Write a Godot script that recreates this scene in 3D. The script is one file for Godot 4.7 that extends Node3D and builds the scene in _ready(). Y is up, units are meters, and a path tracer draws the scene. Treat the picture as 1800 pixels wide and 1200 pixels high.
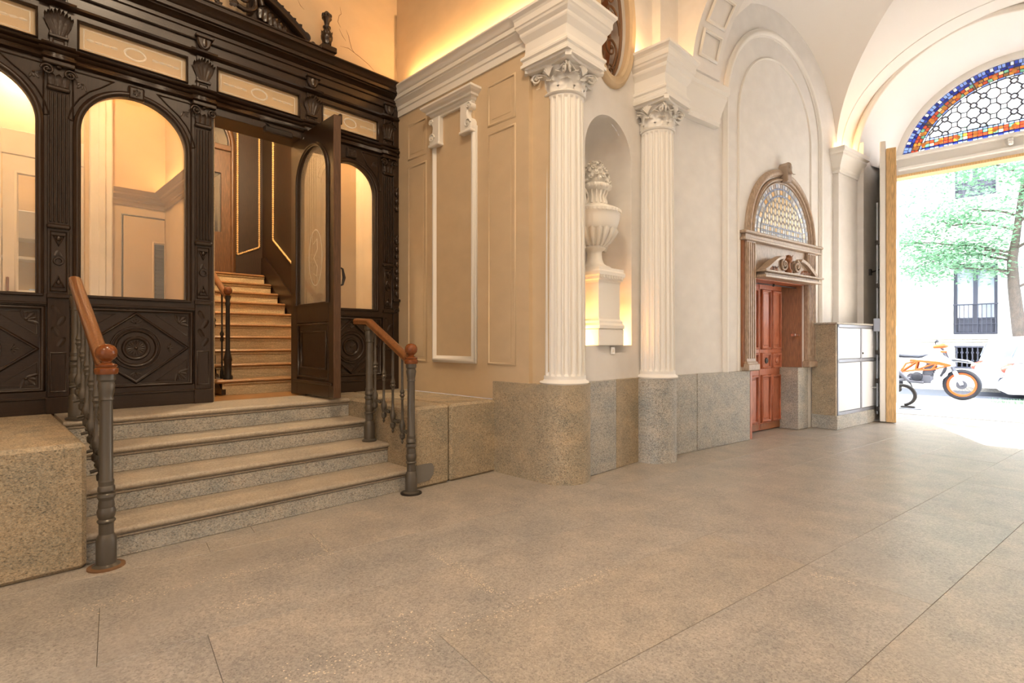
extends Node3D
# Entrance hall: AB = frame of the screen wall (x along it, z towards the viewer), DF = frame of the carriage passage.
const TA := 0.779813   # 44.68 deg
const TD := 0.928515   # 53.2 deg
var AB: Transform3D
var DF: Transform3D
var M := {}
var taken := {}
var rng := RandomNumberGenerator.new()

class MB extends RefCounted:
	var v := PackedVector3Array()
	var n := PackedVector3Array()
	var t := Transform3D.IDENTITY
	var base := Transform3D.IDENTITY
	func at(x: Transform3D) -> MB:
		t = base * x
		return self
	func tri(a: Vector3, b: Vector3, c: Vector3, na: Vector3, nb: Vector3, nc: Vector3) -> void:
		a = t * a; b = t * b; c = t * c
		na = (t.basis * na).normalized(); nb = (t.basis * nb).normalized(); nc = (t.basis * nc).normalized()
		if (b - a).cross(c - a).dot(na + nb + nc) > 0.0:
			v.append(a); v.append(c); v.append(b); n.append(na); n.append(nc); n.append(nb)
		else:
			v.append(a); v.append(b); v.append(c); n.append(na); n.append(nb); n.append(nc)
	func quad(a: Vector3, b: Vector3, c: Vector3, d: Vector3, na: Vector3, nb: Vector3, nc: Vector3, nd: Vector3) -> void:
		tri(a, b, c, na, nb, nc)
		tri(a, c, d, na, nc, nd)
	func flat(pts: Array, toward: Vector3) -> void:   # convex face, normal on the side of toward
		var nn: Vector3 = (pts[1] - pts[0]).cross(pts[2] - pts[0]).normalized()
		if nn.dot(toward) < 0.0: nn = -nn
		for i in range(1, pts.size() - 1):
			tri(pts[0], pts[i], pts[i + 1], nn, nn, nn)
	func box(x0: float, y0: float, z0: float, x1: float, y1: float, z1: float, bev := 0.0) -> MB:
		var c := Vector3(x0 + x1, y0 + y1, z0 + z1) / 2.0
		var h := Vector3(absf(x1 - x0), absf(y1 - y0), absf(z1 - z0)) / 2.0
		bev = minf(bev, minf(h.x, minf(h.y, h.z)) * 0.9)
		for ax in 3:
			var u := (ax + 1) % 3
			var w := (ax + 2) % 3
			for s in [-1.0, 1.0]:
				var pts := []
				for q in [[-1, -1], [1, -1], [1, 1], [-1, 1]]:
					var p := Vector3.ZERO
					p[ax] = s * h[ax]; p[u] = q[0] * (h[u] - bev); p[w] = q[1] * (h[w] - bev)
					pts.append(c + p)
				var nn := Vector3.ZERO; nn[ax] = s
				flat(pts, nn)
				if bev > 0.0:
					for s2 in [-1.0, 1.0]:
						var e := []
						for q in [-1.0, 1.0]:
							var p := Vector3.ZERO
							p[ax] = s * h[ax]; p[u] = s2 * (h[u] - bev); p[w] = q * (h[w] - bev)
							e.append(c + p)
						for q in [1.0, -1.0]:
							var p := Vector3.ZERO
							p[ax] = s * (h[ax] - bev); p[u] = s2 * h[u]; p[w] = q * (h[w] - bev)
							e.append(c + p)
						var m := Vector3.ZERO; m[ax] = s; m[u] = s2
						flat(e, m)
		if bev > 0.0:
			for sx in [-1.0, 1.0]:
				for sy in [-1.0, 1.0]:
					for sz in [-1.0, 1.0]:
						var s := Vector3(sx, sy, sz)
						flat([c + s * Vector3(h.x, h.y - bev, h.z - bev), c + s * Vector3(h.x - bev, h.y, h.z - bev), c + s * Vector3(h.x - bev, h.y - bev, h.z)], s)
		return self
	func _edge_normals(p: PackedVector2Array, closed: bool, crease := 0.75) -> Array:
		# per edge: [normal at its start, normal at its end]
		var k := p.size() if closed else p.size() - 1
		var e := []
		for i in k:
			var d := (p[(i + 1) % p.size()] - p[i])
			e.append(Vector2(d.y, -d.x).normalized())
		var out := []
		for i in k:
			var a: Vector2 = e[i]
			var b: Vector2 = e[i]
			if closed or i > 0:
				var pr: Vector2 = e[(i - 1 + k) % k]
				if pr.dot(e[i]) > crease: a = (pr + e[i]).normalized()
			if closed or i < k - 1:
				var nx: Vector2 = e[(i + 1) % k]
				if nx.dot(e[i]) > crease: b = (nx + e[i]).normalized()
			out.append([a, b])
		return out
	func prism(poly: PackedVector2Array, z0: float, z1: float, crease := 0.75, bev := 0.0) -> MB:
		var p := poly.duplicate()
		if Geometry2D.is_polygon_clockwise(p): p.reverse()
		var en := _edge_normals(p, true, crease)
		var k := p.size()
		var ins := p
		var lo := minf(z0, z1)
		var hi := maxf(z0, z1)
		if bev > 0.0:
			ins = PackedVector2Array()
			for i in k:
				var m: Vector2 = (en[i][0] + en[(i - 1 + k) % k][1])
				var ea: Vector2 = en[i][0]
				ins.append(p[i] - m.normalized() * bev / maxf(0.4, absf(m.normalized().dot(ea))))
		for i in k:
			var a := p[i]
			var b := p[(i + 1) % k]
			var na := Vector3(en[i][0].x, en[i][0].y, 0)
			var nb := Vector3(en[i][1].x, en[i][1].y, 0)
			quad(Vector3(a.x, a.y, lo), Vector3(b.x, b.y, lo), Vector3(b.x, b.y, hi - bev), Vector3(a.x, a.y, hi - bev), na, nb, nb, na)
			if bev > 0.0:
				var ia := ins[i]
				var ib := ins[(i + 1) % k]
				var z := Vector3(0, 0, 1)
				quad(Vector3(a.x, a.y, hi - bev), Vector3(b.x, b.y, hi - bev), Vector3(ib.x, ib.y, hi), Vector3(ia.x, ia.y, hi), na + z, nb + z, nb + z, na + z)
		for s in 2:
			var q := ins if s == 1 else p
			var idx := Geometry2D.triangulate_polygon(q)
			var zz := hi if s == 1 else lo
			var nn := Vector3(0, 0, 1 if s == 1 else -1)
			for i in range(0, idx.size(), 3):
				tri(Vector3(q[idx[i]].x, q[idx[i]].y, zz), Vector3(q[idx[i + 1]].x, q[idx[i + 1]].y, zz), Vector3(q[idx[i + 2]].x, q[idx[i + 2]].y, zz), nn, nn, nn)
		return self
	func sweep(prof: PackedVector2Array, frames: Array, closed := false, loop := false, caps := true, crease := 0.75) -> MB:
		var en := _edge_normals(prof, closed, crease)
		var k := frames.size() if loop else frames.size() - 1
		for j in k:
			var f: Transform3D = frames[j]
			var g: Transform3D = frames[(j + 1) % frames.size()]
			for i in en.size():
				var a := prof[i]
				var b := prof[(i + 1) % prof.size()]
				var n0: Vector2 = en[i][0]
				var n1: Vector2 = en[i][1]
				var fx := f.basis.x.normalized(); var fy := f.basis.y.normalized()
				var gx := g.basis.x.normalized(); var gy := g.basis.y.normalized()
				quad(f * Vector3(a.x, a.y, 0), f * Vector3(b.x, b.y, 0), g * Vector3(b.x, b.y, 0), g * Vector3(a.x, a.y, 0), fx * n0.x + fy * n0.y, fx * n1.x + fy * n1.y, gx * n1.x + gy * n1.y, gx * n0.x + gy * n0.y)
		if caps and not loop:
			var idx := Geometry2D.triangulate_polygon(prof)
			for e in 2:
				var f: Transform3D = frames[0] if e == 0 else frames[frames.size() - 1]
				var d: Vector3 = (frames[0].origin - frames[1].origin) if e == 0 else (frames[frames.size() - 1].origin - frames[frames.size() - 2].origin)
				d = d.normalized()
				for i in range(0, idx.size(), 3):
					tri(f * Vector3(prof[idx[i]].x, prof[idx[i]].y, 0), f * Vector3(prof[idx[i + 1]].x, prof[idx[i + 1]].y, 0), f * Vector3(prof[idx[i + 2]].x, prof[idx[i + 2]].y, 0), d, d, d)
		return self
	func mould(prof: PackedVector2Array, pts: Array, out: Vector3, loop := false, crease := 0.75) -> MB:
		# profile x = in the plane to the inner (left) side of the path, y = out of the plane
		var fr := []
		var k := pts.size()
		for i in k:
			var dp: Vector3 = (pts[i] - pts[(i - 1 + k) % k]).normalized() if (i > 0 or loop) else Vector3.ZERO
			var dn: Vector3 = (pts[(i + 1) % k] - pts[i]).normalized() if (i < k - 1 or loop) else Vector3.ZERO
			var tn := (dp + dn).normalized()
			var x := out.cross(tn).normalized()
			var sc := 1.0
			if dp != Vector3.ZERO and dn != Vector3.ZERO:
				sc = 1.0 / maxf(0.3, x.dot(out.cross(dn).normalized()))
			fr.append(Transform3D(Basis(x * sc, out, tn), pts[i]))
		return sweep(prof, fr, true, loop, true, crease)
	func lathe(prof: PackedVector2Array, seg := 24, a0 := 0.0, a1 := TAU, crease := 0.6, squash := Vector2.ONE) -> MB:
		var en := _edge_normals(prof, false, crease)
		for j in seg:
			var p := a0 + (a1 - a0) * j / seg
			var q := a0 + (a1 - a0) * (j + 1) / seg
			var cp := Vector3(cos(p) * squash.x, 0, sin(p) * squash.y); var cq := Vector3(cos(q) * squash.x, 0, sin(q) * squash.y)
			for i in en.size():
				var a := prof[i]; var b := prof[i + 1]
				var n0: Vector2 = en[i][0]; var n1: Vector2 = en[i][1]
				var up := Vector3.UP
				var A := cp * a.x + up * a.y; var B := cp * b.x + up * b.y; var C := cq * b.x + up * b.y; var D := cq * a.x + up * a.y
				if a.x > 1e-5: tri(A, B, D, cp * n0.x + up * n0.y, cp * n1.x + up * n1.y, cq * n0.x + up * n0.y)
				if b.x > 1e-5: tri(B, C, D, cp * n1.x + up * n1.y, cq * n1.x + up * n1.y, cq * n0.x + up * n0.y)
		return self
	func tube(pts: Array, r, seg := 8, caps := true) -> MB:
		var k := pts.size()
		var x := Vector3.ZERO
		var fr := []
		for i in k:
			var d: Vector3 = (pts[mini(i + 1, k - 1)] - pts[maxi(i - 1, 0)]).normalized()
			if i == 0:
				x = d.cross(Vector3.UP if absf(d.y) < 0.9 else Vector3.RIGHT).normalized()
			else:
				x = (x - d * x.dot(d)).normalized()
			fr.append([pts[i], x, d.cross(x), r[i] if r is Array else r])
		for i in k - 1:
			for j in seg:
				var q := []
				for e in [[i, j], [i + 1, j], [i + 1, j + 1], [i, j + 1]]:
					var f = fr[e[0]]
					var an: float = TAU * e[1] / seg
					var nn: Vector3 = f[1] * cos(an) + f[2] * sin(an)
					q.append([f[0] + nn * f[3], nn])
				quad(q[0][0], q[1][0], q[2][0], q[3][0], q[0][1], q[1][1], q[2][1], q[3][1])
		if caps:
			for e in [0, k - 1]:
				var f = fr[e]
				var ring := []
				for j in seg:
					ring.append(f[0] + (f[1] * cos(TAU * j / seg) + f[2] * sin(TAU * j / seg)) * f[3])
				flat(ring, pts[0] - pts[1] if e == 0 else pts[k - 1] - pts[k - 2])
		return self
	func ball(c: Vector3, r: Vector3, seg := 12) -> MB:
		var rows := maxi(4, seg / 2)
		for i in rows:
			for j in seg:
				var q := []
				for e in [[i, j], [i + 1, j], [i + 1, j + 1], [i, j + 1]]:
					var th: float = PI * e[0] / rows
					var ph: float = TAU * e[1] / seg
					var d := Vector3(sin(th) * cos(ph), cos(th), sin(th) * sin(ph))
					q.append([c + d * r, d / r])
				if i > 0: tri(q[0][0], q[1][0], q[3][0], q[0][1], q[1][1], q[3][1])
				if i < rows - 1: tri(q[1][0], q[2][0], q[3][0], q[1][1], q[2][1], q[3][1])
		return self
	func grid(pts: Array, toward := Vector3.ZERO) -> MB:   # rows of points, smooth normals
		var R := pts.size()
		var C: int = pts[0].size()
		var nn := []
		for i in R:
			var row := []
			for j in C:
				var du: Vector3 = pts[mini(i + 1, R - 1)][j] - pts[maxi(i - 1, 0)][j]
				var dv: Vector3 = pts[i][mini(j + 1, C - 1)] - pts[i][maxi(j - 1, 0)]
				var m := du.cross(dv)
				if m.length() < 1e-12: m = Vector3.UP
				m = m.normalized()
				if toward != Vector3.ZERO and m.dot(toward) < 0.0: m = -m
				row.append(m)
			nn.append(row)
		for i in R - 1:
			for j in C - 1:
				quad(pts[i][j], pts[i + 1][j], pts[i + 1][j + 1], pts[i][j + 1], nn[i][j], nn[i + 1][j], nn[i + 1][j + 1], nn[i][j + 1])
		return self
	func leaf(x: Transform3D, L: float, W: float, curl := 0.5, bulge := 0.25, lobes := 4) -> MB:
		# acanthus leaf: grows along +y, faces +z, tip curls outwards
		var keep := t
		t = t * x
		var R := 4 * lobes
		var rows := []
		for i in R + 1:
			var s := float(i) / R
			var w := W * (0.35 + 0.9 * sin(PI * minf(1.0, s * 0.75 + 0.2))) * (0.78 + 0.22 * absf(sin(PI * s * lobes)))
			if i == R: w = W * 0.12
			var y := L * (s - curl * 0.45 * maxf(0.0, s - 0.55) * maxf(0.0, s - 0.55) * 4.0)
			var z := L * (bulge * 0.4 * s + curl * maxf(0.0, s - 0.5) * maxf(0.0, s - 0.5) * 1.6)
			var row := []
			for q in [-1.0, -0.55, -0.2, 0.0, 0.2, 0.55, 1.0]:
				row.append(Vector3(q * w, y - absf(q) * L * 0.05, z + W * (0.35 * (1.0 - q * q) - 0.18 * (1.0 if absf(absf(q) - 0.2) < 0.01 else 0.0)) - W * 0.2 * absf(q) * absf(sin(PI * s * lobes))))
			rows.append(row)
		grid(rows, Vector3(0, -0.2, 1))
		t = keep
		return self
	func spiral(x: Transform3D, r0: float, turns: float, th: float, seg := 8, tail := []) -> MB:
		var keep := t
		t = t * x
		var pts := []
		var rr := []
		for p in tail:
			pts.append(p); rr.append(th)
		var k := int(turns * 14)
		for i in k + 1:
			var s := float(i) / k
			var an := TAU * turns * s
			var r := r0 * pow(1.0 - s, 0.8) + th * 0.5
			pts.append(Vector3(cos(an) * r, sin(an) * r, th * 0.8 * s)); rr.append(th * (1.0 - 0.45 * s))
		tube(pts, rr, seg)
		ball(Vector3(0, 0, th * 0.8), Vector3.ONE * th * 1.1, 8)
		t = keep
		return self
	func mesh(m: Material) -> ArrayMesh:
		var a := []
		a.resize(Mesh.ARRAY_MAX)
		a[Mesh.ARRAY_VERTEX] = v
		a[Mesh.ARRAY_NORMAL] = n
		var am := ArrayMesh.new()
		am.add_surface_from_arrays(Mesh.PRIMITIVE_TRIANGLES, a)
		am.surface_set_material(0, m)
		return am

func numbered(called: String) -> String:
	var k: int = taken.get(called, 0)
	taken[called] = k + 1
	return called if k == 0 else "%s_%03d" % [called, k]

func tag(o: Node, label: String, category: String, group := "", kind := "thing") -> void:
	if label: o.set_meta("label", label)
	if category: o.set_meta("category", category)
	if group: o.set_meta("group", group)
	if kind: o.set_meta("kind", kind)

# a thing whose parts are built in the coordinates of the frame F; its node stands at F * base
func thing(called: String, label: String, category: String, F: Transform3D, base := Vector3.ZERO, group := "", kind := "thing") -> Node3D:
	var o := Node3D.new()
	o.name = numbered(called)
	add_child(o)
	o.transform = F * Transform3D(Basis(), base)
	o.set_meta("b", base)
	tag(o, label, category if kind == "thing" else "", group, kind)
	return o

func mb(o = null) -> MB:
	var m := MB.new()
	if o is Node3D:
		var r: Node = o
		while r.get_parent() != self: r = r.get_parent()
		if r.has_meta("b"): m.base = Transform3D(Basis(), -r.get_meta("b"))
	m.t = m.base
	return m

func part(o: Node, called: String, m: MB, material: Material, label := "") -> MeshInstance3D:
	var i := MeshInstance3D.new()
	i.name = called
	i.mesh = m.mesh(material)
	o.add_child(i, true)
	if label: i.set_meta("label", label)
	return i

func struct(called: String, m: MB, material: Material, F: Transform3D, label := "") -> MeshInstance3D:
	var i := MeshInstance3D.new()
	i.name = numbered(called)
	i.mesh = m.mesh(material)
	add_child(i)
	i.transform = F
	tag(i, label, "", "", "structure")
	return i

func wallB(a0: float) -> Transform3D:   # plane a = a0 of a frame: local x = z, y up, z = out of the wall towards -x
	return Transform3D(Basis(Vector3(0, 0, 1), Vector3(0, 1, 0), Vector3(-1, 0, 0)), Vector3(a0, 0, 0))

func T(x: float, y: float, z: float) -> Transform3D:
	return Transform3D(Basis(), Vector3(x, y, z))

func RX(a: float) -> Transform3D: return Transform3D(Basis(Vector3.RIGHT, a), Vector3.ZERO)
func RY(a: float) -> Transform3D: return Transform3D(Basis(Vector3.UP, a), Vector3.ZERO)
func RZ(a: float) -> Transform3D: return Transform3D(Basis(Vector3.BACK, a), Vector3.ZERO)

func pv(a: Array) -> PackedVector2Array:
	var p := PackedVector2Array()
	for i in range(0, a.size(), 2): p.append(Vector2(a[i], a[i + 1]))
	return p

func rect(x0: float, y0: float, x1: float, y1: float) -> PackedVector2Array:
	return pv([x0, y0, x1, y0, x1, y1, x0, y1])

func arc2(c: Vector2, rx: float, ry: float, a0: float, a1: float, seg: int) -> PackedVector2Array:
	var p := PackedVector2Array()
	for i in seg + 1:
		var an := a0 + (a1 - a0) * i / seg
		p.append(c + Vector2(cos(an) * rx, sin(an) * ry))
	return p

func arch_poly(x0: float, x1: float, y0: float, ys: float, seg := 24, ry := -1.0) -> PackedVector2Array:   # upright arch: closed outline
	var r := (x1 - x0) / 2.0
	var p := pv([x0, y0, x1, y0])
	p.append_array(arc2(Vector2((x0 + x1) / 2.0, ys), r, r if ry < 0 else ry, 0, PI, seg))
	return p

func to3(p: PackedVector2Array, z: float) -> Array:
	var o := []
	for q in p: o.append(Vector3(q.x, q.y, z))
	return o

# wall slab with holes: local xy rectangle cut by outlines, thickness z0..z1
func holed(m: MB, r: PackedVector2Array, holes: Array, z0: float, z1: float) -> void:
	var cuts := [-1e3]
	for hl in holes:
		var lo := 1e9
		var hi := -1e9
		for q in hl:
			lo = minf(lo, q.x); hi = maxf(hi, q.x)
		cuts.append((lo + hi) / 2.0)
	cuts.sort()
	cuts.append(1e3)
	for i in cuts.size() - 1:
		if cuts[i + 1] - cuts[i] < 1e-4: continue
		var pieces: Array = Geometry2D.intersect_polygons(r, rect(cuts[i], -100, cuts[i + 1], 100))
		for hl in holes:
			var nx := []
			for pc in pieces: nx.append_array(Geometry2D.clip_polygons(pc, hl))
			pieces = nx
		for pc in pieces: m.prism(pc, z0, z1)

func bead(w: float, hgt: float, k := 6) -> PackedVector2Array:   # half-round strip
	var p := PackedVector2Array()
	for i in k + 1:
		var an := PI * i / k
		p.append(Vector2(cos(an) * w / 2.0, sin(an) * hgt))
	return p

func ogee(w: float, d: float) -> PackedVector2Array:   # picture-frame moulding, highest at its outer side
	return pv([-w / 2, 0, w / 2, 0, w / 2, d * 0.35, w * 0.36, d * 0.42, w * 0.3, d * 0.75, w * 0.18, d * 0.95, 0, d, -w * 0.14, d * 0.92, -w * 0.22, d * 0.7, -w * 0.3, d * 0.62, -w * 0.42, d * 0.5, -w * 0.5, d * 0.3])

# cornice profile (y = height, x = projection) scaled into a box d deep and h high; returned as a closed outline
func cornice(h: float, d: float) -> PackedVector2Array:
	return pv([0, 0, d * 0.12, 0, d * 0.12, h * 0.22, d * 0.2, h * 0.25, d * 0.2, h * 0.38, d * 0.3, h * 0.42, d * 0.42, h * 0.5, d * 0.5, h * 0.52, d * 0.5, h * 0.56, d * 0.62, h * 0.58, d * 0.62, h * 0.72, d * 0.68, h * 0.74, d * 0.74, h * 0.8, d * 0.86, h * 0.9, d * 0.98, h * 0.94, d, h * 0.95, d, h, 0, h])

func noise_bytes(kind: int, freq: float, sz: int, sd: int, oct := 1) -> PackedByteArray:
	var f := FastNoiseLite.new()
	f.noise_type = kind
	f.frequency = freq
	f.seed = sd
	f.fractal_type = FastNoiseLite.FRACTAL_FBM if oct > 1 else FastNoiseLite.FRACTAL_NONE
	f.fractal_octaves = oct
	if kind == FastNoiseLite.TYPE_CELLULAR: f.cellular_return_type = FastNoiseLite.RETURN_CELL_VALUE
	var im := f.get_seamless_image(sz, sz, false, false, 0.12)
	im.convert(Image.FORMAT_L8)
	return im.get_data()

func tex(sz: int, d: PackedByteArray, mip := true) -> ImageTexture:
	var im := Image.create_from_data(sz, sz, false, Image.FORMAT_RGB8, d)
	return ImageTexture.create_from_image(im)

func sm(called: String, c: Color, rough := 0.6, metal := 0.0) -> StandardMaterial3D:
	var m := StandardMaterial3D.new()
	m.resource_name = called
	m.albedo_color = c
	m.roughness = rough
	m.metallic = metal
	M[called] = m
	return m

func tri_tex(m: StandardMaterial3D, tx: Texture2D, sc: Vector3) -> StandardMaterial3D:
	m.albedo_texture = tx
	m.uv1_triplanar = true
	m.uv1_world_triplanar = true
	m.uv1_scale = sc
	return m

func materials() -> void:
	# granite: grains of grey, black, white and buff, with blotches
	var S := 2048
	var g1 := noise_bytes(FastNoiseLite.TYPE_CELLULAR, 0.16, S, 3)
	var g2 := noise_bytes(FastNoiseLite.TYPE_CELLULAR, 0.33, S, 7)
	var g3 := noise_bytes(FastNoiseLite.TYPE_SIMPLEX_SMOOTH, 0.004, S, 11, 4)
	var d := PackedByteArray()
	d.resize(S * S * 3)
	var g := PackedByteArray()
	g.resize(S * S * 3)
	for i in S * S:
		var a := g1[i]
		var b := g2[i]
		var c := (g3[i] - 128)
		var val := 210 + (a - 128) / 5 + (b - 128) / 6 + c / 6
		var warm := (b - 128) / 10 + c / 14
		if a < 30: val -= 40
		elif a > 226: val += 14
		if b < 22: val -= 26
		d[i * 3] = clampi(val + warm, 0, 255)
		d[i * 3 + 1] = clampi(val, 0, 255)
		d[i * 3 + 2] = clampi(val - warm - 3, 0, 255)
		var v2 := 218 + (a - 128) / 8 + (b - 128) / 9 + c / 8   # trodden floor, grains blurred by wear
		if b < 18: v2 -= 22
		g[i * 3] = clampi(v2 + c / 40, 0, 255)
		g[i * 3 + 1] = clampi(v2, 0, 255)
		g[i * 3 + 2] = clampi(v2 - c / 30, 0, 255)
	var gran := tex(S, d)
	var wear := tex(S, g)
	var W := 512
	var w1 := noise_bytes(FastNoiseLite.TYPE_SIMPLEX_SMOOTH, 0.02, W, 21, 4)
	var w2 := noise_bytes(FastNoiseLite.TYPE_SIMPLEX_SMOOTH, 0.012, W, 29, 3)
	var wd := PackedByteArray(); wd.resize(W * W * 3)
	var pl := PackedByteArray(); pl.resize(W * W * 3)
	for i in W * W:
		var q := 205 + (w1[i] - 128) / 3
		wd[i * 3] = clampi(q, 0, 255); wd[i * 3 + 1] = clampi(q - 3, 0, 255); wd[i * 3 + 2] = clampi(q - 8, 0, 255)
		var p := 246 + (w2[i] - 128) / 16
		pl[i * 3] = clampi(p, 0, 255); pl[i * 3 + 1] = clampi(p - (w1[i] - 128) / 60, 0, 255); pl[i * 3 + 2] = clampi(p - (w1[i] - 128) / 40, 0, 255)
	var wood := tex(W, wd)
	var plas := tex(W, pl)
	var GS := Vector3.ONE / 3.2
	tri_tex(sm("floor_granite", Color8(188, 179, 168), 0.42), wear, GS)
	tri_tex(sm("floor_granite_buff", Color8(189, 178, 164), 0.42), wear, GS * 1.13)
	tri_tex(sm("floor_granite_grey", Color8(184, 177, 168), 0.4), wear, GS * 0.91)
	tri_tex(sm("tread_granite", Color8(192, 178, 159), 0.5), wear, GS)
	tri_tex(sm("granite", Color8(204, 199, 191), 0.6), gran, GS * 1.6)
	tri_tex(sm("granite_warm", Color8(200, 182, 156), 0.65), gran, GS * 1.75)
	tri_tex(sm("cream", Color8(212, 188, 154), 0.8), plas, Vector3.ONE * 0.7)
	tri_tex(sm("ivory", Color8(234, 230, 225), 0.75), plas, Vector3.ONE * 0.7)
	sm("vault", Color8(232, 228, 223), 0.85)
	sm("stucco", Color8(232, 228, 221), 0.55)
	sm("statuary", Color8(236, 232, 224), 0.6)
	tri_tex(sm("dark_wood", Color8(62, 45, 33), 0.28), wood, Vector3(6, 0.6, 6))
	tri_tex(sm("dark_wood_flat", Color8(60, 43, 31), 0.28), wood, Vector3(0.6, 6, 6))
	tri_tex(sm("oak", Color8(158, 104, 62), 0.3), wood, Vector3(5, 1, 5))
	tri_tex(sm("turned_oak", Color8(154, 88, 46), 0.16), wood, Vector3(3, 3, 3))
	tri_tex(sm("pine", Color8(255, 212, 150), 0.5), wood, Vector3(8, 0.5, 8))
	tri_tex(sm("red_wood", Color8(220, 132, 96), 0.32), wood, Vector3(7, 0.6, 7))
	tri_tex(sm("brown_wood", Color8(176, 114, 72), 0.35), wood, Vector3(7, 0.6, 7))
	tri_tex(sm("glare_paled_wood", Color8(212, 188, 166), 0.34), wood, Vector3(5, 1, 5))  # doorway wood: the daylight glare on it is put into the pale colour
	tri_tex(sm("stair_wood", Color8(238, 216, 176), 0.4), wood, Vector3(0.6, 5, 5))
	tri_tex(sm("tread_wood", Color8(184, 140, 96), 0.35), wood, Vector3(0.6, 5, 5))
	tri_tex(sm("panel_brown", Color8(56, 38, 25), 0.45), wood, Vector3(5, 0.6, 5))
	tri_tex(sm("stained_wood", Color8(112, 78, 50), 0.4), wood, Vector3(7, 0.6, 7))
	tri_tex(sm("parquet", Color8(184, 136, 84), 0.35), wood, Vector3(0.6, 5, 5))
	sm("iron", Color8(94, 88, 80), 0.34, 0.4)
	sm("black_iron", Color8(44, 38, 34), 0.45, 0.3)
	sm("rust_iron", Color8(124, 92, 64), 0.6, 0.2)
	sm("gilt", Color8(214, 178, 120), 0.4)
	sm("steel", Color8(150, 154, 164), 0.35, 0.6)
	sm("laminate", Color8(222, 225, 230), 0.35)
	sm("chrome", Color8(220, 220, 222), 0.15, 1.0)
	sm("white_plastic", Color8(240, 240, 238), 0.35)
	var gl := sm("glass", Color(0.98, 0.97, 0.94, 0.06), 0.02)
	gl.transparency = BaseMaterial3D.TRANSPARENCY_ALPHA
	var hz := sm("reflection_veil_glass", Color(0.95, 0.88, 0.76, 0.28), 0.05)  # cream veil in the colour imitates the hall mirrored in the pane
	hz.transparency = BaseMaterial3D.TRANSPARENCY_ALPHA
	var et := sm("etched_glass", Color8(240, 222, 188), 0.3)
	et.transparency = BaseMaterial3D.TRANSPARENCY_ALPHA
	et.albedo_color.a = 0.7
	et.backlight_enabled = true
	et.backlight = Color8(240, 222, 188)
	var el := sm("etched_line", Color8(250, 242, 226), 0.4)
	el.transparency = BaseMaterial3D.TRANSPARENCY_ALPHA
	el.albedo_color.a = 0.5

func stained(called: String, c: Color, a: float) -> StandardMaterial3D:
	var m := sm(called, c, 0.12)
	m.transparency = BaseMaterial3D.TRANSPARENCY_ALPHA
	m.albedo_color.a = a
	return m

func light_area(called: String, F: Transform3D, at_: Vector3, dir: Vector3, w: float, h: float, col: Color, e: float, parent: Node = null) -> AreaLight3D:
	var l := AreaLight3D.new()
	l.name = called
	(parent if parent else self).add_child(l, true)
	var z := -(F.basis * dir).normalized()
	var xref := (F.basis * Vector3(1, 0, 0)) if absf(z.dot(F.basis * Vector3(1, 0, 0))) < 0.9 else (F.basis * Vector3(0, 0, 1))
	var y := z.cross(xref).normalized()
	l.global_transform = Transform3D(Basis(y.cross(z), y, z), F * at_)
	l.area_size = Vector2(w, h)
	l.light_color = col
	l.light_energy = e
	l.area_range = 30.0
	l.area_attenuation = 2.0
	l.shadow_enabled = true
	return l

func omni(called: String, F: Transform3D, at_: Vector3, col: Color, e: float, size := 0.05, parent: Node = null) -> OmniLight3D:
	var l := OmniLight3D.new()
	l.name = called
	(parent if parent else self).add_child(l, true)
	l.global_position = F * at_
	l.light_color = col
	l.light_energy = e
	l.light_size = size
	l.omni_range = 30.0
	l.omni_attenuation = 2.0
	l.shadow_enabled = true
	return l

const WARM := Color(1.0, 0.77, 0.5)
const WARM_SOFT := Color(1.0, 0.89, 0.75)

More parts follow.
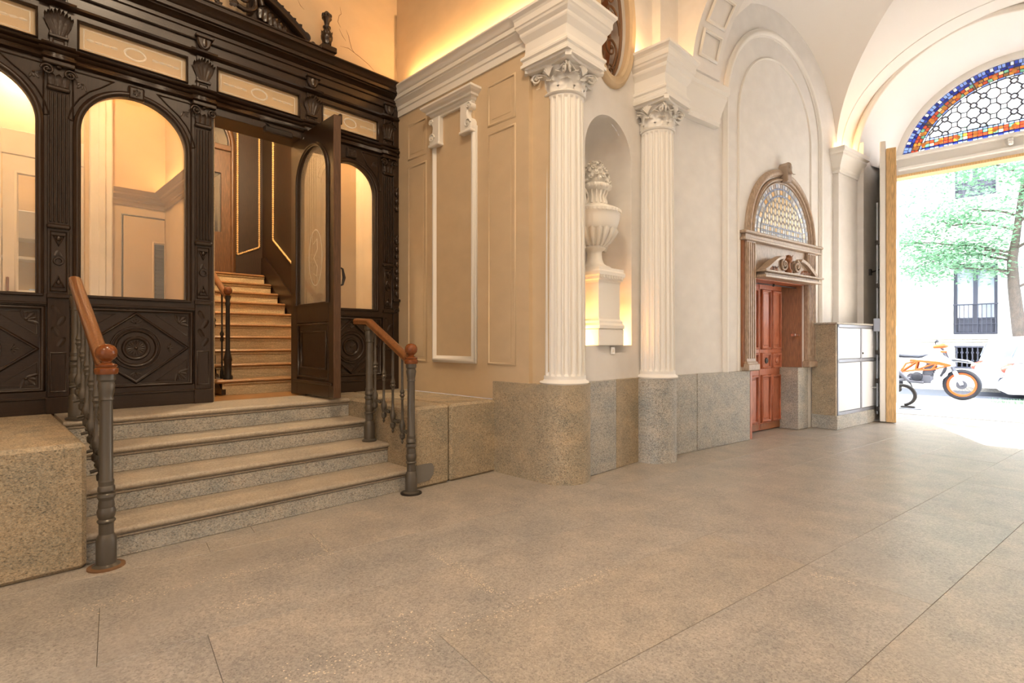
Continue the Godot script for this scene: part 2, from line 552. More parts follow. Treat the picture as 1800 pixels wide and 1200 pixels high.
func _ready() -> void:
	rng.seed = 5
	AB = Transform3D(Basis(Vector3(sin(TA), 0, -cos(TA)), Vector3.UP, Vector3(cos(TA), 0, sin(TA))), Vector3.ZERO)
	DF = Transform3D(Basis(Vector3(sin(TD), 0, -cos(TD)), Vector3.UP, Vector3(cos(TD), 0, sin(TD))), Vector3.ZERO)
	# camera: wide lens, level, slightly shifted
	var cam := Camera3D.new()
	cam.name = "camera"
	add_child(cam)
	cam.position = Vector3(0, 1.2, 0)
	cam.near = 0.05
	cam.far = 200.0
	cam.projection = Camera3D.PROJECTION_FRUSTUM
	cam.size = 2.0 * 600.0 / 936.3 * cam.near
	cam.frustum_offset = Vector2(0.0, 1.4 / 936.3 * cam.near)
	cam.current = true
	# sky
	var we := WorldEnvironment.new()
	we.name = "world"
	var env := Environment.new()
	env.background_mode = Environment.BG_SKY
	var sk := Sky.new()
	var ps := ProceduralSkyMaterial.new()
	ps.sky_top_color = Color(0.84, 0.9, 0.98)
	ps.sky_horizon_color = Color(0.97, 0.985, 1.0)
	ps.ground_horizon_color = Color(0.8, 0.82, 0.84)
	ps.ground_bottom_color = Color(0.5, 0.5, 0.5)
	ps.sky_energy_multiplier = 2.15
	ps.ground_energy_multiplier = 1.0
	sk.sky_material = ps
	env.sky = sk
	env.tonemap_mode = Environment.TONE_MAPPER_LINEAR
	env.tonemap_exposure = 2.35
	env.sdfgi_enabled = true
	env.ssao_enabled = true
	env.ssil_enabled = true
	we.environment = env
	add_child(we)
	# sun: comes over the roof across the street and through the portal
	var sun := DirectionalLight3D.new()
	sun.name = "sun"
	add_child(sun)
	var td := (AB.basis * Vector3(-3.0, -4.02, 1.26)).normalized()
	sun.look_at_from_position(Vector3.ZERO, td, Vector3.UP)
	sun.light_color = Color(1.0, 0.97, 0.93)
	sun.light_energy = 10.0
	sun.light_angular_distance = 0.53
	sun.shadow_enabled = true
	materials()
	floors()
	hall_shell()
	columns()
	passage()
	portal()
	lobby()
	screen()
	door_leaf()
	railings()
	wall_decor()
	niche()
	lift_door()
	cabinet()
	street()
	lamps()

func floors() -> void:
	# hall floor: granite slabs in courses along the passage, laid in joints over a bed
	var fl := struct("floor", mb().box(-8.5, -0.12, -7.6, 10.9, -0.016, 3.2), M.granite_warm, DF, "worn granite slab floor of the hall")
	var rows := [-4.75, -4.2, -3.66, -3.47, -3.05, -2.5, -1.93, -1.35, -0.8, -0.24, 0.32, 0.9, 1.5, 2.2]
	var joints := {-3.66: [0.445, 2.3], -3.47: [0.99, 3.3], -3.05: [-0.05, 2.55, 4.4], -2.5: [0.31, 1.46, 4.1], -1.93: [1.07, 2.99, 5.0], -1.35: [1.3, 3.0, 4.6], -0.8: [2.1, 3.8, 5.4]}
	var tones := [M.floor_granite, M.floor_granite_buff, M.floor_granite_grey, M.floor_granite]
	for i in rows.size() - 1:
		var cuts := [-8.0]
		var given: Array = joints.get(rows[i], [])
		var s: float = -8.0
		while s < 10.6:
			var nx: float = s + rng.randf_range(1.25, 2.1)
			for q in given:
				if s < q - 0.3 and nx > q - 0.45 and nx < q + 1.2: nx = q
			s = minf(nx, 10.8)
			if 10.8 - s < 0.5: s = 10.8
			cuts.append(s)
		for j in cuts.size() - 1:
			var m := mb()
			var up := rng.randf_range(-0.0006, 0.0006)
			m.box(cuts[j] + 0.0008, -0.04, rows[i] + 0.0008, cuts[j + 1] - 0.0008, up, rows[i + 1] - 0.0008, 0.0012)
			part(fl, "slab", m, tones[rng.randi() % 4])
	# pale mortar crumbs trodden into the slabs along the joints
	var cm := mb()
	var rc := RandomNumberGenerator.new()
	rc.seed = 77
	for ln in [[0.35, -1.97, 1.25, -1.93, 90, 0.05], [1.3, -1.92, 2.1, -1.92, 70, 0.03], [1.46, -2.75, 1.46, -2.08, 70, 0.02], [1.0, -3.42, 0.98, -3.02, 30, 0.01], [-0.2, -3.08, 1.0, -3.05, 80, 0.03], [0.9, -2.05, 1.08, -2.2, 20, 0.03], [0.4, -2.72, 0.6, -2.7, 30, 0.05], [2.2, -3.1, 3.0, -3.2, 40, 0.06], [2.9, -1.3, 2.95, -1.1, 24, 0.02]]:
		for k in ln[4] * 3:
			var t := rc.randf()
			var p := Vector3(lerpf(ln[0], ln[2], t) + rc.randfn(0, ln[5]), 0.0008, lerpf(ln[1], ln[3], t) + rc.randfn(0, ln[5]))
			var w := rc.randf_range(0.0012, 0.0048)
			var poly := []
			for q in 6: poly.append(p + Vector3(cos(TAU * q / 6.0) * w * rc.randf_range(0.5, 1.3), 0.0004, sin(TAU * q / 6.0) * w * rc.randf_range(0.5, 1.3)))
			cm.flat(poly, Vector3.UP)
	part(fl, "mortar_crumbs", cm, sm("mortar_pale", Color8(222, 210, 188), 0.9)).set_meta("kind", "stuff")
	# entrance steps between two granite blocks
	var st := thing("entrance_steps", "four worn granite steps with rounded nosings up to the wooden screen", "steps", AB, Vector3(1.46, 0, -4.2))
	var nose := [-3.634, -3.98, -4.345, -4.66]
	for i in 4:
		var h0 := 0.167 * i
		var h1 := 0.167 * (i + 1)
		var back: float = nose[i + 1] if i < 3 else -5.18
		var r := mb(st)
		r.box(0.425, h0, back - 0.12, 2.52, h1 - 0.06, nose[i] - 0.022, 0.004)
		part(st, "riser", r, M.granite)
		var z: float = nose[i]
		# rounded nosing with a roll and a fillet below it
		var prof := PackedVector2Array()
		prof.append(Vector2(-(z - back) - 0.1, h1))
		prof.append_array(pv([-0.03, h1, -0.014, h1 - 0.003, -0.004, h1 - 0.01, 0, h1 - 0.02, -0.003, h1 - 0.029, -0.01, h1 - 0.035, -0.026, h1 - 0.037, -0.026, h1 - 0.043, -0.016, h1 - 0.045, -0.014, h1 - 0.051, -0.018, h1 - 0.056, -0.032, h1 - 0.058, -0.032, h1 - 0.064]))
		prof.append(Vector2(-(z - back) - 0.1, h1 - 0.064))
		var m := mb(st)
		m.at(Transform3D(Basis(Vector3(0, 0, -1), Vector3.UP, Vector3(1, 0, 0)), Vector3(0, 0, z)))
		var pr := PackedVector2Array()
		for q in prof: pr.append(Vector2(-q.x, q.y))
		m.prism(pr, 0.425, 2.52, 0.5)
		part(st, "tread", m, M.tread_granite)
	# blocks on both sides of the steps
	var bl := thing("stair_block", "stained granite block closing the steps beside the dark handrail", "stone block", AB, Vector3(-0.3, 0, -4.3), "granite blocks beside the steps")
	bl.set_meta("label", "granite block with buff stains beside the longer handrail of the steps")
	part(bl, "stone", mb(bl).box(0.005, 0, -5.3, 0.425, 0.668, -3.6, 0.022), M.granite_warm)
	part(bl, "stone", mb(bl).box(-1.7, 0, -5.3, -0.005, 0.668, -3.6, 0.022), M.granite)
	var br := thing("stair_block", "granite block with a patched corner beside the shorter handrail of the steps", "stone block", AB, Vector3(2.98, 0, -4.3), "granite blocks beside the steps")
	part(br, "stone", mb(br).box(2.52, 0, -5.3, 2.878, 0.668, -3.6, 0.022), M.granite_warm)
	part(br, "stone", mb(br).box(2.886, 0, -5.3, 3.44, 0.668, -3.6, 0.022), M.granite_warm)
	var patch := mb(br)
	patch.at(T(2.6, 0.15, -3.602)).prism(pv([-0.07, -0.1, 0.06, -0.095, 0.105, -0.05, 0.11, 0.01, 0.085, 0.045, 0.0, 0.05, -0.075, 0.045]), 0.0, 0.006)
	part(br, "mortar_patch", patch, sm("mortar", Color8(120, 116, 110), 0.8), "grey mortar patch")
	# landing strip in front of the screen and the lobby floor behind it
	struct("floor", mb().box(-1.7, 0.4, -9.2, 3.44, 0.662, -5.26), M.parquet, AB, "brown wooden floor of the lobby")

func hall_shell() -> void:
	# wall B beside the screen
	var b := mb()
	b.at(wallB(3.436)).box(-5.3, 0.668, -0.35, -3.19, 3.8, 0.0)
	b.at(wallB(3.436)).box(-3.19, 0.0, -0.35, -3.0, 3.8, -0.05)
	b.at(wallB(3.436)).box(-3.64, 0.0, -0.35, -3.19, 0.668, -0.004)
	var wb := struct("wall_side", b, M.cream, AB, "cream plaster wall with panel mouldings beside the wooden screen")
	# its cornice, with a jog before the column
	var co := cornice(0.29, 0.13)
	var cm := mb()
	var pr := PackedVector2Array()
	for q in co: pr.append(Vector2(q.x, q.y))
	cm.at(T(3.436, 3.775, 0))
	var fr := []
	for q in [[-5.3, 0.0], [-3.19, 0.0]]:
		fr.append(Transform3D(Basis(Vector3(-1, 0, 0), Vector3.UP, Vector3(0, 0, 1)), Vector3(q[1], 0, q[0])))
	cm.sweep(pr, fr, true)
	fr = []
	for q in [[-3.19, 0.05], [-2.85, 0.05]]:
		fr.append(Transform3D(Basis(Vector3(-1, 0, 0), Vector3.UP, Vector3(0, 0, 1)), Vector3(q[1], 0, q[0])))
	cm.sweep(pr, fr, true)
	cm.at(T(0, 0, 0)).box(3.436, 3.775, -5.3, 3.8, 4.03, -2.86)
	struct("trim_1", cm, M.stucco, AB, "pale stepped cornice along the cream panelled wall")
	# the upper walls of the bay, above the cornice and above the screen
	struct("wall_upper_side", mb().box(3.47, 4.03, -5.6, 3.9, 6.1, -2.75), M.cream, AB, "warm plaster wall above the pale cornice")
	var up := mb()
	up.box(-1.9, 3.5, -5.75, 3.6, 6.1, -5.32)
	struct("wall_upper_back", up, M.cream, AB, "cracked warm plaster wall above the wooden screen")
	# plaster cracks are real grooves seen as dark slits; thin dark recess lines set in the wall
	var cr := thing("plaster_crack", "thin dark cracks in the warm plaster above the screen", "crack", AB, Vector3(2.9, 4.6, -5.32))
	for line in [[[2.75, 4.55], [2.79, 4.49], [2.83, 4.45]], [[2.76, 4.79], [2.775, 4.72], [2.75, 4.69], [2.735, 4.62], [2.77, 4.57]], [[2.83, 4.575], [2.86, 4.52], [2.875, 4.46], [2.9, 4.39], [2.935, 4.36]], [[2.3, 4.66], [2.33, 4.61], [2.37, 4.585]], [[2.76, 4.37], [2.86, 4.385], [3.0, 4.34], [3.1, 4.3], [3.18, 4.25]]]:
		var m := mb(cr)
		var pts := []
		var rr := []
		for i in line.size():
			pts.append(Vector3(line[i][0], line[i][1], -5.3195))
			rr.append(0.0022 if i > 0 and i < line.size() - 1 else 0.0006)
		m.tube(pts, rr, 5)
		part(cr, "crack", m, sm("crack_dark", Color8(92, 58, 30), 0.9))
	# closing walls of the hall outside the picture
	struct("wall_left", mb().box(-2.1, 0.0, -5.6, -1.7, 6.1, -2.6), M.cream, AB, "cream wall at the end of the screen bay")
	struct("wall_rear_left", mb().box(-8.5, 0, -4.4, -2.3, 6.1, -4.0), M.cream, DF)
	struct("wall_rear_right", mb().box(-8.5, 0, 2.0, 4.6, 6.1, 2.4), M.ivory, DF)
	struct("wall_return", mb().box(4.6, 0, 0.0, 5.0, 6.1, 2.4), M.ivory, DF)
	struct("wall_right", mb().box(5.0, 0, -0.02, 10.4, 6.1, 0.35), M.ivory, DF)
	var rear := mb().at(wallB(-8.5))
	holed(rear, rect(-4.4, 0, 2.4, 6.1), [arch_poly(-3.3, 0.6, -0.1, 3.2)], 0.0, -0.4)  # arch opening added behind the view to bring skylight into the hall
	struct("wall_rear", rear, M.ivory, DF, "far end wall of the hall with an unseen arch added to let daylight in")
	struct("ceiling", mb().box(-9.0, 6.1, -7.9, 11.6, 6.4, 3.5), M.vault, DF, "plaster ceiling of the hall")

func pedestal(o: Node3D, cx: float, cz: float, r: float, x0: float, zb: float, material: Material) -> void:
	# granite base: a block with a rounded front corner
	var p := PackedVector2Array()
	p.append(Vector2(x0, zb))
	var a := arc2(Vector2(cx, cz), cx - x0, r, PI, 0.0, 18)
	p.append_array(a)
	p.append(Vector2(2 * cx - x0, zb))
	var m := mb(o)
	m.at(m.base.affine_inverse() * m.base * Transform3D(Basis(Vector3(1, 0, 0), Vector3(0, 0, 1), Vector3(0, -1, 0)), Vector3.ZERO))
	m.prism(p, -0.838, 0.0, 0.5)
	part(o, "pedestal", m, material)

func fluted_shaft(m: MB, r0: float, r1: float, y0: float, y1: float, flutes: int) -> void:
	var cross := []
	for k in flutes:
		var st := TAU / flutes
		for q in [[0.0, 0.0], [0.14, 0.0], [0.2, 0.5], [0.32, 0.88], [0.52, 1.0], [0.72, 0.88], [0.84, 0.5], [0.9, 0.0]]:
			cross.append([(k + q[0]) * st, q[1]])
	var ys := [[0.0, 0.0], [0.012, 0.0], [0.02, 0.75], [0.028, 1.0], [0.3, 1.0], [0.6, 1.0], [0.972, 1.0], [0.982, 0.75], [0.99, 0.0], [1.0, 0.0]]
	for i in ys.size() - 1:
		for j in cross.size():
			var q := []
			for e in [[i, j], [i + 1, j], [i + 1, (j + 1) % cross.size()], [i, (j + 1) % cross.size()]]:
				var yy = ys[e[0]]
				var cc = cross[e[1]]
				var R: float = lerpf(r0, r1, yy[0]) * (1.0 + 0.012 * sin(PI * yy[0]))
				var rad: float = R - R * 0.105 * cc[1] * yy[1]
				q.append(Vector3(cos(cc[0]) * rad, y0 + (y1 - y0) * yy[0], sin(cc[0]) * rad))
			var mid: Vector3 = (q[0] + q[2]) / 2.0
			m.flat([q[0], q[1], q[2]], Vector3(mid.x, 0, mid.z))
			m.flat([q[0], q[2], q[3]], Vector3(mid.x, 0, mid.z))

func capital(o: Node3D, c: Vector3, r: float, h: float, material: Material, turn := 0.0) -> void:
	var X := T(c.x, c.y, c.z) * RY(turn)
	var bell := mb(o)
	bell.at(X).lathe(pv([0, 0, r * 1.06, 0, r * 1.12, h * 0.05, r * 1.06, h * 0.1, r * 0.98, h * 0.12, r * 0.96, h * 0.4, r * 1.02, h * 0.65, r * 1.2, h * 0.84, 0, h * 0.84]), 32)
	var cap := part(o, "capital", bell, material)
	var ab := mb(o)
	var p := PackedVector2Array()
	var w := r * 1.55
	for k in 4:
		var R := Transform2D(k * PI / 2, Vector2.ZERO)
		p.append(R * Vector2(w, -w * 0.86)); p.append(R * Vector2(w, -w * 0.86 + 0.001))
		for q in 7:
			var s := -0.8 + 1.6 * q / 6.0
			p.append(R * Vector2(w * (0.83 + 0.16 * s * s), s * w))
		p.append(R * Vector2(w, w * 0.86))
	var flatp := PackedVector2Array()
	for q in p: flatp.append(q)
	ab.at(X * T(0, h * 0.84, 0) * Transform3D(Basis(Vector3(1, 0, 0), Vector3(0, 0, 1), Vector3(0, -1, 0)), Vector3.ZERO))
	ab.prism(Geometry2D.convex_hull(flatp), -h * 0.16, -h * 0.09, 0.9)
	ab.prism(flatp if Geometry2D.triangulate_polygon(flatp).size() > 0 else Geometry2D.convex_hull(flatp), -h * 0.09, 0.0, 0.9)
	part(cap, "abacus", ab, material)
	var lv := mb(o)
	for k in 8:
		lv.at(X * RY(k * PI / 4)).leaf(T(0, h * 0.1, r * 1.0), h * 0.44, r * 0.34, 1.0, 0.2, 3)
	for k in 8:
		lv.at(X * RY(k * PI / 4 + PI / 8)).leaf(T(0, h * 0.24, r * 0.99), h * 0.56, r * 0.28, 1.1, 0.25, 3)
	part(cap, "acanthus_leaves", lv, material)
	for k in 4:
		var vo := mb(o)
		var B := X * RY(k * PI / 2 + PI / 4)
		for sgn in [-1.0, 1.0]:
			vo.at(B * T(sgn * r * 0.1, h * 0.66, r * 1.42) * RY(sgn * PI / 2.4) ).spiral(Transform3D.IDENTITY, h * 0.15, 1.7, h * 0.042, 6)
			vo.at(B).tube([Vector3(sgn * r * 0.75, h * 0.45, r * 0.72), Vector3(sgn * r * 0.5, h * 0.66, r * 0.98), Vector3(sgn * r * 0.2, h * 0.79, r * 1.3), Vector3(sgn * r * 0.1, h * 0.78, r * 1.46)], [h * 0.02, h * 0.03, h * 0.035, h * 0.035], 6)
		part(cap, "volute", vo, material)
	for k in 4:
		var sh := mb(o)
		sh.at(X * RY(k * PI / 2) * T(0, h * 0.72, r * 1.2))
		for q in 7:
			var an := -1.2 + 2.4 * q / 6.0
			sh.tube([Vector3(0, -h * 0.16, 0), Vector3(sin(an) * h * 0.14, cos(an) * h * 0.12 - h * 0.02, h * 0.05), Vector3(sin(an) * h * 0.2, cos(an) * h * 0.2, h * 0.02)], [h * 0.014, h * 0.034, h * 0.026], 6)
		part(cap, "shell", sh, material)

func entablature(o: Node3D, x0: float, x1: float, z0: float, z1: float, y0: float, y1: float, d: float, material: Material) -> void:
	# block with necking below and a projecting cornice above, the same on the seen sides
	var h := y1 - y0
	var prof := pv([-0.1, 0, 0.03, 0, 0.03, h * 0.05, 0.016, h * 0.08, 0.016, h * 0.12, 0.03, h * 0.15, 0.03, h * 0.19, 0.004, h * 0.24, 0.0, h * 0.3, 0.0, h * 0.46, 0.016, h * 0.52, 0.03, h * 0.57, 0.034, h * 0.6, 0.034, h * 0.64, d * 0.55, h * 0.7, d * 0.6, h * 0.74, d * 0.68, h * 0.76, d * 0.7, h * 0.86, d * 0.78, h * 0.9, d, h * 0.95, d, h, -0.1, h])
	var m := mb(o)
	var loopp := [[x0, z0], [x0, z1], [x1, z1], [x1, z0]]
	var fr := []
	var cx := (x0 + x1) / 2.0
	var cz := (z0 + z1) / 2.0
	for q in loopp:
		fr.append(Transform3D(Basis(Vector3(signf(q[0] - cx), 0, signf(q[1] - cz)), Vector3.UP, Vector3(0, 0, 1)), Vector3(q[0], y0, q[1])))
	# straight runs, mitred at the corners
	for i in 4:
		var a: Transform3D = fr[i]
		var b: Transform3D = fr[(i + 1) % 4]
		for k in prof.size() - 1:
			var p := prof[k]
			var q := prof[k + 1]
			m.flat([a * Vector3(p.x, p.y, 0), b * Vector3(p.x, p.y, 0), b * Vector3(q.x, q.y, 0), a * Vector3(q.x, q.y, 0)], ((a.origin + b.origin) / 2.0 - Vector3(cx, y0, cz)).normalized() * Vector3(q.y - p.y, 0, q.y - p.y).abs() + Vector3(0, (p.x - q.x), 0))
	m.box(x0 + 0.01, y0, z0 + 0.01, x1 - 0.01, y1, z1 - 0.01)
	part(o, "entablature", m, material)

func columns() -> void:
	var specs := [
		[Vector3(3.655, 0, -2.97), 0.19, 0.17, "fluted white column between the panelled wall and the urn niche", [3.40, 3.89, -3.2, -2.735]],
		[Vector3(4.91, 0, -2.77), 0.178, 0.16, "fluted white column between the urn niche and the arched wooden doorway", [4.69, 5.13, -3.1, -2.56]]]
	for i in 2:
		var s = specs[i]
		var c: Vector3 = s[0]
		var o := thing("fluted_column", s[3], "column", AB, c, "fluted columns of the hall")
		pedestal(o, c.x + (0.0 if i == 0 else 0.0), c.z + (-0.02 if i == 0 else -0.04), 0.245 if i == 0 else 0.225, c.x - (0.25 if i == 0 else 0.22), -3.62 if i == 0 else -3.2, M.granite_warm if i == 0 else M.granite)
		var bm := mb(o)
		var rb: float = s[1]
		bm.at(T(c.x, 0.838, c.z)).lathe(pv([0, 0, rb * 1.12, 0, rb * 1.16, 0.012, rb * 1.12, 0.026, rb * 1.03, 0.032, rb * 1.0, 0.045, 0, 0.045]), 40)
		part(o, "column_base", bm, M.stucco)
		var sh := mb(o)
		sh.at(T(c.x, 0, c.z))
		fluted_shaft(sh, rb, s[2], 0.88, 3.33, 20)
		part(o, "shaft", sh, M.stucco)
		capital(o, Vector3(c.x, 3.32, c.z), s[2], 0.27, M.stucco)
		var e = s[4]
		entablature(o, e[0], e[1], e[2], e[3], 3.59, 4.06, 0.1, M.stucco)

func arc_row(F: Transform3D, x: float, cz: float, cy: float, rz: float, ry: float, a0: float, seg := 44) -> Array:
	# points of an upright arc in the plane x = const of a frame
	var out := []
	for j in seg + 1:
		var an := PI - a0 - (PI - 2.0 * a0) * j / seg
		out.append(F * Vector3(x, cy + sin(an) * ry, cz + cos(an) * rz))
	return out

func loft_rows(m: MB, rows: Array, inside: Vector3) -> void:
	# surface through arcs, smooth along each arc, facing the point inside
	for i in rows.size() - 1:
		var A: Array = rows[i]
		var B: Array = rows[i + 1]
		var k := A.size()
		var nn := []
		for j in k:
			var ta: Vector3 = A[mini(j + 1, k - 1)] - A[maxi(j - 1, 0)]
			var x := (B[j] - A[j] as Vector3).cross(ta).normalized()
			if x.dot(inside - A[j]) < 0.0: x = -x
			nn.append(x)
		for j in k - 1: m.quad(A[j], B[j], B[j + 1], A[j + 1], nn[j], nn[j], nn[j + 1], nn[j + 1])

func passage() -> void:
	# wall C with the niche and the oval grille above it
	var c := mb()
	var r := 0.385
	var holes := [arch_poly(4.25 - r, 4.25 + r, 1.17, 2.96, 28)]
	var oval := arc2(Vector2(4.27, 4.32), 0.30, 0.6, 0, TAU, 40)
	oval.remove_at(oval.size() - 1)
	c.at(T(0, 0, -2.9))
	holed(c, rect(3.7, 0.0, 5.1, 3.5), holes, -0.06, 0.0)
	holed(c, rect(3.7, 3.5, 5.1, 6.1), [oval], -0.3, 0.0)
	# half round niche shell
	var hs := c
	for i in 20:
		var a0 := PI * i / 20
		var a1 := PI * (i + 1) / 20
		var p0 := Vector3(4.25 + cos(a0) * r, 0, -0.06 - sin(a0) * r * 0.95); var p1 := Vector3(4.25 + cos(a1) * r, 0, -0.06 - sin(a1) * r * 0.95)
		var n0 := Vector3(-cos(a0), 0, sin(a0)); var n1 := Vector3(-cos(a1), 0, sin(a1))
		hs.quad(p0 + Vector3(0, 1.17, 0), p1 + Vector3(0, 1.17, 0), p1 + Vector3(0, 2.96, 0), p0 + Vector3(0, 2.96, 0), n0, n1, n1, n0)
	var rows := []
	for i in 11:
		var row := []
		var th := PI / 2 * i / 10.0
		for j in 21:
			var ph := PI * j / 20.0
			row.append(Vector3(4.25 + cos(ph) * r * cos(th), 2.96 + sin(th) * r, -0.06 - sin(ph) * r * 0.95 * cos(th)))
		rows.append(row)
	for i in 10:
		for j in 20:
			var ctr := Vector3(4.25, 2.96, -0.06)
			hs.quad(rows[i][j], rows[i][j + 1], rows[i + 1][j + 1], rows[i + 1][j], ctr - rows[i][j], ctr - rows[i][j + 1], ctr - rows[i + 1][j + 1], ctr - rows[i + 1][j])
	hs.box(4.25 - r, 1.1, -0.5, 4.25 + r, 1.17, -0.0)
	hs.box(3.7, 1.0, -0.75, 5.1, 3.5, -0.5)
	struct("wall_niche", c, M.ivory, AB, "ivory wall between the two columns with the lit niche")
	var bc := struct("baseboard_niche", mb().box(3.8, 0, -2.95, 4.72, 0.846, -2.862), M.granite, AB, "granite dado under the niche")
	part(bc, "slab", mb().box(3.86, 0.002, -2.88, 4.30, 0.846, -2.855, 0.004), M.granite)
	part(bc, "slab", mb().box(4.304, 0.002, -2.88, 4.70, 0.846, -2.855, 0.004), M.granite_warm)
	# wall D
	var d := mb()
	d.at(T(0, 0, -3.51))
	holed(d, rect(4.55, 0.0, 10.9, 6.1), [rect(6.34, -0.1, 7.70, 2.5)], -0.06, 0.0)
	d.box(4.55, 0, -0.55, 6.22, 6.1, -0.06)
	d.box(7.74, 0, -0.55, 10.9, 6.1, -0.06)
	d.box(6.22, 2.5, -0.55, 7.74, 6.1, -0.06)
	d.box(6.22, 0, -0.6, 7.74, 2.5, -0.4)
	var wd := struct("wall_passage", d, M.ivory, DF, "ivory wall of the carriage passage with a blind arch")
	# blind arch mouldings round the doorway
	var am := mb()
	for q in [[5.74, 8.2, 3.98, 1.2, 0.1, 0.045], [6.03, 7.9, 3.95, 0.92, 0.03, 0.02]]:
		var path := []
		for p in arch_open(q[0], q[1], 0.85, q[2], 40, q[3]): path.append(Vector3(p.x, p.y, -3.51))
		am.mould(ogee(q[4], q[5]), path, Vector3(0, 0, 1))
	struct("trim_2", am, M.stucco, DF, "white moulding of the tall blind arch round the doorway")
	# granite dado along the passage wall
	var bd := struct("baseboard_passage", mb().box(4.6, 0, -3.55, 6.26, 0.85, -3.505), M.granite, DF, "pale granite dado beside the wooden doorway")
	for q in [[4.7, 5.165, M.granite], [5.173, 6.262, M.granite]]:
		part(bd, "slab", mb().box(q[0], 0.002, -3.52, q[1], 0.852, -3.49, 0.004), q[2])
	part(bd, "slab", mb().box(7.50, 0.002, -3.75, 7.80, 0.852, -3.49, 0.006), M.granite)
	part(bd, "slab", mb().box(9.6, 0.002, -3.55, 10.4, 0.852, -3.49, 0.006), M.granite)
	# pilaster with an impost at the portal end
	var pm := mb()
	pm.box(8.63, 0, -3.52, 9.3, 3.72, -3.43, 0.004)
	struct("trim_3", pm, M.ivory, DF, "plain ivory pilaster beside the portal")
	var im := mb()
	var pr := pv([0, 0, 0.02, 0, 0.02, 0.03, 0.03, 0.04, 0.03, 0.08, 0.05, 0.13, 0.08, 0.2, 0.1, 0.24, 0.1, 0.27, 0.13, 0.29, 0.13, 0.35, 0, 0.35])
	impost_run(im, pr, 8.63, 9.3, -3.43, 3.72)
	struct("trim_4", im, M.stucco, DF, "white moulded impost at the foot of the portal arch")
	# impost that runs on from the second column along the wall
	var i2 := mb()
	var p2 := PackedVector2Array()
	for q in pr: p2.append(q * Vector2(0.75, 1.25))
	impost_run(i2, p2, 4.6, 5.5, -3.45, 3.64)
	struct("trim_5", i2, M.stucco, DF, "white moulded impost running from the column towards the doorway")
	# cross vault over the passage bay: four curved cells meeting in groins
	var sc := 7.05
	var hs2 := 1.7
	var nc := -1.77
	var hn := 1.74
	var y0 := 4.15
	var rise := 1.38
	for cell in 4:
		var m := mb()
		var K := 28
		var J := 14
		var rws := []
		for i in K + 1:
			var ph := PI * i / K
			var x := cos(ph)
			var row := []
			for j in J + 1:
				var f := lerpf(1.0, absf(x), float(j) / J)
				var y := y0 + rise * sin(ph)
				if cell < 2: row.append(Vector3(sc + hs2 * x, y, nc + (-1.0 if cell == 0 else 1.0) * hn * f))
				else: row.append(Vector3(sc + (-1.0 if cell == 2 else 1.0) * hs2 * f, y, nc + hn * x))
			rws.append(row)
		for i in K:
			var nn := []
			for ii in [i, i + 1]:
				var ph: float = PI * ii / K
				var n2 := Vector2(cos(ph) * rise, sin(ph) * (hs2 if cell < 2 else hn)).normalized()
				nn.append(-Vector3(n2.x, n2.y, 0) if cell < 2 else -Vector3(0, n2.y, n2.x))
			for j in J:
				m.quad(rws[i][j], rws[i + 1][j], rws[i + 1][j + 1], rws[i][j + 1], nn[0], nn[1], nn[1], nn[0])
		struct("ceiling_vault", m, M.vault, DF, "curved plaster cell of the cross vault over the passage")
	# coffered arch that springs from the second column across the passage
	var ca := mb()
	var e0 := 4.85
	var e1 := 5.36
	var rin := 1.56
	var outer := arc2(Vector2(nc, 4.08), 2.2, 2.6, 0, PI, 40)
	var inner := arc2(Vector2(nc, 4.08), rin, 1.32, PI, 0, 40)
	var shape := PackedVector2Array()
	shape.append_array(outer); shape.append_array(inner)
	ca.at(wallB(0.0) * T(0, 0, 0))
	# local z of wallB is -x: extrude between -e1 and -e0
	ca.prism(shape, -e1, -e0, 0.6)
	var arch := struct("trim_6", ca, M.ivory, DF, "plaster arch across the passage with coffered soffit")
	for k in 12:
		var a0 := 0.09 + (PI - 0.18) * k / 12.0 + 0.035
		var a1 := 0.09 + (PI - 0.18) * (k + 1) / 12.0 - 0.035
		var path := []
		for q in [[e0 + 0.1, a0], [e1 - 0.1, a0], [e1 - 0.1, a1], [e0 + 0.1, a1]]:
			path.append(Vector3(q[0], 4.08 + sin(q[1]) * 1.315, nc - cos(q[1]) * (rin - 0.005)))
		var am2: float = (a0 + a1) / 2.0
		var cm := mb()
		cm.mould(ogee(0.035, 0.022), path, -Vector3(0, sin(am2) / 1.32, -cos(am2) / rin).normalized(), true)
		part(arch, "coffer_frame", cm, M.stucco)
	# wall above the coffered arch towards the hall
	var aw := mb().at(wallB(0.0))
	holed(aw, rect(-3.6, 4.05, 0.3, 6.1), [arch_poly(nc - 2.0, nc + 2.0, 3.9, 4.08, 30, 2.0)], -5.3, -5.0)
	struct("wall_arch", aw, M.cream, DF)
	grille_oval()

func arch_open(x0: float, x1: float, y0: float, ys: float, seg: int, ry: float) -> PackedVector2Array:
	var p := pv([x1, y0])
	p.append_array(arc2(Vector2((x0 + x1) / 2.0, ys), (x1 - x0) / 2.0, ry, 0, PI, seg))
	p.append(Vector2(x0, y0))
	return p

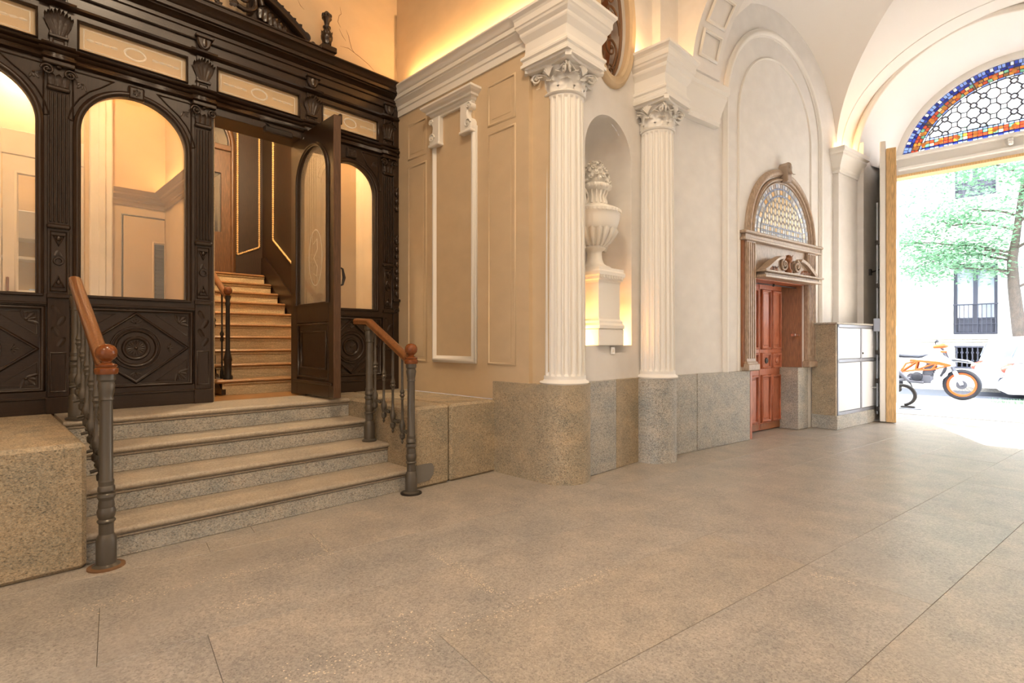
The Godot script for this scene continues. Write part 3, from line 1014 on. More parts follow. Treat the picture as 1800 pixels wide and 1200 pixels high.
func impost_run(m: MB, pr: PackedVector2Array, s0: float, s1: float, n0: float, y: float) -> void:
	# moulded block against the wall: two returns and a face, mitred
	var back := -3.6
	var pts := [[s0, back, -1.0, 0.0], [s0, n0, -1.0, 1.0], [s1, n0, 1.0, 1.0], [s1, back, 1.0, 0.0]]
	for i in 3:
		var a = pts[i]
		var b = pts[i + 1]
		for k in pr.size() - 1:
			var p := pr[k]; var q := pr[k + 1]
			var f := func(e, w): return Vector3(e[0] + e[2] * w.x, y + w.y, e[1] + e[3] * w.x)
			var out := Vector3(-1, 0, 0) if i == 0 else (Vector3(0, 0, 1) if i == 1 else Vector3(1, 0, 0))
			m.flat([f.call(a, p), f.call(b, p), f.call(b, q), f.call(a, q)], out * absf(q.y - p.y) + Vector3(0, p.x - q.x, 0))
	m.box(s0, y, back, s1, y + pr[pr.size() - 1].y, n0)

func grille_oval() -> void:
	var ring := mb()
	var pts := []
	for i in 48:
		var an := TAU * i / 48
		pts.append(Vector3(4.27 + cos(an) * 0.345, 4.32 + sin(an) * 0.645, -2.9))
	ring.mould(pv([-0.055, -0.02, 0.055, -0.02, 0.055, 0.03, 0.03, 0.045, 0.01, 0.04, -0.02, 0.05, -0.045, 0.035, -0.055, 0.02]), pts, Vector3(0, 0, 1), true)
	struct("trim_7", ring, M.cream, AB, "warm plaster ring round the oval opening above the niche")
	var o := thing("iron_grille", "oval wrought iron scroll grille above the urn niche", "grille", AB, Vector3(4.27, 3.7, -2.98))
	var pb := mb(o)
	pb.at(T(0, 0, -3.1)).prism(arc2(Vector2(4.27, 4.32), 0.32, 0.62, 0, TAU, 40), -0.02, 0.0)
	part(o, "backing", pb, sm("amber_board", Color8(150, 92, 50), 0.5))
	var rim := mb(o)
	pts = []
	for i in 40:
		var an := TAU * i / 40
		pts.append(Vector3(4.27 + cos(an) * 0.285, 4.32 + sin(an) * 0.58, -2.98))
	rim.mould(bead(0.03, 0.025), pts, Vector3(0, 0, 1), true)
	part(o, "rim", rim, M.rust_iron)
	for q in [[4.2, 3.88, 0.1, 0.3], [4.37, 3.86, 0.085, 3.0], [4.18, 4.12, 0.11, 1.2], [4.39, 4.08, 0.1, -0.6], [4.33, 4.26, 0.08, 2.2], [4.16, 4.34, 0.1, 2.6], [4.4, 4.4, 0.1, 0.2], [4.2, 4.56, 0.1, 4.0], [4.38, 4.6, 0.09, 1.0], [4.28, 4.74, 0.09, 5.0]]:
		var m := mb(o)
		m.at(T(q[0], q[1], -2.985) * RZ(q[3])).spiral(Transform3D.IDENTITY, q[2], 1.5, 0.013, 6, [Vector3(q[2] * 1.2, -q[2] * 1.6, 0), Vector3(q[2] * 1.25, -q[2] * 0.8, 0)])
		part(o, "scroll", m, M.rust_iron)
	for q in [[4.27, 3.98, 0.6], [4.3, 4.2, -0.7], [4.24, 4.45, 0.4]]:
		var m := mb(o)
		m.at(T(q[0], q[1], -2.99) * RZ(q[2])).leaf(Transform3D.IDENTITY, 0.16, 0.035, 0.5, 0.1, 3)
		part(o, "leaf", m, M.rust_iron)

func portal() -> void:
	# AB frame: wall across the passage at a = 11 with the carriage opening and its fanlight
	var cb := -0.264
	var ch := 4.058
	var fr_open := PackedVector2Array()
	fr_open.append_array(pv([-1.75, -0.1, 1.22, -0.1, 1.22, 4.2]))
	fr_open.append_array(arc2(Vector2(cb, ch), 1.5, 1.5, 0.12, PI - 0.12, 36))
	fr_open.append(Vector2(-1.75, 4.2))
	var w := mb().at(wallB(0.0))
	holed(w, rect(-9.0, 0, 8.0, 6.4), [fr_open], -11.45, -11.0)
	struct("wall_portal", w, M.ivory, AB, "wall of the street portal with its round arched opening")
	struct("wall_facade_above", mb().box(11.1, 6.4, -14, 11.6, 16.0, 12), M.ivory, AB)
	# barrel before the portal: it runs on from the vault, then a face, a roll moulding and the deep soffit of the portal arch
	var so := mb()
	var D2A := AB.affine_inverse() * DF
	var inside := D2A * Vector3(9.0, 3.4, -1.8)
	var edge := arc_row(D2A, 9.3, -1.77, 4.15, 1.74, 1.38, 0.0)
	loft_rows(so, [arc_row(D2A, 8.74, -1.77, 4.15, 1.74, 1.38, 0.0), edge], inside)
	var lip := arc_row(D2A, 9.3, -1.945, 4.0, 1.5, 1.51, 0.02)
	for j in edge.size() - 1: so.flat([edge[j], edge[j + 1], lip[j + 1], lip[j]], D2A.basis * Vector3(-1, 0, 0))
	loft_rows(so, [lip, arc_row(Transform3D.IDENTITY, 11.0, cb, ch, 1.5, 1.5, 0.02)], AB.affine_inverse() * DF * Vector3(10.0, 3.0, -1.8))
	struct("ceiling_arch", so, M.vault, AB, "plaster barrel and deep soffit before the street portal")
	var mm := mb()
	var roll := []
	for q in arc_row(Transform3D.IDENTITY, 9.3, -1.945, 4.0, 1.53, 1.54, 0.03): roll.append(q)
	mm.mould(ogee(0.1, 0.055), roll, Vector3(-1, 0, 0))
	struct("trim_8", mm, M.stucco, DF, "rounded moulding on the arch before the portal")
	var ln := mb()
	for i in 2: ln.tube(arc_row(Transform3D.IDENTITY, 8.93 + 0.012 * i, -1.77, 4.15, 1.738, 1.378, 0.03), 0.004, 5)
	struct("trim_9", ln, M.stucco, DF, "thin double line on the plaster barrel")
	# jamb walls between pilaster and portal
	struct("wall_jamb", mb().box(9.7, 0, -2.6, 11.1, 4.3, -1.93), M.ivory, AB, "shaded jamb wall behind the open street door")
	# transom beam under the fanlight
	var tb := thing("door_transom", "cream painted transom beam under the large stained glass fanlight", "transom", AB, Vector3(11.1, 3.97, cb))
	var bm := mb(tb)
	bm.box(11.08, 4.03, -1.85, 11.28, 4.36, 1.35, 0.008)
	bm.box(11.02, 4.1, -1.7, 11.1, 4.16, 1.2, 0.012)
	bm.box(11.0, 4.3, -1.85, 11.1, 4.36, 1.35, 0.01)
	part(tb, "beam", bm, M.stucco)
	part(tb, "rabbet", mb(tb).box(11.05, 3.99, -1.8, 11.3, 4.035, 1.3, 0.004), M.pine, "bare orange timber edge")
	for q in [-0.3, 0.02]:
		var bk := mb(tb)
		bk.at(T(11.0, 4.23, q)).box(-0.03, -0.05, -0.03, 0.06, 0.05, 0.03, 0.012)
		bk.at(T(10.99, 4.23, q) * RX(PI / 2)).lathe(pv([0, -0.03, 0.022, -0.03, 0.026, 0, 0.022, 0.03, 0, 0.03]), 12)
		part(tb, "bolt_keep", bk, M.stucco)
	var fr := mb(tb)
	var pts2 := []
	for i in 41:
		var an: float = 0.2 + (PI - 0.4) * i / 40.0
		pts2.append(Vector3(11.06, ch + sin(an) * 1.46, cb + cos(an) * 1.46))
	fr.mould(pv([-0.05, -0.02, 0.05, -0.02, 0.05, 0.04, 0.02, 0.05, -0.04, 0.045, -0.05, 0.03]), pts2, Vector3(-1, 0, 0))
	part(tb, "arch_frame", fr, M.stucco)
	fanlight(cb, ch)
	street_leaf()

func glass_piece(o: Node, poly: PackedVector2Array, X: Transform3D, lead: MB, material: Material, z: float, called := "pane", lw := 0.0045) -> void:
	var ins := Geometry2D.offset_polygon(poly, -0.004)
	if ins.size() == 0 or ins[0].size() < 3: return
	var m := mb(o)
	m.at(X).prism(ins[0], z - 0.002, z + 0.002)
	part(o, called, m, material)
	lead.at(X)
	for i in poly.size():
		var a := poly[i]
		var b := poly[(i + 1) % poly.size()]
		var dd := (b - a)
		if dd.length() < 0.004: continue
		var nn := Vector2(-dd.y, dd.x).normalized() * lw
		lead.flat([Vector3(a.x + nn.x, a.y + nn.y, z + 0.004), Vector3(b.x + nn.x, b.y + nn.y, z + 0.004), Vector3(b.x - nn.x, b.y - nn.y, z + 0.004), Vector3(a.x - nn.x, a.y - nn.y, z + 0.004)], Vector3(0, 0, 1))
		lead.flat([Vector3(a.x + nn.x, a.y + nn.y, z - 0.004), Vector3(b.x + nn.x, b.y + nn.y, z - 0.004), Vector3(b.x - nn.x, b.y - nn.y, z - 0.004), Vector3(a.x - nn.x, a.y - nn.y, z - 0.004)], Vector3(0, 0, -1))

func ring_cell(c: Vector2, r0: float, r1: float, a0: float, a1: float) -> PackedVector2Array:
	var p := arc2(c, r1, r1, a0, a1, 3)
	var q := arc2(c, r0, r0, a1, a0, 3)
	p.append_array(q)
	return p

func glass_mats() -> Dictionary:
	var g := {}
	for q in [["blue", Color8(92, 116, 206)], ["deep_blue", Color8(58, 76, 168)], ["sky_blue", Color8(176, 200, 244)], ["amber", Color8(246, 190, 112)], ["red", Color8(212, 120, 90)], ["green", Color8(150, 200, 176)], ["olive", Color8(176, 140, 98)], ["cream_glass", Color8(250, 232, 200)], ["honey", Color8(246, 206, 140)]]:
		var m := sm("glass_" + q[0], q[1], 0.2)
		m.backlight_enabled = true
		m.backlight = q[1]
		g[q[0]] = m
	g["clear"] = stained("glass_clear", Color8(240, 246, 252), 0.35)
	g["pale"] = stained("glass_pale", Color8(186, 206, 240), 0.5)
	return g

func fanlight(cb: float, ch: float) -> void:
	var G := glass_mats()
	M["G"] = G
	var o := thing("fanlight", "large half round stained glass fanlight with blue and orange border over the street portal", "stained glass", AB, Vector3(11.1, 4.36, cb))
	var X := wallB(11.12)
	var lead := mb(o)
	var c := Vector2(cb, ch)
	var yb := 4.37
	var clipper := rect(-3, yb, 3, 7)
	var a_s := asin((yb - ch) / 1.41)
	# outer ring of blue and white jewels, ring of blue, ring of fruit, inner ring of pale blue
	for ring in [[1.36, 1.42, 84, ["sky_blue", "blue", "pale", "deep_blue", "sky_blue"], "jewel_pane"], [1.315, 1.36, 50, ["deep_blue", "blue", "deep_blue", "sky_blue"], "blue_pane"], [1.265, 1.315, 62, ["red", "amber", "olive", "red", "green", "cream_glass", "red"], "fruit_pane"], [1.215, 1.265, 58, ["olive", "red", "amber", "green", "red", "amber"], "fruit_pane"], [1.185, 1.215, 36, ["pale", "sky_blue"], "pale_pane"]]:
		for k in ring[2]:
			var a0: float = 0.15 + (PI - 0.3) * k / ring[2]
			var a1: float = 0.15 + (PI - 0.3) * (k + 1) / ring[2]
			for pc in Geometry2D.intersect_polygons(ring_cell(c, ring[0], ring[1], a0, a1), clipper):
				glass_piece(o, pc, X, lead, G[ring[3][k % ring[3].size()]], 0.0, ring[4])
	# oranges laid proud of the fruit ring and the bottom band
	var bandtop := yb + 0.2
	var xr := 1.2
	for k in 40:
		var x0 := -xr + 2.0 * xr * k / 40.0
		var x1 := -xr + 2.0 * xr * (k + 1) / 40.0
		for row in [[yb, yb + 0.045, ["sky_blue", "pale", "blue"], "jewel_pane"], [yb + 0.045, yb + 0.065, ["deep_blue"], "blue_pane"], [yb + 0.065, yb + 0.115, ["red", "amber", "green", "cream_glass", "red", "olive", "red"], "fruit_pane"], [yb + 0.115, yb + 0.165, ["amber", "red", "olive", "red", "green"], "fruit_pane"], [yb + 0.165, bandtop, ["pale", "sky_blue"], "pale_pane"]]:
			for pc in Geometry2D.intersect_polygons(rect(cb + x0, row[0], cb + x1, row[1]), arc2(c, 1.185, 1.185, 0, PI, 48)):
				glass_piece(o, pc, X, lead, G[row[2][k % row[2].size()]], 0.0, row[3])
	for k in 11:
		var fr := mb(o)
		var x := cb - 1.1 + 2.2 * k / 10.0
		fr.at(X).ball(Vector3(x, yb + 0.115, 0.006), Vector3(0.034, 0.038, 0.008), 10)
		part(o, "glass_orange", fr, G["amber"], "round orange glass jewel")
	for k in 15:
		var an := 0.32 + (PI - 0.64) * k / 14.0
		var fr := mb(o)
		fr.at(X).ball(Vector3(c.x + cos(an) * 1.265, c.y + sin(an) * 1.265, 0.006), Vector3(0.034, 0.034, 0.008), 10)
		part(o, "glass_orange", fr, G["amber"], "round orange glass jewel")
	# lattice of octagons and small squares
	var field: PackedVector2Array = Geometry2D.intersect_polygons(arc2(c, 1.185, 1.185, 0, PI, 48), rect(-3, bandtop, 3, 7))[0]
	var p := 0.165
	var q := p * 0.29
	for i in range(-8, 9):
		for j in range(0, 9):
			var x := cb + (i + (0.5 if j % 2 else 0.0)) * p * 1.42
			var y := bandtop + 0.02 + j * p * 0.71
			var oc := PackedVector2Array()
			for k in 8:
				oc.append(Vector2(x, y) + Vector2.from_angle(TAU * (k + 0.5) / 8.0) * p * 0.53)
			for pc in Geometry2D.intersect_polygons(oc, field):
				glass_piece(o, pc, X, lead, G["clear"], 0.0, "octagon_pane", 0.008)
			if (i + j) % 2 == 0:
				var sq := PackedVector2Array()
				for k in 4: sq.append(Vector2(x + p * 0.71, y) + Vector2.from_angle(TAU * k / 4.0) * q * 1.05)
				for pc in Geometry2D.intersect_polygons(sq, field):
					glass_piece(o, pc, X, lead, G["pale"], 0.001, "square_pane", 0.008)
	part(o, "lead_came", lead, sm("lead", Color8(96, 100, 112), 0.5, 0.2), "dark lead strips between the panes")
	for an in [0.62, 1.2, PI - 1.2, PI - 0.62]:
		var sb := mb(o)
		sb.at(X).tube([Vector3(c.x + cos(an) * 1.18, c.y + sin(an) * 1.18, 0.015), Vector3(c.x + cos(an) * 1.42, c.y + sin(an) * 1.42, 0.015)], 0.009, 6)
		part(o, "saddle_bar", sb, M.lead)

func leafmb(o: Node) -> MB:   # leaf opened a little past a right angle, pivoting at its near edge
	var m := mb(o)
	m.base = m.base * T(9.6, 0, -1.5) * RY(deg_to_rad(10.5)) * T(-9.6, 0, 1.5)
	m.t = m.base
	return m

func street_leaf() -> void:
	# tall street door leaf folded back against the jamb, its bare timber edge towards the hall
	var o := thing("door_1", "tall street door leaf folded back, its bare orange timber edge towards the hall", "", AB, Vector3(10.3, 0, -1.6), "", "structure")
	var l := leafmb(o)
	l.box(9.6, 0.015, -1.64, 11.0, 4.06, -1.515, 0.006)
	part(o, "leaf", l, M.stucco)
	part(o, "edge_lipping", leafmb(o).box(9.565, 0.012, -1.622, 9.605, 4.08, -1.5, 0.006), M.pine, "orange bare timber edge")
	part(o, "meeting_strip", leafmb(o).box(9.57, 0.015, -1.70, 9.66, 4.2, -1.625, 0.01), M.stucco)
	var rod := leafmb(o)
	rod.tube([Vector3(9.62, 0.12, -1.73), Vector3(9.62, 3.3, -1.73)], 0.013, 8)
	part(o, "bolt_rod", rod, M.steel, "long steel bolt rod")
	for y in [0.2, 0.62, 1.05, 1.45, 2.05, 2.7]:
		part(o, "rod_guide", leafmb(o).box(9.6, y - 0.035, -1.755, 9.645, y + 0.035, -1.69, 0.008), M.black_iron)
	part(o, "lock_case", leafmb(o).box(9.57, 1.36, -1.78, 9.65, 1.56, -1.69, 0.01), M.steel)
	var hk := leafmb(o)
	hk.tube([Vector3(9.62, 0.52, -1.74), Vector3(9.55, 0.52, -1.78), Vector3(9.5, 0.53, -1.8)], [0.014, 0.018, 0.014], 8)
	part(o, "catch", hk, M.chrome)
	for r in [[0.3, 1.3], [1.45, 2.6], [2.75, 3.85]]:
		var pm := leafmb(o)
		pm.mould(ogee(0.06, 0.025), [Vector3(9.75, r[0], -1.515), Vector3(10.85, r[0], -1.515), Vector3(10.85, r[1], -1.515), Vector3(9.75, r[1], -1.515)], Vector3(0, 0, 1), true)
		part(o, "panel_moulding", pm, M.brown_wood)
	# the second leaf on the other side of the opening, folded the same way
	var o2 := thing("door_2", "street door leaf folded back at the far side of the portal", "", AB, Vector3(10.3, 0, 1.1), "", "structure")
	part(o2, "leaf", mb(o2).box(9.6, 0.015, 1.0, 11.0, 4.06, 1.12, 0.006), M.stucco)
	part(o2, "edge_lipping", mb(o2).box(9.565, 0.012, 0.99, 9.605, 4.08, 1.12, 0.006), M.pine)
	# stay hook on the jamb
	var h := thing("door_stay", "short iron stay hook fixed to the jamb wall behind the street door", "hook", AB, Vector3(10.1, 2.3, -1.93))
	part(h, "plate", mb(h).box(10.05, 2.27, -1.935, 10.15, 2.37, -1.9, 0.006), M.black_iron)
	part(h, "rod", mb(h).tube([Vector3(10.1, 2.32, -1.91), Vector3(10.0, 2.32, -1.84), Vector3(9.72, 2.32, -1.7)], 0.012, 8), M.black_iron)

const SZ := -5.244      # front plane of the screen
const PIL := [-0.52, 0.45, 1.425, 2.41, 3.30]

func floral(m: MB, X: Transform3D, s: float) -> void:   # small carved spray
	for k in 5:
		var an := -1.1 + 2.2 * k / 4.0
		m.leaf(X * RZ(-an) * T(0, s * 0.12, 0), s * (0.75 if k % 2 == 0 else 0.55), s * 0.11, 0.2, 0.12, 2)
	var k2 := m.t
	m.t = m.t * X
	m.ball(Vector3(0, s * 0.08, 0.004), Vector3(s * 0.12, s * 0.12, 0.008), 8)
	m.t = k2

func dado_panel(o: Node3D, x0: float, x1: float, y0: float, y1: float, z: float) -> void:
	var cx := (x0 + x1) / 2.0
	var cy := (y0 + y1) / 2.0
	var hw := (x1 - x0) / 2.0
	var hh := (y1 - y0) / 2.0
	var pn := part(o, "dado_panel", mb(o).box(x0 - 0.03, y0 - 0.01, z - 0.05, x1 + 0.03, y1 + 0.01, z - 0.022), M.dark_wood_flat)
	var f := mb(o)
	f.mould(ogee(0.036, 0.03), [Vector3(x0 + 0.015, y0 + 0.015, z - 0.022), Vector3(x1 - 0.015, y0 + 0.015, z - 0.022), Vector3(x1 - 0.015, y1 - 0.015, z - 0.022), Vector3(x0 + 0.015, y1 - 0.015, z - 0.022)], Vector3(0, 0, 1), true)
	part(pn, "panel_moulding", f, M.dark_wood_flat)
	var dm := mb(o)
	var dx := hw - 0.045
	var dy := hh - 0.04
	dm.mould(ogee(0.024, 0.024), [Vector3(cx, cy - dy, z - 0.022), Vector3(cx + dx, cy, z - 0.022), Vector3(cx, cy + dy, z - 0.022), Vector3(cx - dx, cy, z - 0.022)], Vector3(0, 0, 1), true)
	part(pn, "diamond_moulding", dm, M.dark_wood_flat)
	var r := mb(o)
	r.at(T(cx, cy, z - 0.022) * RX(PI / 2)).lathe(pv([0.0, 0.004, 0.07, 0.004, 0.072, 0.012, 0.084, 0.02, 0.092, 0.02, 0.1, 0.006, 0.13, 0.006, 0.134, 0.018, 0.142, 0.024, 0.15, 0.024, 0.156, 0.014, 0.162, 0.014, 0.166, 0.02, 0.174, 0.02, 0.178, 0.0]), 44)
	part(pn, "roundel", r, M.dark_wood)
	var ro := mb(o)
	for k in 18:
		ro.at(T(cx, cy, z - 0.016) * RZ(TAU * k / 18.0)).leaf(T(0, 0.015, 0), 0.052, 0.007, 0.1, 0.15, 1)
	ro.at(T(cx, cy, z - 0.014)).ball(Vector3.ZERO, Vector3(0.014, 0.014, 0.014), 10)
	part(pn, "rosette", ro, M.dark_wood)
	for q in [[-1, -1], [1, -1], [1, 1], [-1, 1]]:
		var cm := mb(o)
		var px: float = cx + q[0] * (hw - 0.075)
		var py: float = cy + q[1] * (hh - 0.075)
		cm.at(T(px, py, z - 0.02) * RZ(atan2(q[0], -q[1]) if false else atan2(q[0] * 1.0, -q[1] * 1.0) + PI))
		floral(cm, T(0, -0.05, 0), 0.1)
		cm.at(T(0, 0, 0))
		cm.mould(bead(0.006, 0.004, 4), [Vector3(cx + q[0] * (hw - 0.045), cy + q[1] * (hh - 0.05), z - 0.022), Vector3(cx + q[0] * (hw - 0.27), cy + q[1] * (hh - 0.05), z - 0.022), Vector3(cx + q[0] * (hw - 0.045), cy + q[1] * (hh - 0.22), z - 0.022)], Vector3(0, 0, 1), true)
		part(pn, "carved_spray", cm, M.dark_wood)
	for k in 4:
		var cm := mb(o)
		var an := k * PI / 2
		cm.at(T(cx + sin(an) * (0.2 if k % 2 == 0 else 0.225), cy + cos(an) * 0.2, z - 0.02) * RZ(-an))
		floral(cm, T(0, 0, 0), 0.055)
		part(pn, "carved_spray", cm, M.dark_wood)

func pilaster(o: Node3D, x: float, z: float, w: float, open_side := 0) -> void:
	var y := 0.668
	var p := mb(o)
	p.box(x - w - 0.012, y, z - 0.09, x + w + 0.012, 0.79, z + 0.032, 0.004)
	p.box(x - w, 0.79, z - 0.09, x + w, 3.32, z + 0.004, 0.003)
	p.box(x - w - 0.006, 1.53, z - 0.02, x + w + 0.006, 1.565, z + 0.028, 0.006)
	p.box(x - w - 0.006, 2.05, z - 0.02, x + w + 0.006, 2.085, z + 0.034, 0.01)
	var body := part(o, "pilaster", p, M.dark_wood)
	# lower pedestal panel with carved stem
	var lp := mb(o)
	lp.mould(bead(0.012, 0.008, 4), [Vector3(x - w * 0.7, 0.83, z + 0.004), Vector3(x + w * 0.7, 0.83, z + 0.004), Vector3(x + w * 0.7, 1.12, z + 0.004), Vector3(x - w * 0.7, 1.12, z + 0.004)], Vector3(0, 0, 1), true)
	for k in 4:
		lp.leaf(T(x, 1.17 + k * 0.08, z + 0.004) * RZ(0.5 if k % 2 else -0.5), 0.09, 0.018, 0.3, 0.15, 2)
	part(body, "carved_stem", lp, M.dark_wood)
	# carved block
	var cb := mb(o)
	cb.mould(bead(0.01, 0.01, 4), [Vector3(x - w * 0.72, 1.585, z + 0.004), Vector3(x + w * 0.72, 1.585, z + 0.004), Vector3(x + w * 0.72, 2.03, z + 0.004), Vector3(x - w * 0.72, 2.03, z + 0.004)], Vector3(0, 0, 1), true)
	cb.at(T(x, 1.81, z + 0.004) * RX(PI / 2)).lathe(pv([0.016, 0, 0.02, 0.012, 0.03, 0.012, 0.034, 0]), 18)
	cb.at(T(0, 0, 0))
	cb.mould(bead(0.01, 0.012, 4), [Vector3(x - w * 0.5, 2.0, z + 0.004), Vector3(x, 1.93, z + 0.004), Vector3(x + w * 0.5, 2.0, z + 0.004)], Vector3(0, 0, 1), true)
	cb.mould(bead(0.01, 0.012, 4), [Vector3(x - w * 0.5, 1.615, z + 0.004), Vector3(x + w * 0.5, 1.615, z + 0.004), Vector3(x, 1.69, z + 0.004)], Vector3(0, 0, 1), true)
	cb.ball(Vector3(x, 1.98, z + 0.01), Vector3(0.016, 0.02, 0.012), 8)
	cb.ball(Vector3(x, 1.65, z + 0.01), Vector3(0.014, 0.018, 0.012), 8)
	for k in 2:
		cb.leaf(T(x, 1.885, z + 0.006) * RZ(PI + (0.5 if k else -0.5)), 0.05, 0.012, 0.2, 0.15, 2)
	part(body, "carved_block", cb, M.dark_wood)
	# fluted shaft: reeds standing between flutes
	var fs := mb(o)
	for k in 5:
		var xx := x - w * 0.72 + 2.0 * w * 0.72 * k / 4.0
		fs.box(xx - w * 0.1, 2.1, z + 0.002, xx + w * 0.1, 3.07, z + 0.02, 0.004)
	part(body, "fluting", fs, M.dark_wood)
	# capital
	var c := mb(o)
	c.box(x - w - 0.004, 3.085, z - 0.02, x + w + 0.004, 3.115, z + 0.032, 0.008)
	c.box(x - w + 0.01, 3.115, z - 0.02, x + w - 0.01, 3.27, z + 0.022, 0.004)
	c.box(x - w - 0.03, 3.262, z - 0.02, x + w + 0.03, 3.295, z + 0.06, 0.006)
	var cap := part(o, "pilaster_capital", c, M.dark_wood)
	for s in [-1.0, 1.0]:
		var vo := mb(o)
		vo.at(T(x + s * (w + 0.002), 3.215, z + 0.03) * RY(0.0 if s > 0 else PI) * T(0, 0, 0.0 if s > 0 else -0.02)).spiral(Transform3D.IDENTITY, 0.034, 1.6, 0.009, 6)
		part(cap, "volute", vo, M.dark_wood)
	var cl := mb(o)
	for k in 3:
		cl.leaf(T(x + (k - 1) * w * 0.62, 3.12, z + 0.022), 0.1, 0.02, 0.7, 0.15, 3)
	cl.ball(Vector3(x, 3.255, z + 0.034), Vector3(0.018, 0.014, 0.014), 8)
	part(cap, "acanthus_leaves", cl, M.dark_wood)
	# block over it in the transom zone
	var tb := mb(o)
	tb.box(x - w * 0.82, 3.37, z - 0.09, x + w * 0.82, 3.88, z + 0.012, 0.003)
	tb.box(x - w * 0.92, 3.478, z - 0.02, x + w * 0.92, 3.5, z + 0.03, 0.005)
	tb.mould(bead(0.008, 0.007, 4), [Vector3(x - w * 0.5, 3.4, z + 0.012), Vector3(x + w * 0.5, 3.4, z + 0.012), Vector3(x + w * 0.5, 3.465, z + 0.012), Vector3(x - w * 0.5, 3.465, z + 0.012)], Vector3(0, 0, 1), true)
	var blk := part(o, "transom_block", tb, M.dark_wood)
	var lf := mb(o)
	for k in 9:
		var q := (k - 4) * 0.5
		lf.leaf(T(x + q * w * 0.2, 3.505, z + 0.01 + 0.004 * (k % 2)) * RZ(-q * 0.2), 0.225 - absf(q) * 0.022, 0.014, 0.5, 0.14, 5)
	part(blk, "acanthus_leaves", lf, M.dark_wood)
	var sc := mb(o)
	sc.at(T(x, 3.87, z + 0.0)).prism(arc2(Vector2(0, 0), w * 0.95, 0.11, PI, TAU, 14), -0.05, 0.05, 0.6, 0.012)
	sc.box(-w * 1.15, -0.012, -0.05, w * 1.15, 0.012, 0.07, 0.006)
	sc.at(T(x, 3.855, z + 0.05)).leaf(RZ(PI), 0.08, 0.02, 0.1, 0.1, 2)
	part(blk, "scallop", sc, M.dark_wood)

func window_bay(o: Node3D, x0: float, x1: float, gx0: float, gx1: float) -> void:
	var z := SZ
	var ys := 2.83
	dado_panel(o, x0 + 0.01, x1 - 0.01, 0.83, 1.475, z)
	var s := mb(o)
	s.box(x0, 0.668, z - 0.07, x1, 0.79, z + 0.016, 0.003)
	s.box(x0, 0.785, z - 0.07, x1, 0.835, z + 0.004, 0.003)
	s.box(x0, 0.775, z - 0.03, x1, 0.795, z + 0.026, 0.006)
	part(o, "plinth", s, M.dark_wood_flat)
	var r := mb(o)
	r.box(x0, 1.47, z - 0.07, x1, 1.56, z + 0.004, 0.003)
	r.box(x0, 1.478, z - 0.03, x1, 1.498, z + 0.02, 0.006)
	r.box(gx0 - 0.04, 1.54, z - 0.03, gx1 + 0.04, 1.565, z + 0.022, 0.007)
	part(o, "sill_rail", r, M.dark_wood_flat)
	var cut := arch_poly(gx0, gx1, 1.4, ys, 28)
	var fm := mb(o)
	var pieces: Array = Geometry2D.clip_polygons(rect(x0, 1.56, x1, 3.32), cut)
	for pc in pieces: fm.at(T(0, 0, z)).prism(pc, -0.07, 0.0, 0.8)
	var fr := part(o, "arched_frame", fm, M.dark_wood)
	var am := mb(o)
	am.mould(ogee(0.05, 0.034), to3(arch_open(gx0 - 0.018, gx1 + 0.018, 1.56, ys, 28, (gx1 - gx0) / 2.0 + 0.018), z - 0.004), Vector3(0, 0, 1))
	part(fr, "arch_moulding", am, M.dark_wood)
	var g := mb(o)
	g.at(T(0, 0, z - 0.045)).prism(arch_poly(gx0 - 0.01, gx1 + 0.01, 1.55, ys, 28), -0.002, 0.002)
	part(o, "glass_pane", g, M.glass)
	var cx := (gx0 + gx1) / 2.0
	var rr := (gx1 - gx0) / 2.0
	var k := mb(o)
	k.box(cx - 0.055, 3.17, z - 0.02, cx + 0.055, 3.275, z + 0.032, 0.008)
	k.mould(bead(0.008, 0.008, 4), [Vector3(cx - 0.045, 3.18, z + 0.032), Vector3(cx + 0.045, 3.18, z + 0.032), Vector3(cx + 0.045, 3.265, z + 0.032), Vector3(cx - 0.045, 3.265, z + 0.032)], Vector3(0, 0, 1), true)
	for q in 6: k.leaf(T(cx, 3.222, z + 0.032) * RZ(q * PI / 3), 0.034, 0.01, 0.2, 0.2, 1)
	part(fr, "keystone_block", k, M.dark_wood)
	for sg in [-1.0, 1.0]:
		var sp := mb(o)
		var tri := [Vector3(cx + sg * (rr + 0.04), 3.27, z), Vector3(cx + sg * rr * 0.42, 3.27, z)]
		for i in 5:
			var an := 1.02 - 0.86 * i / 4.0
			tri.append(Vector3(cx + sg * cos(an) * (rr + 0.075), ys + sin(an) * (rr + 0.075), z))
		tri.append(Vector3(cx + sg * (rr + 0.04), ys + 0.06, z))
		if sg > 0: tri.reverse()
		sp.mould(bead(0.011, 0.01, 4), tri, Vector3(0, 0, 1), true)
		floral(sp, T(cx + sg * (rr - 0.02), 3.19, z) * RZ(-sg * -0.7 + PI), 0.07)
		part(fr, "spandrel", sp, M.dark_wood)

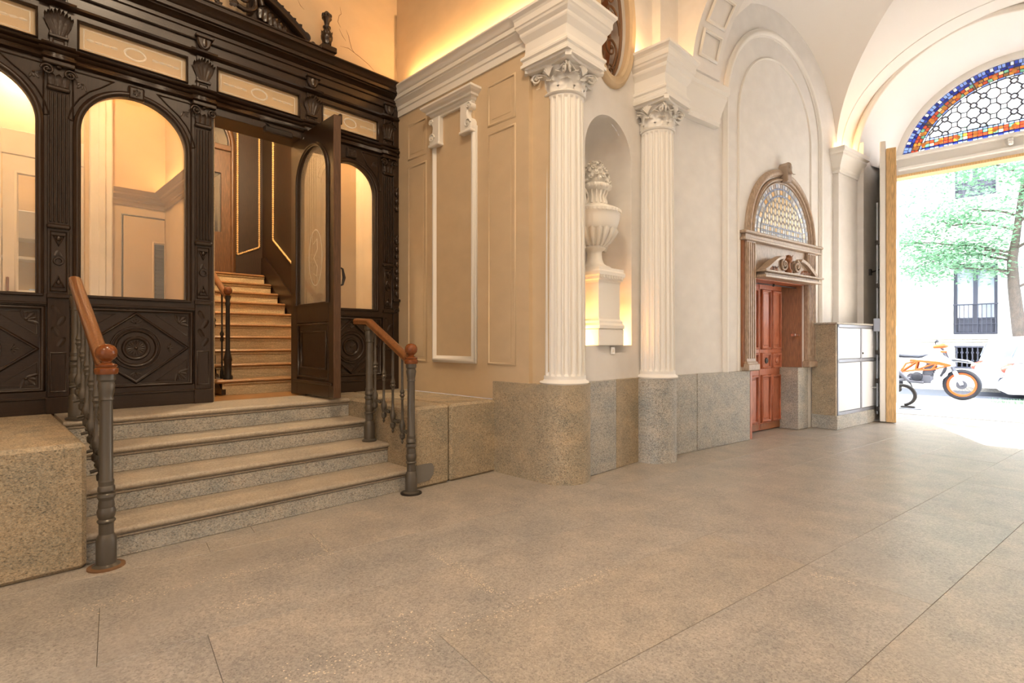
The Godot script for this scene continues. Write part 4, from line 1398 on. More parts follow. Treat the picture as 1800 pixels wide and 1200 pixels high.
func screen() -> void:
	var o := thing("wooden_screen", "dark carved wooden screen with arched panes and transom lights above the granite steps", "screen", AB, Vector3(1.4, 0.668, SZ))
	window_bay(o, -0.46, 0.385, -0.395, 0.326)
	window_bay(o, 0.515, 1.36, 0.575, 1.293)
	window_bay(o, 2.475, 3.235, 2.55, 3.14)
	for i in 5: pilaster(o, PIL[i], SZ, 0.064)
	# end stile with carved drops against the wall
	var es := mb(o)
	es.box(3.362, 0.668, SZ - 0.09, 3.436, 4.0, SZ + 0.02, 0.004)
	var stile := part(o, "end_stile", es, M.dark_wood)
	var dr := mb(o)
	for q in [[1.75, 2.35], [2.72, 2.9]]:
		var y: float = q[0]
		while y < q[1]:
			dr.ball(Vector3(3.4, y, SZ + 0.03), Vector3(0.022, 0.034, 0.02), 8)
			dr.leaf(T(3.4, y + 0.03, SZ + 0.02) * RZ(0.5), 0.06, 0.014, 0.4, 0.2, 2)
			dr.leaf(T(3.4, y + 0.03, SZ + 0.02) * RZ(-0.5), 0.06, 0.014, 0.4, 0.2, 2)
			y += 0.085
	dr.at(T(3.4, 1.55, SZ + 0.02)).spiral(Transform3D.IDENTITY, 0.03, 1.4, 0.009, 6, [Vector3(0.04, 0.12, 0), Vector3(0.045, 0.05, 0)])
	dr.at(T(0, 0, 0)).box(3.35, 1.66, SZ, 3.436, 1.69, SZ + 0.06, 0.006)
	part(stile, "carved_drop", dr, M.dark_wood)
	# bands: architrave, transom rails, frieze and cornice, breaking forward over the pilasters
	var runs := [["architrave", 3.30, [[0.014, 0.0], [0.03, 0.012], [0.03, 0.03], [0.018, 0.036], [0.018, 0.05], [0.036, 0.06], [0.044, 0.075], [0.0, 0.085]]], ["transom_rail", 3.385, [[0.0, 0.0], [0.012, 0.01], [0.026, 0.02], [0.03, 0.035], [0.0, 0.05]]], ["frieze_moulding", 3.715, [[0.0, 0.0], [0.012, 0.006], [0.03, 0.018], [0.034, 0.034], [0.01, 0.042], [0.0, 0.05]]]]
	for rn in runs:
		var m := mb(o)
		var prof := PackedVector2Array([Vector2(-0.08, 0.0)])
		for q in rn[2]: prof.append(Vector2(q[0], q[1]))
		prof.append(Vector2(-0.08, prof[prof.size() - 1].y))
		var path := []
		path.append(Vector2(-0.62, 0.0))
		for x in PIL:
			path.append(Vector2(x - 0.07, 0.0)); path.append(Vector2(x - 0.07, 0.03)); path.append(Vector2(x + 0.07, 0.03)); path.append(Vector2(x + 0.07, 0.0))
		path.append(Vector2(3.436, 0.0))
		var fr := []
		for i in path.size():
			var dp: Vector2 = (path[i] - path[i - 1]).normalized() if i > 0 else Vector2.ZERO
			var dn: Vector2 = (path[i + 1] - path[i]).normalized() if i < path.size() - 1 else Vector2.ZERO
			var np := Vector2(-dp.y, dp.x)
			var nn := Vector2(-dn.y, dn.x)
			var ox := (np + nn).normalized()
			var sc := 1.0 / maxf(0.5, ox.dot(nn if dn != Vector2.ZERO else np))
			fr.append(Transform3D(Basis(Vector3(ox.x, 0, ox.y) * sc, Vector3.UP, Vector3(1, 0, 0)), Vector3(path[i].x, rn[1], SZ + path[i].y)))
		m.sweep(prof, fr, true)
		part(o, rn[0], m, M.dark_wood_flat)
	var cn := mb(o)
	var cp := cornice(0.225, 0.2)
	for seg in [[-0.62, 0.0, 3.436]]:
		cn.sweep(cp, [Transform3D(Basis(Vector3(0, 0, 1), Vector3.UP, Vector3(1, 0, 0)), Vector3(seg[0], 3.86, SZ)), Transform3D(Basis(Vector3(0, 0, 1), Vector3.UP, Vector3(1, 0, 0)), Vector3(seg[2], 3.86, SZ))], true)
	cn.box(-0.62, 3.74, SZ - 0.08, 3.436, 3.87, SZ + 0.0)
	cn.box(-0.62, 3.84, SZ - 0.02, 3.436, 3.87, SZ + 0.025, 0.008)
	part(o, "cornice", cn, M.dark_wood_flat)
	# transom lights: etched panes
	for q in [[-0.52, 0.45], [0.45, 1.425], [1.425, 2.41], [2.41, 3.30]]:
		var x0: float = q[0] + 0.053
		var x1: float = q[1] - 0.053
		var g0 := x0 + 0.07
		var g1 := x1 - 0.075
		var f := mb(o)
		for pc in Geometry2D.clip_polygons(rect(x0, 3.42, (x0 + x1) / 2.0, 3.73), rect(g0, 3.452, g1, 3.66)): f.at(T(0, 0, SZ)).prism(pc, -0.06, 0.0)
		for pc in Geometry2D.clip_polygons(rect((x0 + x1) / 2.0, 3.42, x1, 3.73), rect(g0, 3.452, g1, 3.66)): f.at(T(0, 0, SZ)).prism(pc, -0.06, 0.0)
		f.at(T(0, 0, 0)).mould(bead(0.016, 0.014, 4), [Vector3(g0 - 0.006, 3.446, SZ), Vector3(g1 + 0.006, 3.446, SZ), Vector3(g1 + 0.006, 3.666, SZ), Vector3(g0 - 0.006, 3.666, SZ)], Vector3(0, 0, 1), true)
		var tf := part(o, "transom_frame", f, M.dark_wood_flat)
		part(tf, "etched_pane", mb(o).box(g0 - 0.01, 3.445, SZ - 0.032, g1 + 0.01, 3.668, SZ - 0.028), M.etched_glass, "pale etched glass")
		var e := mb(o)
		var cx := (g0 + g1) / 2.0
		e.mould(bead(0.008, 0.002, 3), [Vector3(g0 + 0.03, 3.48, SZ - 0.028), Vector3(g1 - 0.03, 3.48, SZ - 0.028), Vector3(g1 - 0.03, 3.632, SZ - 0.028), Vector3(g0 + 0.03, 3.632, SZ - 0.028)], Vector3(0, 0, 1), true)
		e.mould(bead(0.016, 0.002, 3), to3(arc2(Vector2(cx, 3.556), 0.07, 0.045, 0, TAU * 23 / 24.0, 23), SZ - 0.028), Vector3(0, 0, 1), true)
		for sg in [-1.0, 1.0]:
			for k in 4: e.leaf(T(cx + sg * (0.12 + k * 0.05), 3.556, SZ - 0.028) * RZ(-sg * PI / 2), 0.05, 0.012, 0.0, 0.0, 2)
		part(tf, "etching", e, M.etched_line)
	# broken scroll pediment
	var pb := mb(o)
	pb.box(-0.72, 4.08, SZ - 0.08, 2.6, 4.165, SZ + 0.12, 0.004)
	pb.box(-0.73, 4.15, SZ - 0.08, 2.61, 4.17, SZ + 0.13, 0.006)
	pb.box(2.46, 4.15, SZ - 0.04, 2.62, 4.21, SZ + 0.14, 0.008)
	part(o, "pediment_plinth", pb, M.dark_wood_flat)
	for sg in [1.0, -1.0]:
		var X := T(0.94, 0, 0) * Transform3D(Basis.from_scale(Vector3(sg, 1, 1)), Vector3.ZERO)
		var sp := mb(o)
		var top := []
		for i in 15:
			var s := i / 14.0
			top.append(Vector3(1.40 - 0.53 * s, 4.2 + 0.30 * pow(s, 0.8) * (1.0 + 0.12 * sin(PI * s)), SZ + 0.04))
		sp.at(X)
		var shape := PackedVector2Array()
		for q in top: shape.append(Vector2(q.x, q.y))
		shape.append(Vector2(0.86, 4.172)); shape.append(Vector2(1.42, 4.172))
		sp.prism(shape, SZ - 0.05, SZ + 0.0)
		sp.mould(pv([-0.03, -0.03, 0.03, -0.03, 0.034, 0.02, 0.02, 0.04, -0.01, 0.034, -0.03, 0.05]), top, Vector3(0, 0, 1))
		var ped := part(o, "scroll_pediment", sp, M.dark_wood)
		var vv := mb(o)
		vv.at(X * T(0.82, 4.36, SZ + 0.05)).spiral(Transform3D.IDENTITY, 0.14, 1.9, 0.026, 8)
		vv.at(X * T(1.39, 4.25, SZ + 0.05)).spiral(RZ(PI), 0.045, 1.4, 0.013, 6)
		vv.at(X * T(1.46, 4.195, SZ + 0.05)).spiral(RZ(PI), 0.03, 1.3, 0.011, 6)
		part(ped, "volute", vv, M.dark_wood)
		var lv := mb(o)
		for k in 6:
			lv.at(X).leaf(T(1.22 - k * 0.05, 4.2 + k * 0.012, SZ + 0.02) * RZ(0.5 - k * 0.12), 0.09 + k * 0.014, 0.03, 0.5, 0.2, 3)
		for k in 7:
			lv.leaf(T(1.3 - k * 0.06, 4.3 + k * 0.035, SZ + 0.05) * RZ(-0.9), 0.07, 0.02, 0.6, 0.2, 2)
		part(ped, "acanthus_leaves", lv, M.dark_wood)
		var fi := mb(o)
		fi.at(X * T(1.61, 4.21, SZ + 0.05)).lathe(pv([0, 0, 0.05, 0, 0.052, 0.02, 0.03, 0.04, 0.036, 0.055, 0.056, 0.09, 0.06, 0.12, 0.046, 0.165, 0.028, 0.195, 0.04, 0.21, 0.04, 0.222, 0.022, 0.235, 0.03, 0.28, 0.05, 0.305, 0.046, 0.32, 0.0, 0.32]), 20)
		for k in 8:
			fi.at(X * T(1.61, 4.21, SZ + 0.05) * RY(TAU * k / 8.0)).leaf(T(0, 0.045, 0.04), 0.13, 0.02, 0.1, 0.2, 3)
			fi.ball(Vector3(0.035, 0.335, 0.0), Vector3(0.02, 0.022, 0.02), 8)
		fi.at(X * T(1.61, 4.21, SZ + 0.05)).ball(Vector3(0, 0.35, 0), Vector3(0.03, 0.035, 0.03), 10)
		part(o, "finial", fi, M.dark_wood)
	var ga := mb(o)
	ga.at(T(0.94, 0, 0)).prism(pv([-0.4, 4.17, 0.4, 4.17, 0.3, 4.6, -0.3, 4.6]), SZ - 0.05, SZ + 0.0)
	part(o, "tablet", ga, M.dark_wood)
	var gl := mb(o)
	var rg := RandomNumberGenerator.new()
	rg.seed = 9
	for k in 46:
		var s := rg.randf_range(-0.62, 0.68)
		var y := 4.2 + rg.randf_range(0.0, 0.12) * (1.0 + 0.6 * (1.0 - absf(s) / 0.68))
		var r := rg.randf_range(0.018, 0.036)
		gl.at(T(0.94 + s, y, SZ + 0.06 + rg.randf_range(-0.01, 0.03)))
		if k % 3 == 0: gl.leaf(RZ(rg.randf_range(-1.5, 1.5)), 0.09, 0.022, 0.6, 0.2, 3)
		elif k % 3 == 1: gl.ball(Vector3.ZERO, Vector3(r, r, r), 8)
		else:
			gl.ball(Vector3.ZERO, Vector3(r, r * 0.9, r * 0.8), 8)
			for p in 5: gl.leaf(RZ(TAU * p / 5.0), r * 1.7, r * 0.5, 0.5, 0.3, 1)
	part(o, "garland", gl, M.dark_wood, "carved garland of fruit and leaves")
	# door jambs of the doorway and the pale edge of the folded inner leaf
	var j := mb(o)
	j.box(1.489, 0.668, SZ - 0.32, 1.512, 3.3, SZ + 0.0, 0.003)
	j.box(2.338, 0.668, SZ - 0.32, 2.36, 3.3, SZ + 0.0, 0.003)
	j.box(1.489, 3.235, SZ - 0.3, 2.36, 3.32, SZ + 0.0, 0.003)
	part(o, "door_jamb", j, M.dark_wood)
	part(o, "jamb_strip", mb(o).box(1.5, 0.668, SZ - 0.06, 1.522, 3.235, SZ - 0.012, 0.003), M.stair_wood, "pale wooden strip along the jamb")

func door_leaf() -> void:
	var F := AB
	var o := thing("glazed_door", "dark wooden door leaf with an arched pane standing open over the landing", "door", F, Vector3(2.33, 0.668, -5.0))
	# built on the plane a = 2.33: local x = b, z = towards -a
	var X := wallB(2.36)
	var b0 := -5.45
	var b1 := -4.565
	var th := 0.052
	var glass := arch_poly(b0 + 0.12, b1 - 0.12, 1.58, 2.78, 28)
	var m := mb(o)
	m.at(X)
	var pcs: Array = Geometry2D.clip_polygons(rect(b0, 1.55, (b0 + b1) / 2.0, 3.275), glass)
	pcs.append_array(Geometry2D.clip_polygons(rect((b0 + b1) / 2.0, 1.55, b1, 3.275), glass))
	for pc in pcs: m.prism(pc, 0.0, th, 0.8)
	m.box(b0, 0.69, 0.0, b0 + 0.1, 1.56, th, 0.003)
	m.box(b1 - 0.1, 0.69, 0.0, b1, 1.56, th, 0.003)
	m.box(b0 + 0.1, 0.69, 0.0, b1 - 0.1, 0.83, th, 0.003)
	m.box(b0 + 0.1, 1.39, 0.0, b1 - 0.1, 1.56, th, 0.003)
	part(o, "stiles_and_rails", m, M.dark_wood)
	var pn := mb(o)
	pn.at(X).box(b0 + 0.09, 0.82, 0.012, b1 - 0.09, 1.4, th - 0.014, 0.002)
	pn.mould(ogee(0.03, 0.02), [Vector3(b0 + 0.115, 0.86, th - 0.014), Vector3(b1 - 0.115, 0.86, th - 0.014), Vector3(b1 - 0.115, 1.375, th - 0.014), Vector3(b0 + 0.115, 1.375, th - 0.014)], Vector3(0, 0, 1), true)
	pn.mould(ogee(0.02, 0.014), [Vector3(b0 + 0.18, 0.95, th - 0.014), Vector3(b1 - 0.18, 0.95, th - 0.014), Vector3(b1 - 0.18, 1.3, th - 0.014), Vector3(b0 + 0.18, 1.3, th - 0.014)], Vector3(0, 0, 1), true)
	pn.box(b0 + 0.03, 0.8, th - 0.002, b1 - 0.03, 0.83, th + 0.016, 0.006)
	part(o, "panel", pn, M.dark_wood)
	var am := mb(o)
	am.at(X).mould(ogee(0.04, 0.022), to3(arch_open(b0 + 0.11, b1 - 0.11, 1.57, 2.78, 28, (b1 - b0) / 2.0 - 0.11), th), Vector3(0, 0, 1))
	part(o, "arch_moulding", am, M.dark_wood)
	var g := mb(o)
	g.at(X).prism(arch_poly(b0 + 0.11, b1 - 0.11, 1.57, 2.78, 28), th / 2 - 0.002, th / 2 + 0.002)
	part(o, "glass_pane", g, M.reflection_veil_glass)
	var mon := mb(o)
	var mc := (b0 + b1) / 2.0 + 0.02
	mon.at(X).mould(bead(0.012, 0.002, 3), to3(arc2(Vector2(mc, 2.02), 0.14, 0.27, 0, TAU * 31 / 32.0, 31), th / 2 + 0.002), Vector3(0, 0, 1), true)
	mon.tube([Vector3(mc - 0.05, 2.16, th / 2), Vector3(mc + 0.03, 2.2, th / 2), Vector3(mc + 0.04, 2.1, th / 2), Vector3(mc - 0.04, 2.02, th / 2), Vector3(mc + 0.04, 1.93, th / 2), Vector3(mc + 0.02, 1.84, th / 2), Vector3(mc - 0.05, 1.87, th / 2)], 0.003, 5)
	part(o, "etched_monogram", mon, M.etched_line, "pale etched oval monogram")
	# closing edge, handle and rail bolts
	var ed := mb(o)
	ed.at(X).box(b1 - 0.004, 0.69, -0.012, b1 + 0.014, 3.275, th + 0.006, 0.004)
	part(o, "closing_edge", ed, tri_tex(sm("worn_edge", Color8(112, 82, 60), 0.4), M.dark_wood.albedo_texture, Vector3(6, 0.6, 6)), "worn brown closing edge")
	var hd := mb(o)
	var hx := b1 - 0.03
	hd.at(X).tube([Vector3(hx, 1.72, -0.004), Vector3(hx, 1.735, -0.05), Vector3(hx, 1.8, -0.065), Vector3(hx, 1.88, -0.05), Vector3(hx, 1.9, -0.004)], [0.009, 0.01, 0.016, 0.01, 0.009], 8)
	hd.ball(Vector3(hx, 1.69, -0.01), Vector3(0.013, 0.02, 0.01), 8)
	hd.ball(Vector3(hx, 1.93, -0.01), Vector3(0.013, 0.02, 0.01), 8)
	part(o, "handle", hd, M.black_iron, "black iron pull handle")
	var cs := mb(o)
	cs.at(X).box(b1 - 0.13, 3.2, -0.03, b1 + 0.01, 3.3, -0.001, 0.008)
	part(o, "carved_corner", cs, M.dark_wood)
	# closer arm on the architrave
	var c := thing("door_closer", "dark metal door closer arm under the screen architrave", "door closer", AB, Vector3(2.0, 3.2, SZ))
	part(c, "body", mb(c).box(1.93, 3.19, SZ + 0.01, 2.2, 3.25, SZ + 0.06, 0.01), M.black_iron)
	part(c, "arm", mb(c).tube([Vector3(1.98, 3.255, SZ + 0.04), Vector3(1.86, 3.26, SZ + 0.14), Vector3(2.28, 3.262, SZ + 0.2)], 0.008, 6), M.black_iron)

func lobby() -> void:
	# room behind the screen: stairs behind the doorway, cream office side to the left
	struct("wall_lobby_right", mb().box(3.436, 0.3, -7.0, 3.6, 5.0, -5.32), M.cream, AB, "cream lobby wall behind the arched pane")
	struct("wall_stair_right", mb().box(3.02, 0.3, -9.4, 3.3, 5.4, -6.95), M.panel_brown, AB, "dark brown panelled wall beside the wooden stairs")
	var sb := mb().at(T(0, 0, -8.2))
	holed(sb, rect(1.2, 0.3, 3.3, 5.4), [rect(1.84, 2.75, 2.45, 3.58), arch_poly(1.72, 2.54, 3.96, 4.0, 20)], -0.3, 0.0)
	sb.box(1.2, 2.0, -1.6, 2.8, 2.1, -0.3)
	sb.box(1.2, 4.9, -1.6, 2.8, 5.0, -0.3)
	sb.box(1.1, 2.0, -1.6, 1.2, 5.0, -0.3)
	sb.box(2.8, 2.0, -1.6, 2.9, 5.0, -0.3)
	sb.box(1.1, 2.0, -1.7, 2.9, 5.0, -1.6)
	struct("wall_stair_back", sb, M.panel_brown, AB, "dark brown panelled wall at the top of the wooden stairs")
	struct("wall_stair_left", mb().box(1.5, 0.3, -9.4, 1.535, 5.4, -5.42), M.cream, AB, "cream wall between the stairs and the office side")
	struct("wall_lobby_back", mb().box(-1.8, 0.3, -8.3, 1.55, 5.4, -8.1), M.cream, AB, "cream back wall of the lobby")
	struct("wall_lobby_left", mb().box(-2.1, 0.3, -8.3, -1.7, 5.4, -5.3), M.cream, AB)
	struct("ceiling_lobby", mb().box(-2.1, 4.7, -9.6, 3.9, 4.95, -5.4), M.cream, AB)
	# near cream wall facing of the stair wall with rope mouldings
	struct("wall_stair_near", mb().box(3.0, 0.66, -6.95, 3.44, 5.0, -6.2), M.cream, AB, "cream wall pier beside the foot of the stairs")
	var rope := mb()
	for seg in [[Vector3(3.428, 0.8, -5.78), Vector3(3.428, 3.6, -5.78)], [Vector3(2.992, 0.9, -6.4), Vector3(2.992, 3.6, -6.4)]]:
		var a: Vector3 = seg[0]
		var b: Vector3 = seg[1]
		var k := int((b - a).length() / 0.035)
		for i in k: rope.ball(a.lerp(b, (i + 0.5) / k), Vector3(0.016, 0.024, 0.016), 6)
	struct("trim_10", rope, M.stucco, AB, "pale beaded moulding on the cream lobby wall")
	# gilt mouldings on the dark walls
	var gm := mb()
	var runs := [[Vector3(2.67, 2.46, -8.19), Vector3(2.67, 4.7, -8.19)], [Vector3(2.67, 2.46, -8.19), Vector3(2.97, 2.6, -8.19)], [Vector3(2.97, 2.6, -8.19), Vector3(2.97, 4.7, -8.19)], [Vector3(3.01, 2.66, -7.78), Vector3(3.01, 4.7, -7.78)], [Vector3(3.01, 2.66, -7.78), Vector3(3.01, 2.16, -6.98)]]
	for r in runs:
		var kk := int((r[1] - r[0] as Vector3).length() / 0.03)
		gm.tube([r[0], r[1]], 0.009, 6)
		for i in kk: gm.ball(r[0].lerp(r[1], (i + 0.5) / kk), Vector3.ONE * 0.016, 6)
	struct("trim_11", gm, M.gilt, AB, "gilt mouldings on the dark brown stair walls")
	var sk := mb()
	sk.at(wallB(3.02)).prism(pv([-8.2, 2.2, -8.1, 2.2, -5.95, 0.75, -5.95, 1.05, -8.05, 2.44, -8.2, 2.44]), 0.0, 0.02)
	struct("baseboard_stair", sk, M.dark_wood_flat, AB, "dark raking skirting beside the wooden stairs")
	# stairs
	var o := thing("wooden_stairs", "flight of honey coloured wooden stairs seen through the open doorway", "stairs", AB, Vector3(2.4, 0.668, -7.0))
	for k in 10:
		var y0 := 0.668 + 0.151 * k
		var y1 := y0 + 0.151
		var z := -5.83 - 0.246 * k
		part(o, "riser", mb(o).box(1.79 if k else 1.77, y0 - 0.1, z - 0.06, 3.0, y1 - 0.03, z - 0.035, 0.003), M.stair_wood)
		var t := mb(o)
		t.box(1.76 if k else 1.7, y1 - 0.035, z - 0.29, 3.0, y1, z, 0.014)
		part(o, "tread", t, M.tread_wood)
		part(o, "nosing_bead", mb(o).box(1.78, y1 - 0.052, z - 0.05, 3.0, y1 - 0.035, z - 0.016, 0.006), M.stair_wood)
	part(o, "landing", mb(o).box(1.56, 2.0, -8.19, 1.78, 2.178, -7.2, 0.004), M.tread_wood)
	part(o, "string_board", mb(o).at(wallB(1.78)).prism(pv([-8.3, 2.2, -5.86, 0.72, -5.86, 0.668, -8.3, 0.668]), -0.02, 0.02), M.dark_wood)
	# inner railing
	var r := thing("stair_railing", "black iron railing with a brown handrail along the wooden stairs", "railing", AB, Vector3(1.85, 0.82, -5.95))
	var nw := mb(r)
	nw.at(T(1.84, 0.819, -5.93)).lathe(pv([0, 0, 0.045, 0, 0.048, 0.03, 0.034, 0.05, 0.036, 0.18, 0.044, 0.2, 0.03, 0.26, 0.022, 0.3, 0.02, 0.75, 0.028, 0.78, 0.02, 0.8, 0.03, 0.86, 0, 0.86]), 14)
	part(r, "newel", nw, M.black_iron)
	var bl := mb(r)
	bl.ball(Vector3(1.84, 1.73, -5.93), Vector3(0.042, 0.045, 0.042), 14)
	part(r, "newel_ball", bl, M.turned_oak)
	var hr := []
	for k in 13: hr.append(Vector3(1.84 - 0.006 * k, 1.66 + 0.138 * k + 0.0, -5.93 - 0.22 * k))
	part(r, "handrail", mb(r).tube(hr, 0.032, 10), M.oak)
	for k in 9:
		var b := mb(r)
		var z := -6.08 - 0.246 * k
		var y := 0.819 + 0.151 * k
		b.at(T(1.83 - 0.006 * k, y, z)).lathe(pv([0, 0, 0.018, 0, 0.018, 0.08, 0.01, 0.1, 0.009, 0.38, 0.02, 0.41, 0.013, 0.44, 0.022, 0.47, 0.009, 0.5, 0.009, 0.9, 0, 0.9]), 8)
		part(r, "baluster", b, M.black_iron)
	# dark arched door at the top of the stairs
	var d := thing("door_3", "brown arched door with dark panes at the head of the wooden stairs", "", AB, Vector3(2.13, 2.178, -8.2), "", "structure")
	var dm := mb(d)
	dm.at(T(0, 0, -8.2))
	holed(dm, rect(1.68, 2.18, 2.58, 3.92), [rect(1.84, 2.75, 2.45, 3.58)], 0.0, 0.03)
	part(d, "leaf", dm, M.stained_wood)
	part(d, "pane", mb(d).box(1.82, 2.73, -8.2, 2.47, 3.6, -8.196), M.glass)
	part(d, "fanlight_pane", mb(d).at(T(0, 0, -8.2)).prism(arch_poly(1.72, 2.54, 3.96, 4.0, 20), -0.004, 0.0), M.glass)
	part(d, "transom_bar", mb(d).box(1.68, 3.9, -8.2, 2.58, 3.98, -8.14, 0.01), M.stained_wood)
	part(d, "door_frame", mb(d).mould(ogee(0.09, 0.05), to3(arch_open(1.66, 2.6, 2.18, 4.0, 24, 0.47), -8.2), Vector3(0, 0, 1)), M.stained_wood)
	# side office: a short return wall with a door and its vent grille, seen through the pane beside the doorway
	struct("wall_office", mb().box(0.8, 0.3, -7.0, 1.5, 5.4, -6.9), M.cream, AB, "cream return wall of the lobby office")
	var od := thing("door_4", "cream flush door with a tall dark vent grille in the lobby", "", AB, Vector3(1.3, 0.668, -6.9), "", "structure")
	part(od, "leaf", mb(od).box(1.12, 0.67, -6.9, 1.494, 2.545, -6.888, 0.003), M.cream)
	part(od, "frame", mb(od).mould(pv([-0.008, 0, 0.008, 0, 0.008, 0.004, 0, 0.008, -0.008, 0.004]), [Vector3(1.494, 2.556, -6.9), Vector3(1.108, 2.556, -6.9), Vector3(1.108, 0.67, -6.9)], Vector3(0, 0, 1)), M.panel_brown)
	var vg := mb(od)
	vg.box(1.395, 0.9, -6.888, 1.482, 2.27, -6.878)
	var vent := part(od, "vent_grille", vg, M.black_iron, "dark perforated vent grille")
	for k in 30:
		part(vent, "slat", mb(od).box(1.4, 0.93 + k * 0.044, -6.88, 1.477, 0.95 + k * 0.044, -6.868, 0.003), M.black_iron)
	part(od, "grille_frame", mb(od).mould(ogee(0.018, 0.012), [Vector3(1.385, 0.88, -6.888), Vector3(1.49, 0.88, -6.888), Vector3(1.49, 2.29, -6.888), Vector3(1.385, 2.29, -6.888)], Vector3(0, 0, 1), true), M.cream)
	var lc := mb()
	lc.sweep(cornice(0.16, 0.12), [Transform3D(Basis(Vector3(0, 0, 1), Vector3.UP, Vector3(1, 0, 0)), Vector3(1.02, 2.66, -6.9)), Transform3D(Basis(Vector3(0, 0, 1), Vector3.UP, Vector3(1, 0, 0)), Vector3(1.5, 2.66, -6.9))], true)
	lc.sweep(cornice(0.16, 0.12), [Transform3D(Basis(Vector3(-1, 0, 0), Vector3.UP, Vector3(0, 0, 1)), Vector3(1.5, 2.66, -6.9)), Transform3D(Basis(Vector3(-1, 0, 0), Vector3.UP, Vector3(0, 0, 1)), Vector3(1.5, 2.66, -5.42))], true)
	struct("trim_12", lc, M.cream, AB, "cornice of the cream lobby wall")
	var pil := mb()
	pil.box(0.83, 0.668, -6.9, 1.02, 4.7, -6.84, 0.01)
	pil.box(0.9, 0.668, -6.9, 0.96, 4.7, -6.82, 0.008)
	struct("trim_13", pil, M.ivory, AB, "pale pilaster on the lobby wall")
	# glazed white door and the office behind it
	var gd := thing("door_5", "white framed glazed door to the bright lobby office", "", AB, Vector3(0.4, 0.668, -7.2), "", "structure")
	var gm2 := mb(gd)
	gm2.at(T(0, 0, -7.2))
	holed(gm2, rect(0.2, 0.668, 0.95, 3.05), [rect(0.3, 1.0, 0.8, 2.88)], -0.05, 0.0)
	part(gd, "leaf_frame", gm2, M.ivory)
	var gs := mb(gd)
	gs.box(-1.7, 0.668, -7.26, 0.192, 3.3, -7.2, 0.004)
	gs.box(0.192, 3.06, -7.26, 0.95, 3.3, -7.2, 0.004)
	part(gd, "door_case", gs, M.ivory)
	part(gd, "glazing_moulding", mb(gd).mould(ogee(0.03, 0.02), [Vector3(0.3, 1.0, -7.2), Vector3(0.8, 1.0, -7.2), Vector3(0.8, 2.88, -7.2), Vector3(0.3, 2.88, -7.2)], Vector3(0, 0, 1), true), M.ivory)
	part(gd, "pane", mb(gd).box(0.3, 1.0, -7.23, 0.8, 2.88, -7.226), M.glass)
	part(gd, "handle", mb(gd).box(0.225, 1.7, -7.2, 0.245, 1.84, -7.15, 0.006), M.turned_oak)
	var ds := thing("counter_desk", "white counter desk in the lobby office with papers on it", "desk", AB, Vector3(0.2, 0.668, -7.7))
	part(ds, "front", mb(ds).box(-0.9, 0.668, -7.85, 0.9, 1.68, -7.62, 0.01), M.laminate)
	part(ds, "top", mb(ds).box(-0.92, 1.68, -7.9, 0.92, 1.73, -7.58, 0.006), M.laminate)
	var pp := thing("paper_stack", "blue folder and papers on the white office counter", "papers", AB, Vector3(0.45, 1.73, -7.7))
	part(pp, "papers", mb(pp).box(0.3, 1.73, -7.8, 0.6, 1.75, -7.62, 0.002), M.white_plastic)
	part(pp, "folder", mb(pp).box(0.42, 1.75, -7.78, 0.62, 1.768, -7.64, 0.002), sm("folder_blue", Color8(150, 186, 232), 0.5))
	var sh := thing("wall_cabinet", "white wall cabinet above the office counter", "cabinet", AB, Vector3(0.2, 2.3, -8.0))
	part(sh, "carcass", mb(sh).box(-0.9, 2.32, -8.1, 0.9, 2.62, -7.78, 0.006), M.laminate)
	part(sh, "shelf_board", mb(sh).box(-0.9, 2.1, -8.1, 0.9, 2.13, -7.84, 0.004), M.laminate)

func baluster_mesh(h: float) -> MB:
	var m := MB.new()
	m.lathe(pv([0, -0.05, 0.004, -0.05, 0.012, -0.03, 0.006, -0.018, 0.022, 0.0, 0.024, 0.03, 0.014, 0.04, 0.022, 0.07, 0.026, 0.1, 0.016, 0.13, 0.011, 0.14, 0.010, h * 0.46, 0.014, h * 0.47, 0.012, h * 0.49, 0.022, h * 0.52, 0.014, h * 0.54, 0.02, h * 0.56, 0.012, h * 0.6, 0.010, h * 0.62, 0.010, h, 0, h]), 12, 0.0, TAU, 0.85)
	return m

func post_mesh(h: float) -> MB:
	var m := MB.new()
	m.lathe(pv([0, 0, 0.062, 0, 0.064, 0.012, 0.046, 0.022, 0.046, 0.15, 0.04, 0.168, 0.034, 0.178, 0.034, 0.235, 0.042, 0.245, 0.042, 0.252, 0.034, 0.26, 0.04, 0.275, 0.043, 0.3, 0.036, 0.32, 0.038, 0.33, 0.034, 0.36, 0.042, 0.378, 0.04, 0.392, 0.032, 0.4, 0.04, 0.41, 0.038, 0.43, 0.034, 0.436, 0.036, 0.46, 0.031, 0.47, 0.029, h - 0.14, 0.034, h - 0.135, 0.03, h - 0.12, 0.034, h - 0.1, 0.04, h - 0.06, 0.034, h - 0.04, 0.042, h - 0.03, 0.042, h, 0, h]), 20, 0.0, TAU, 0.88)
	return m

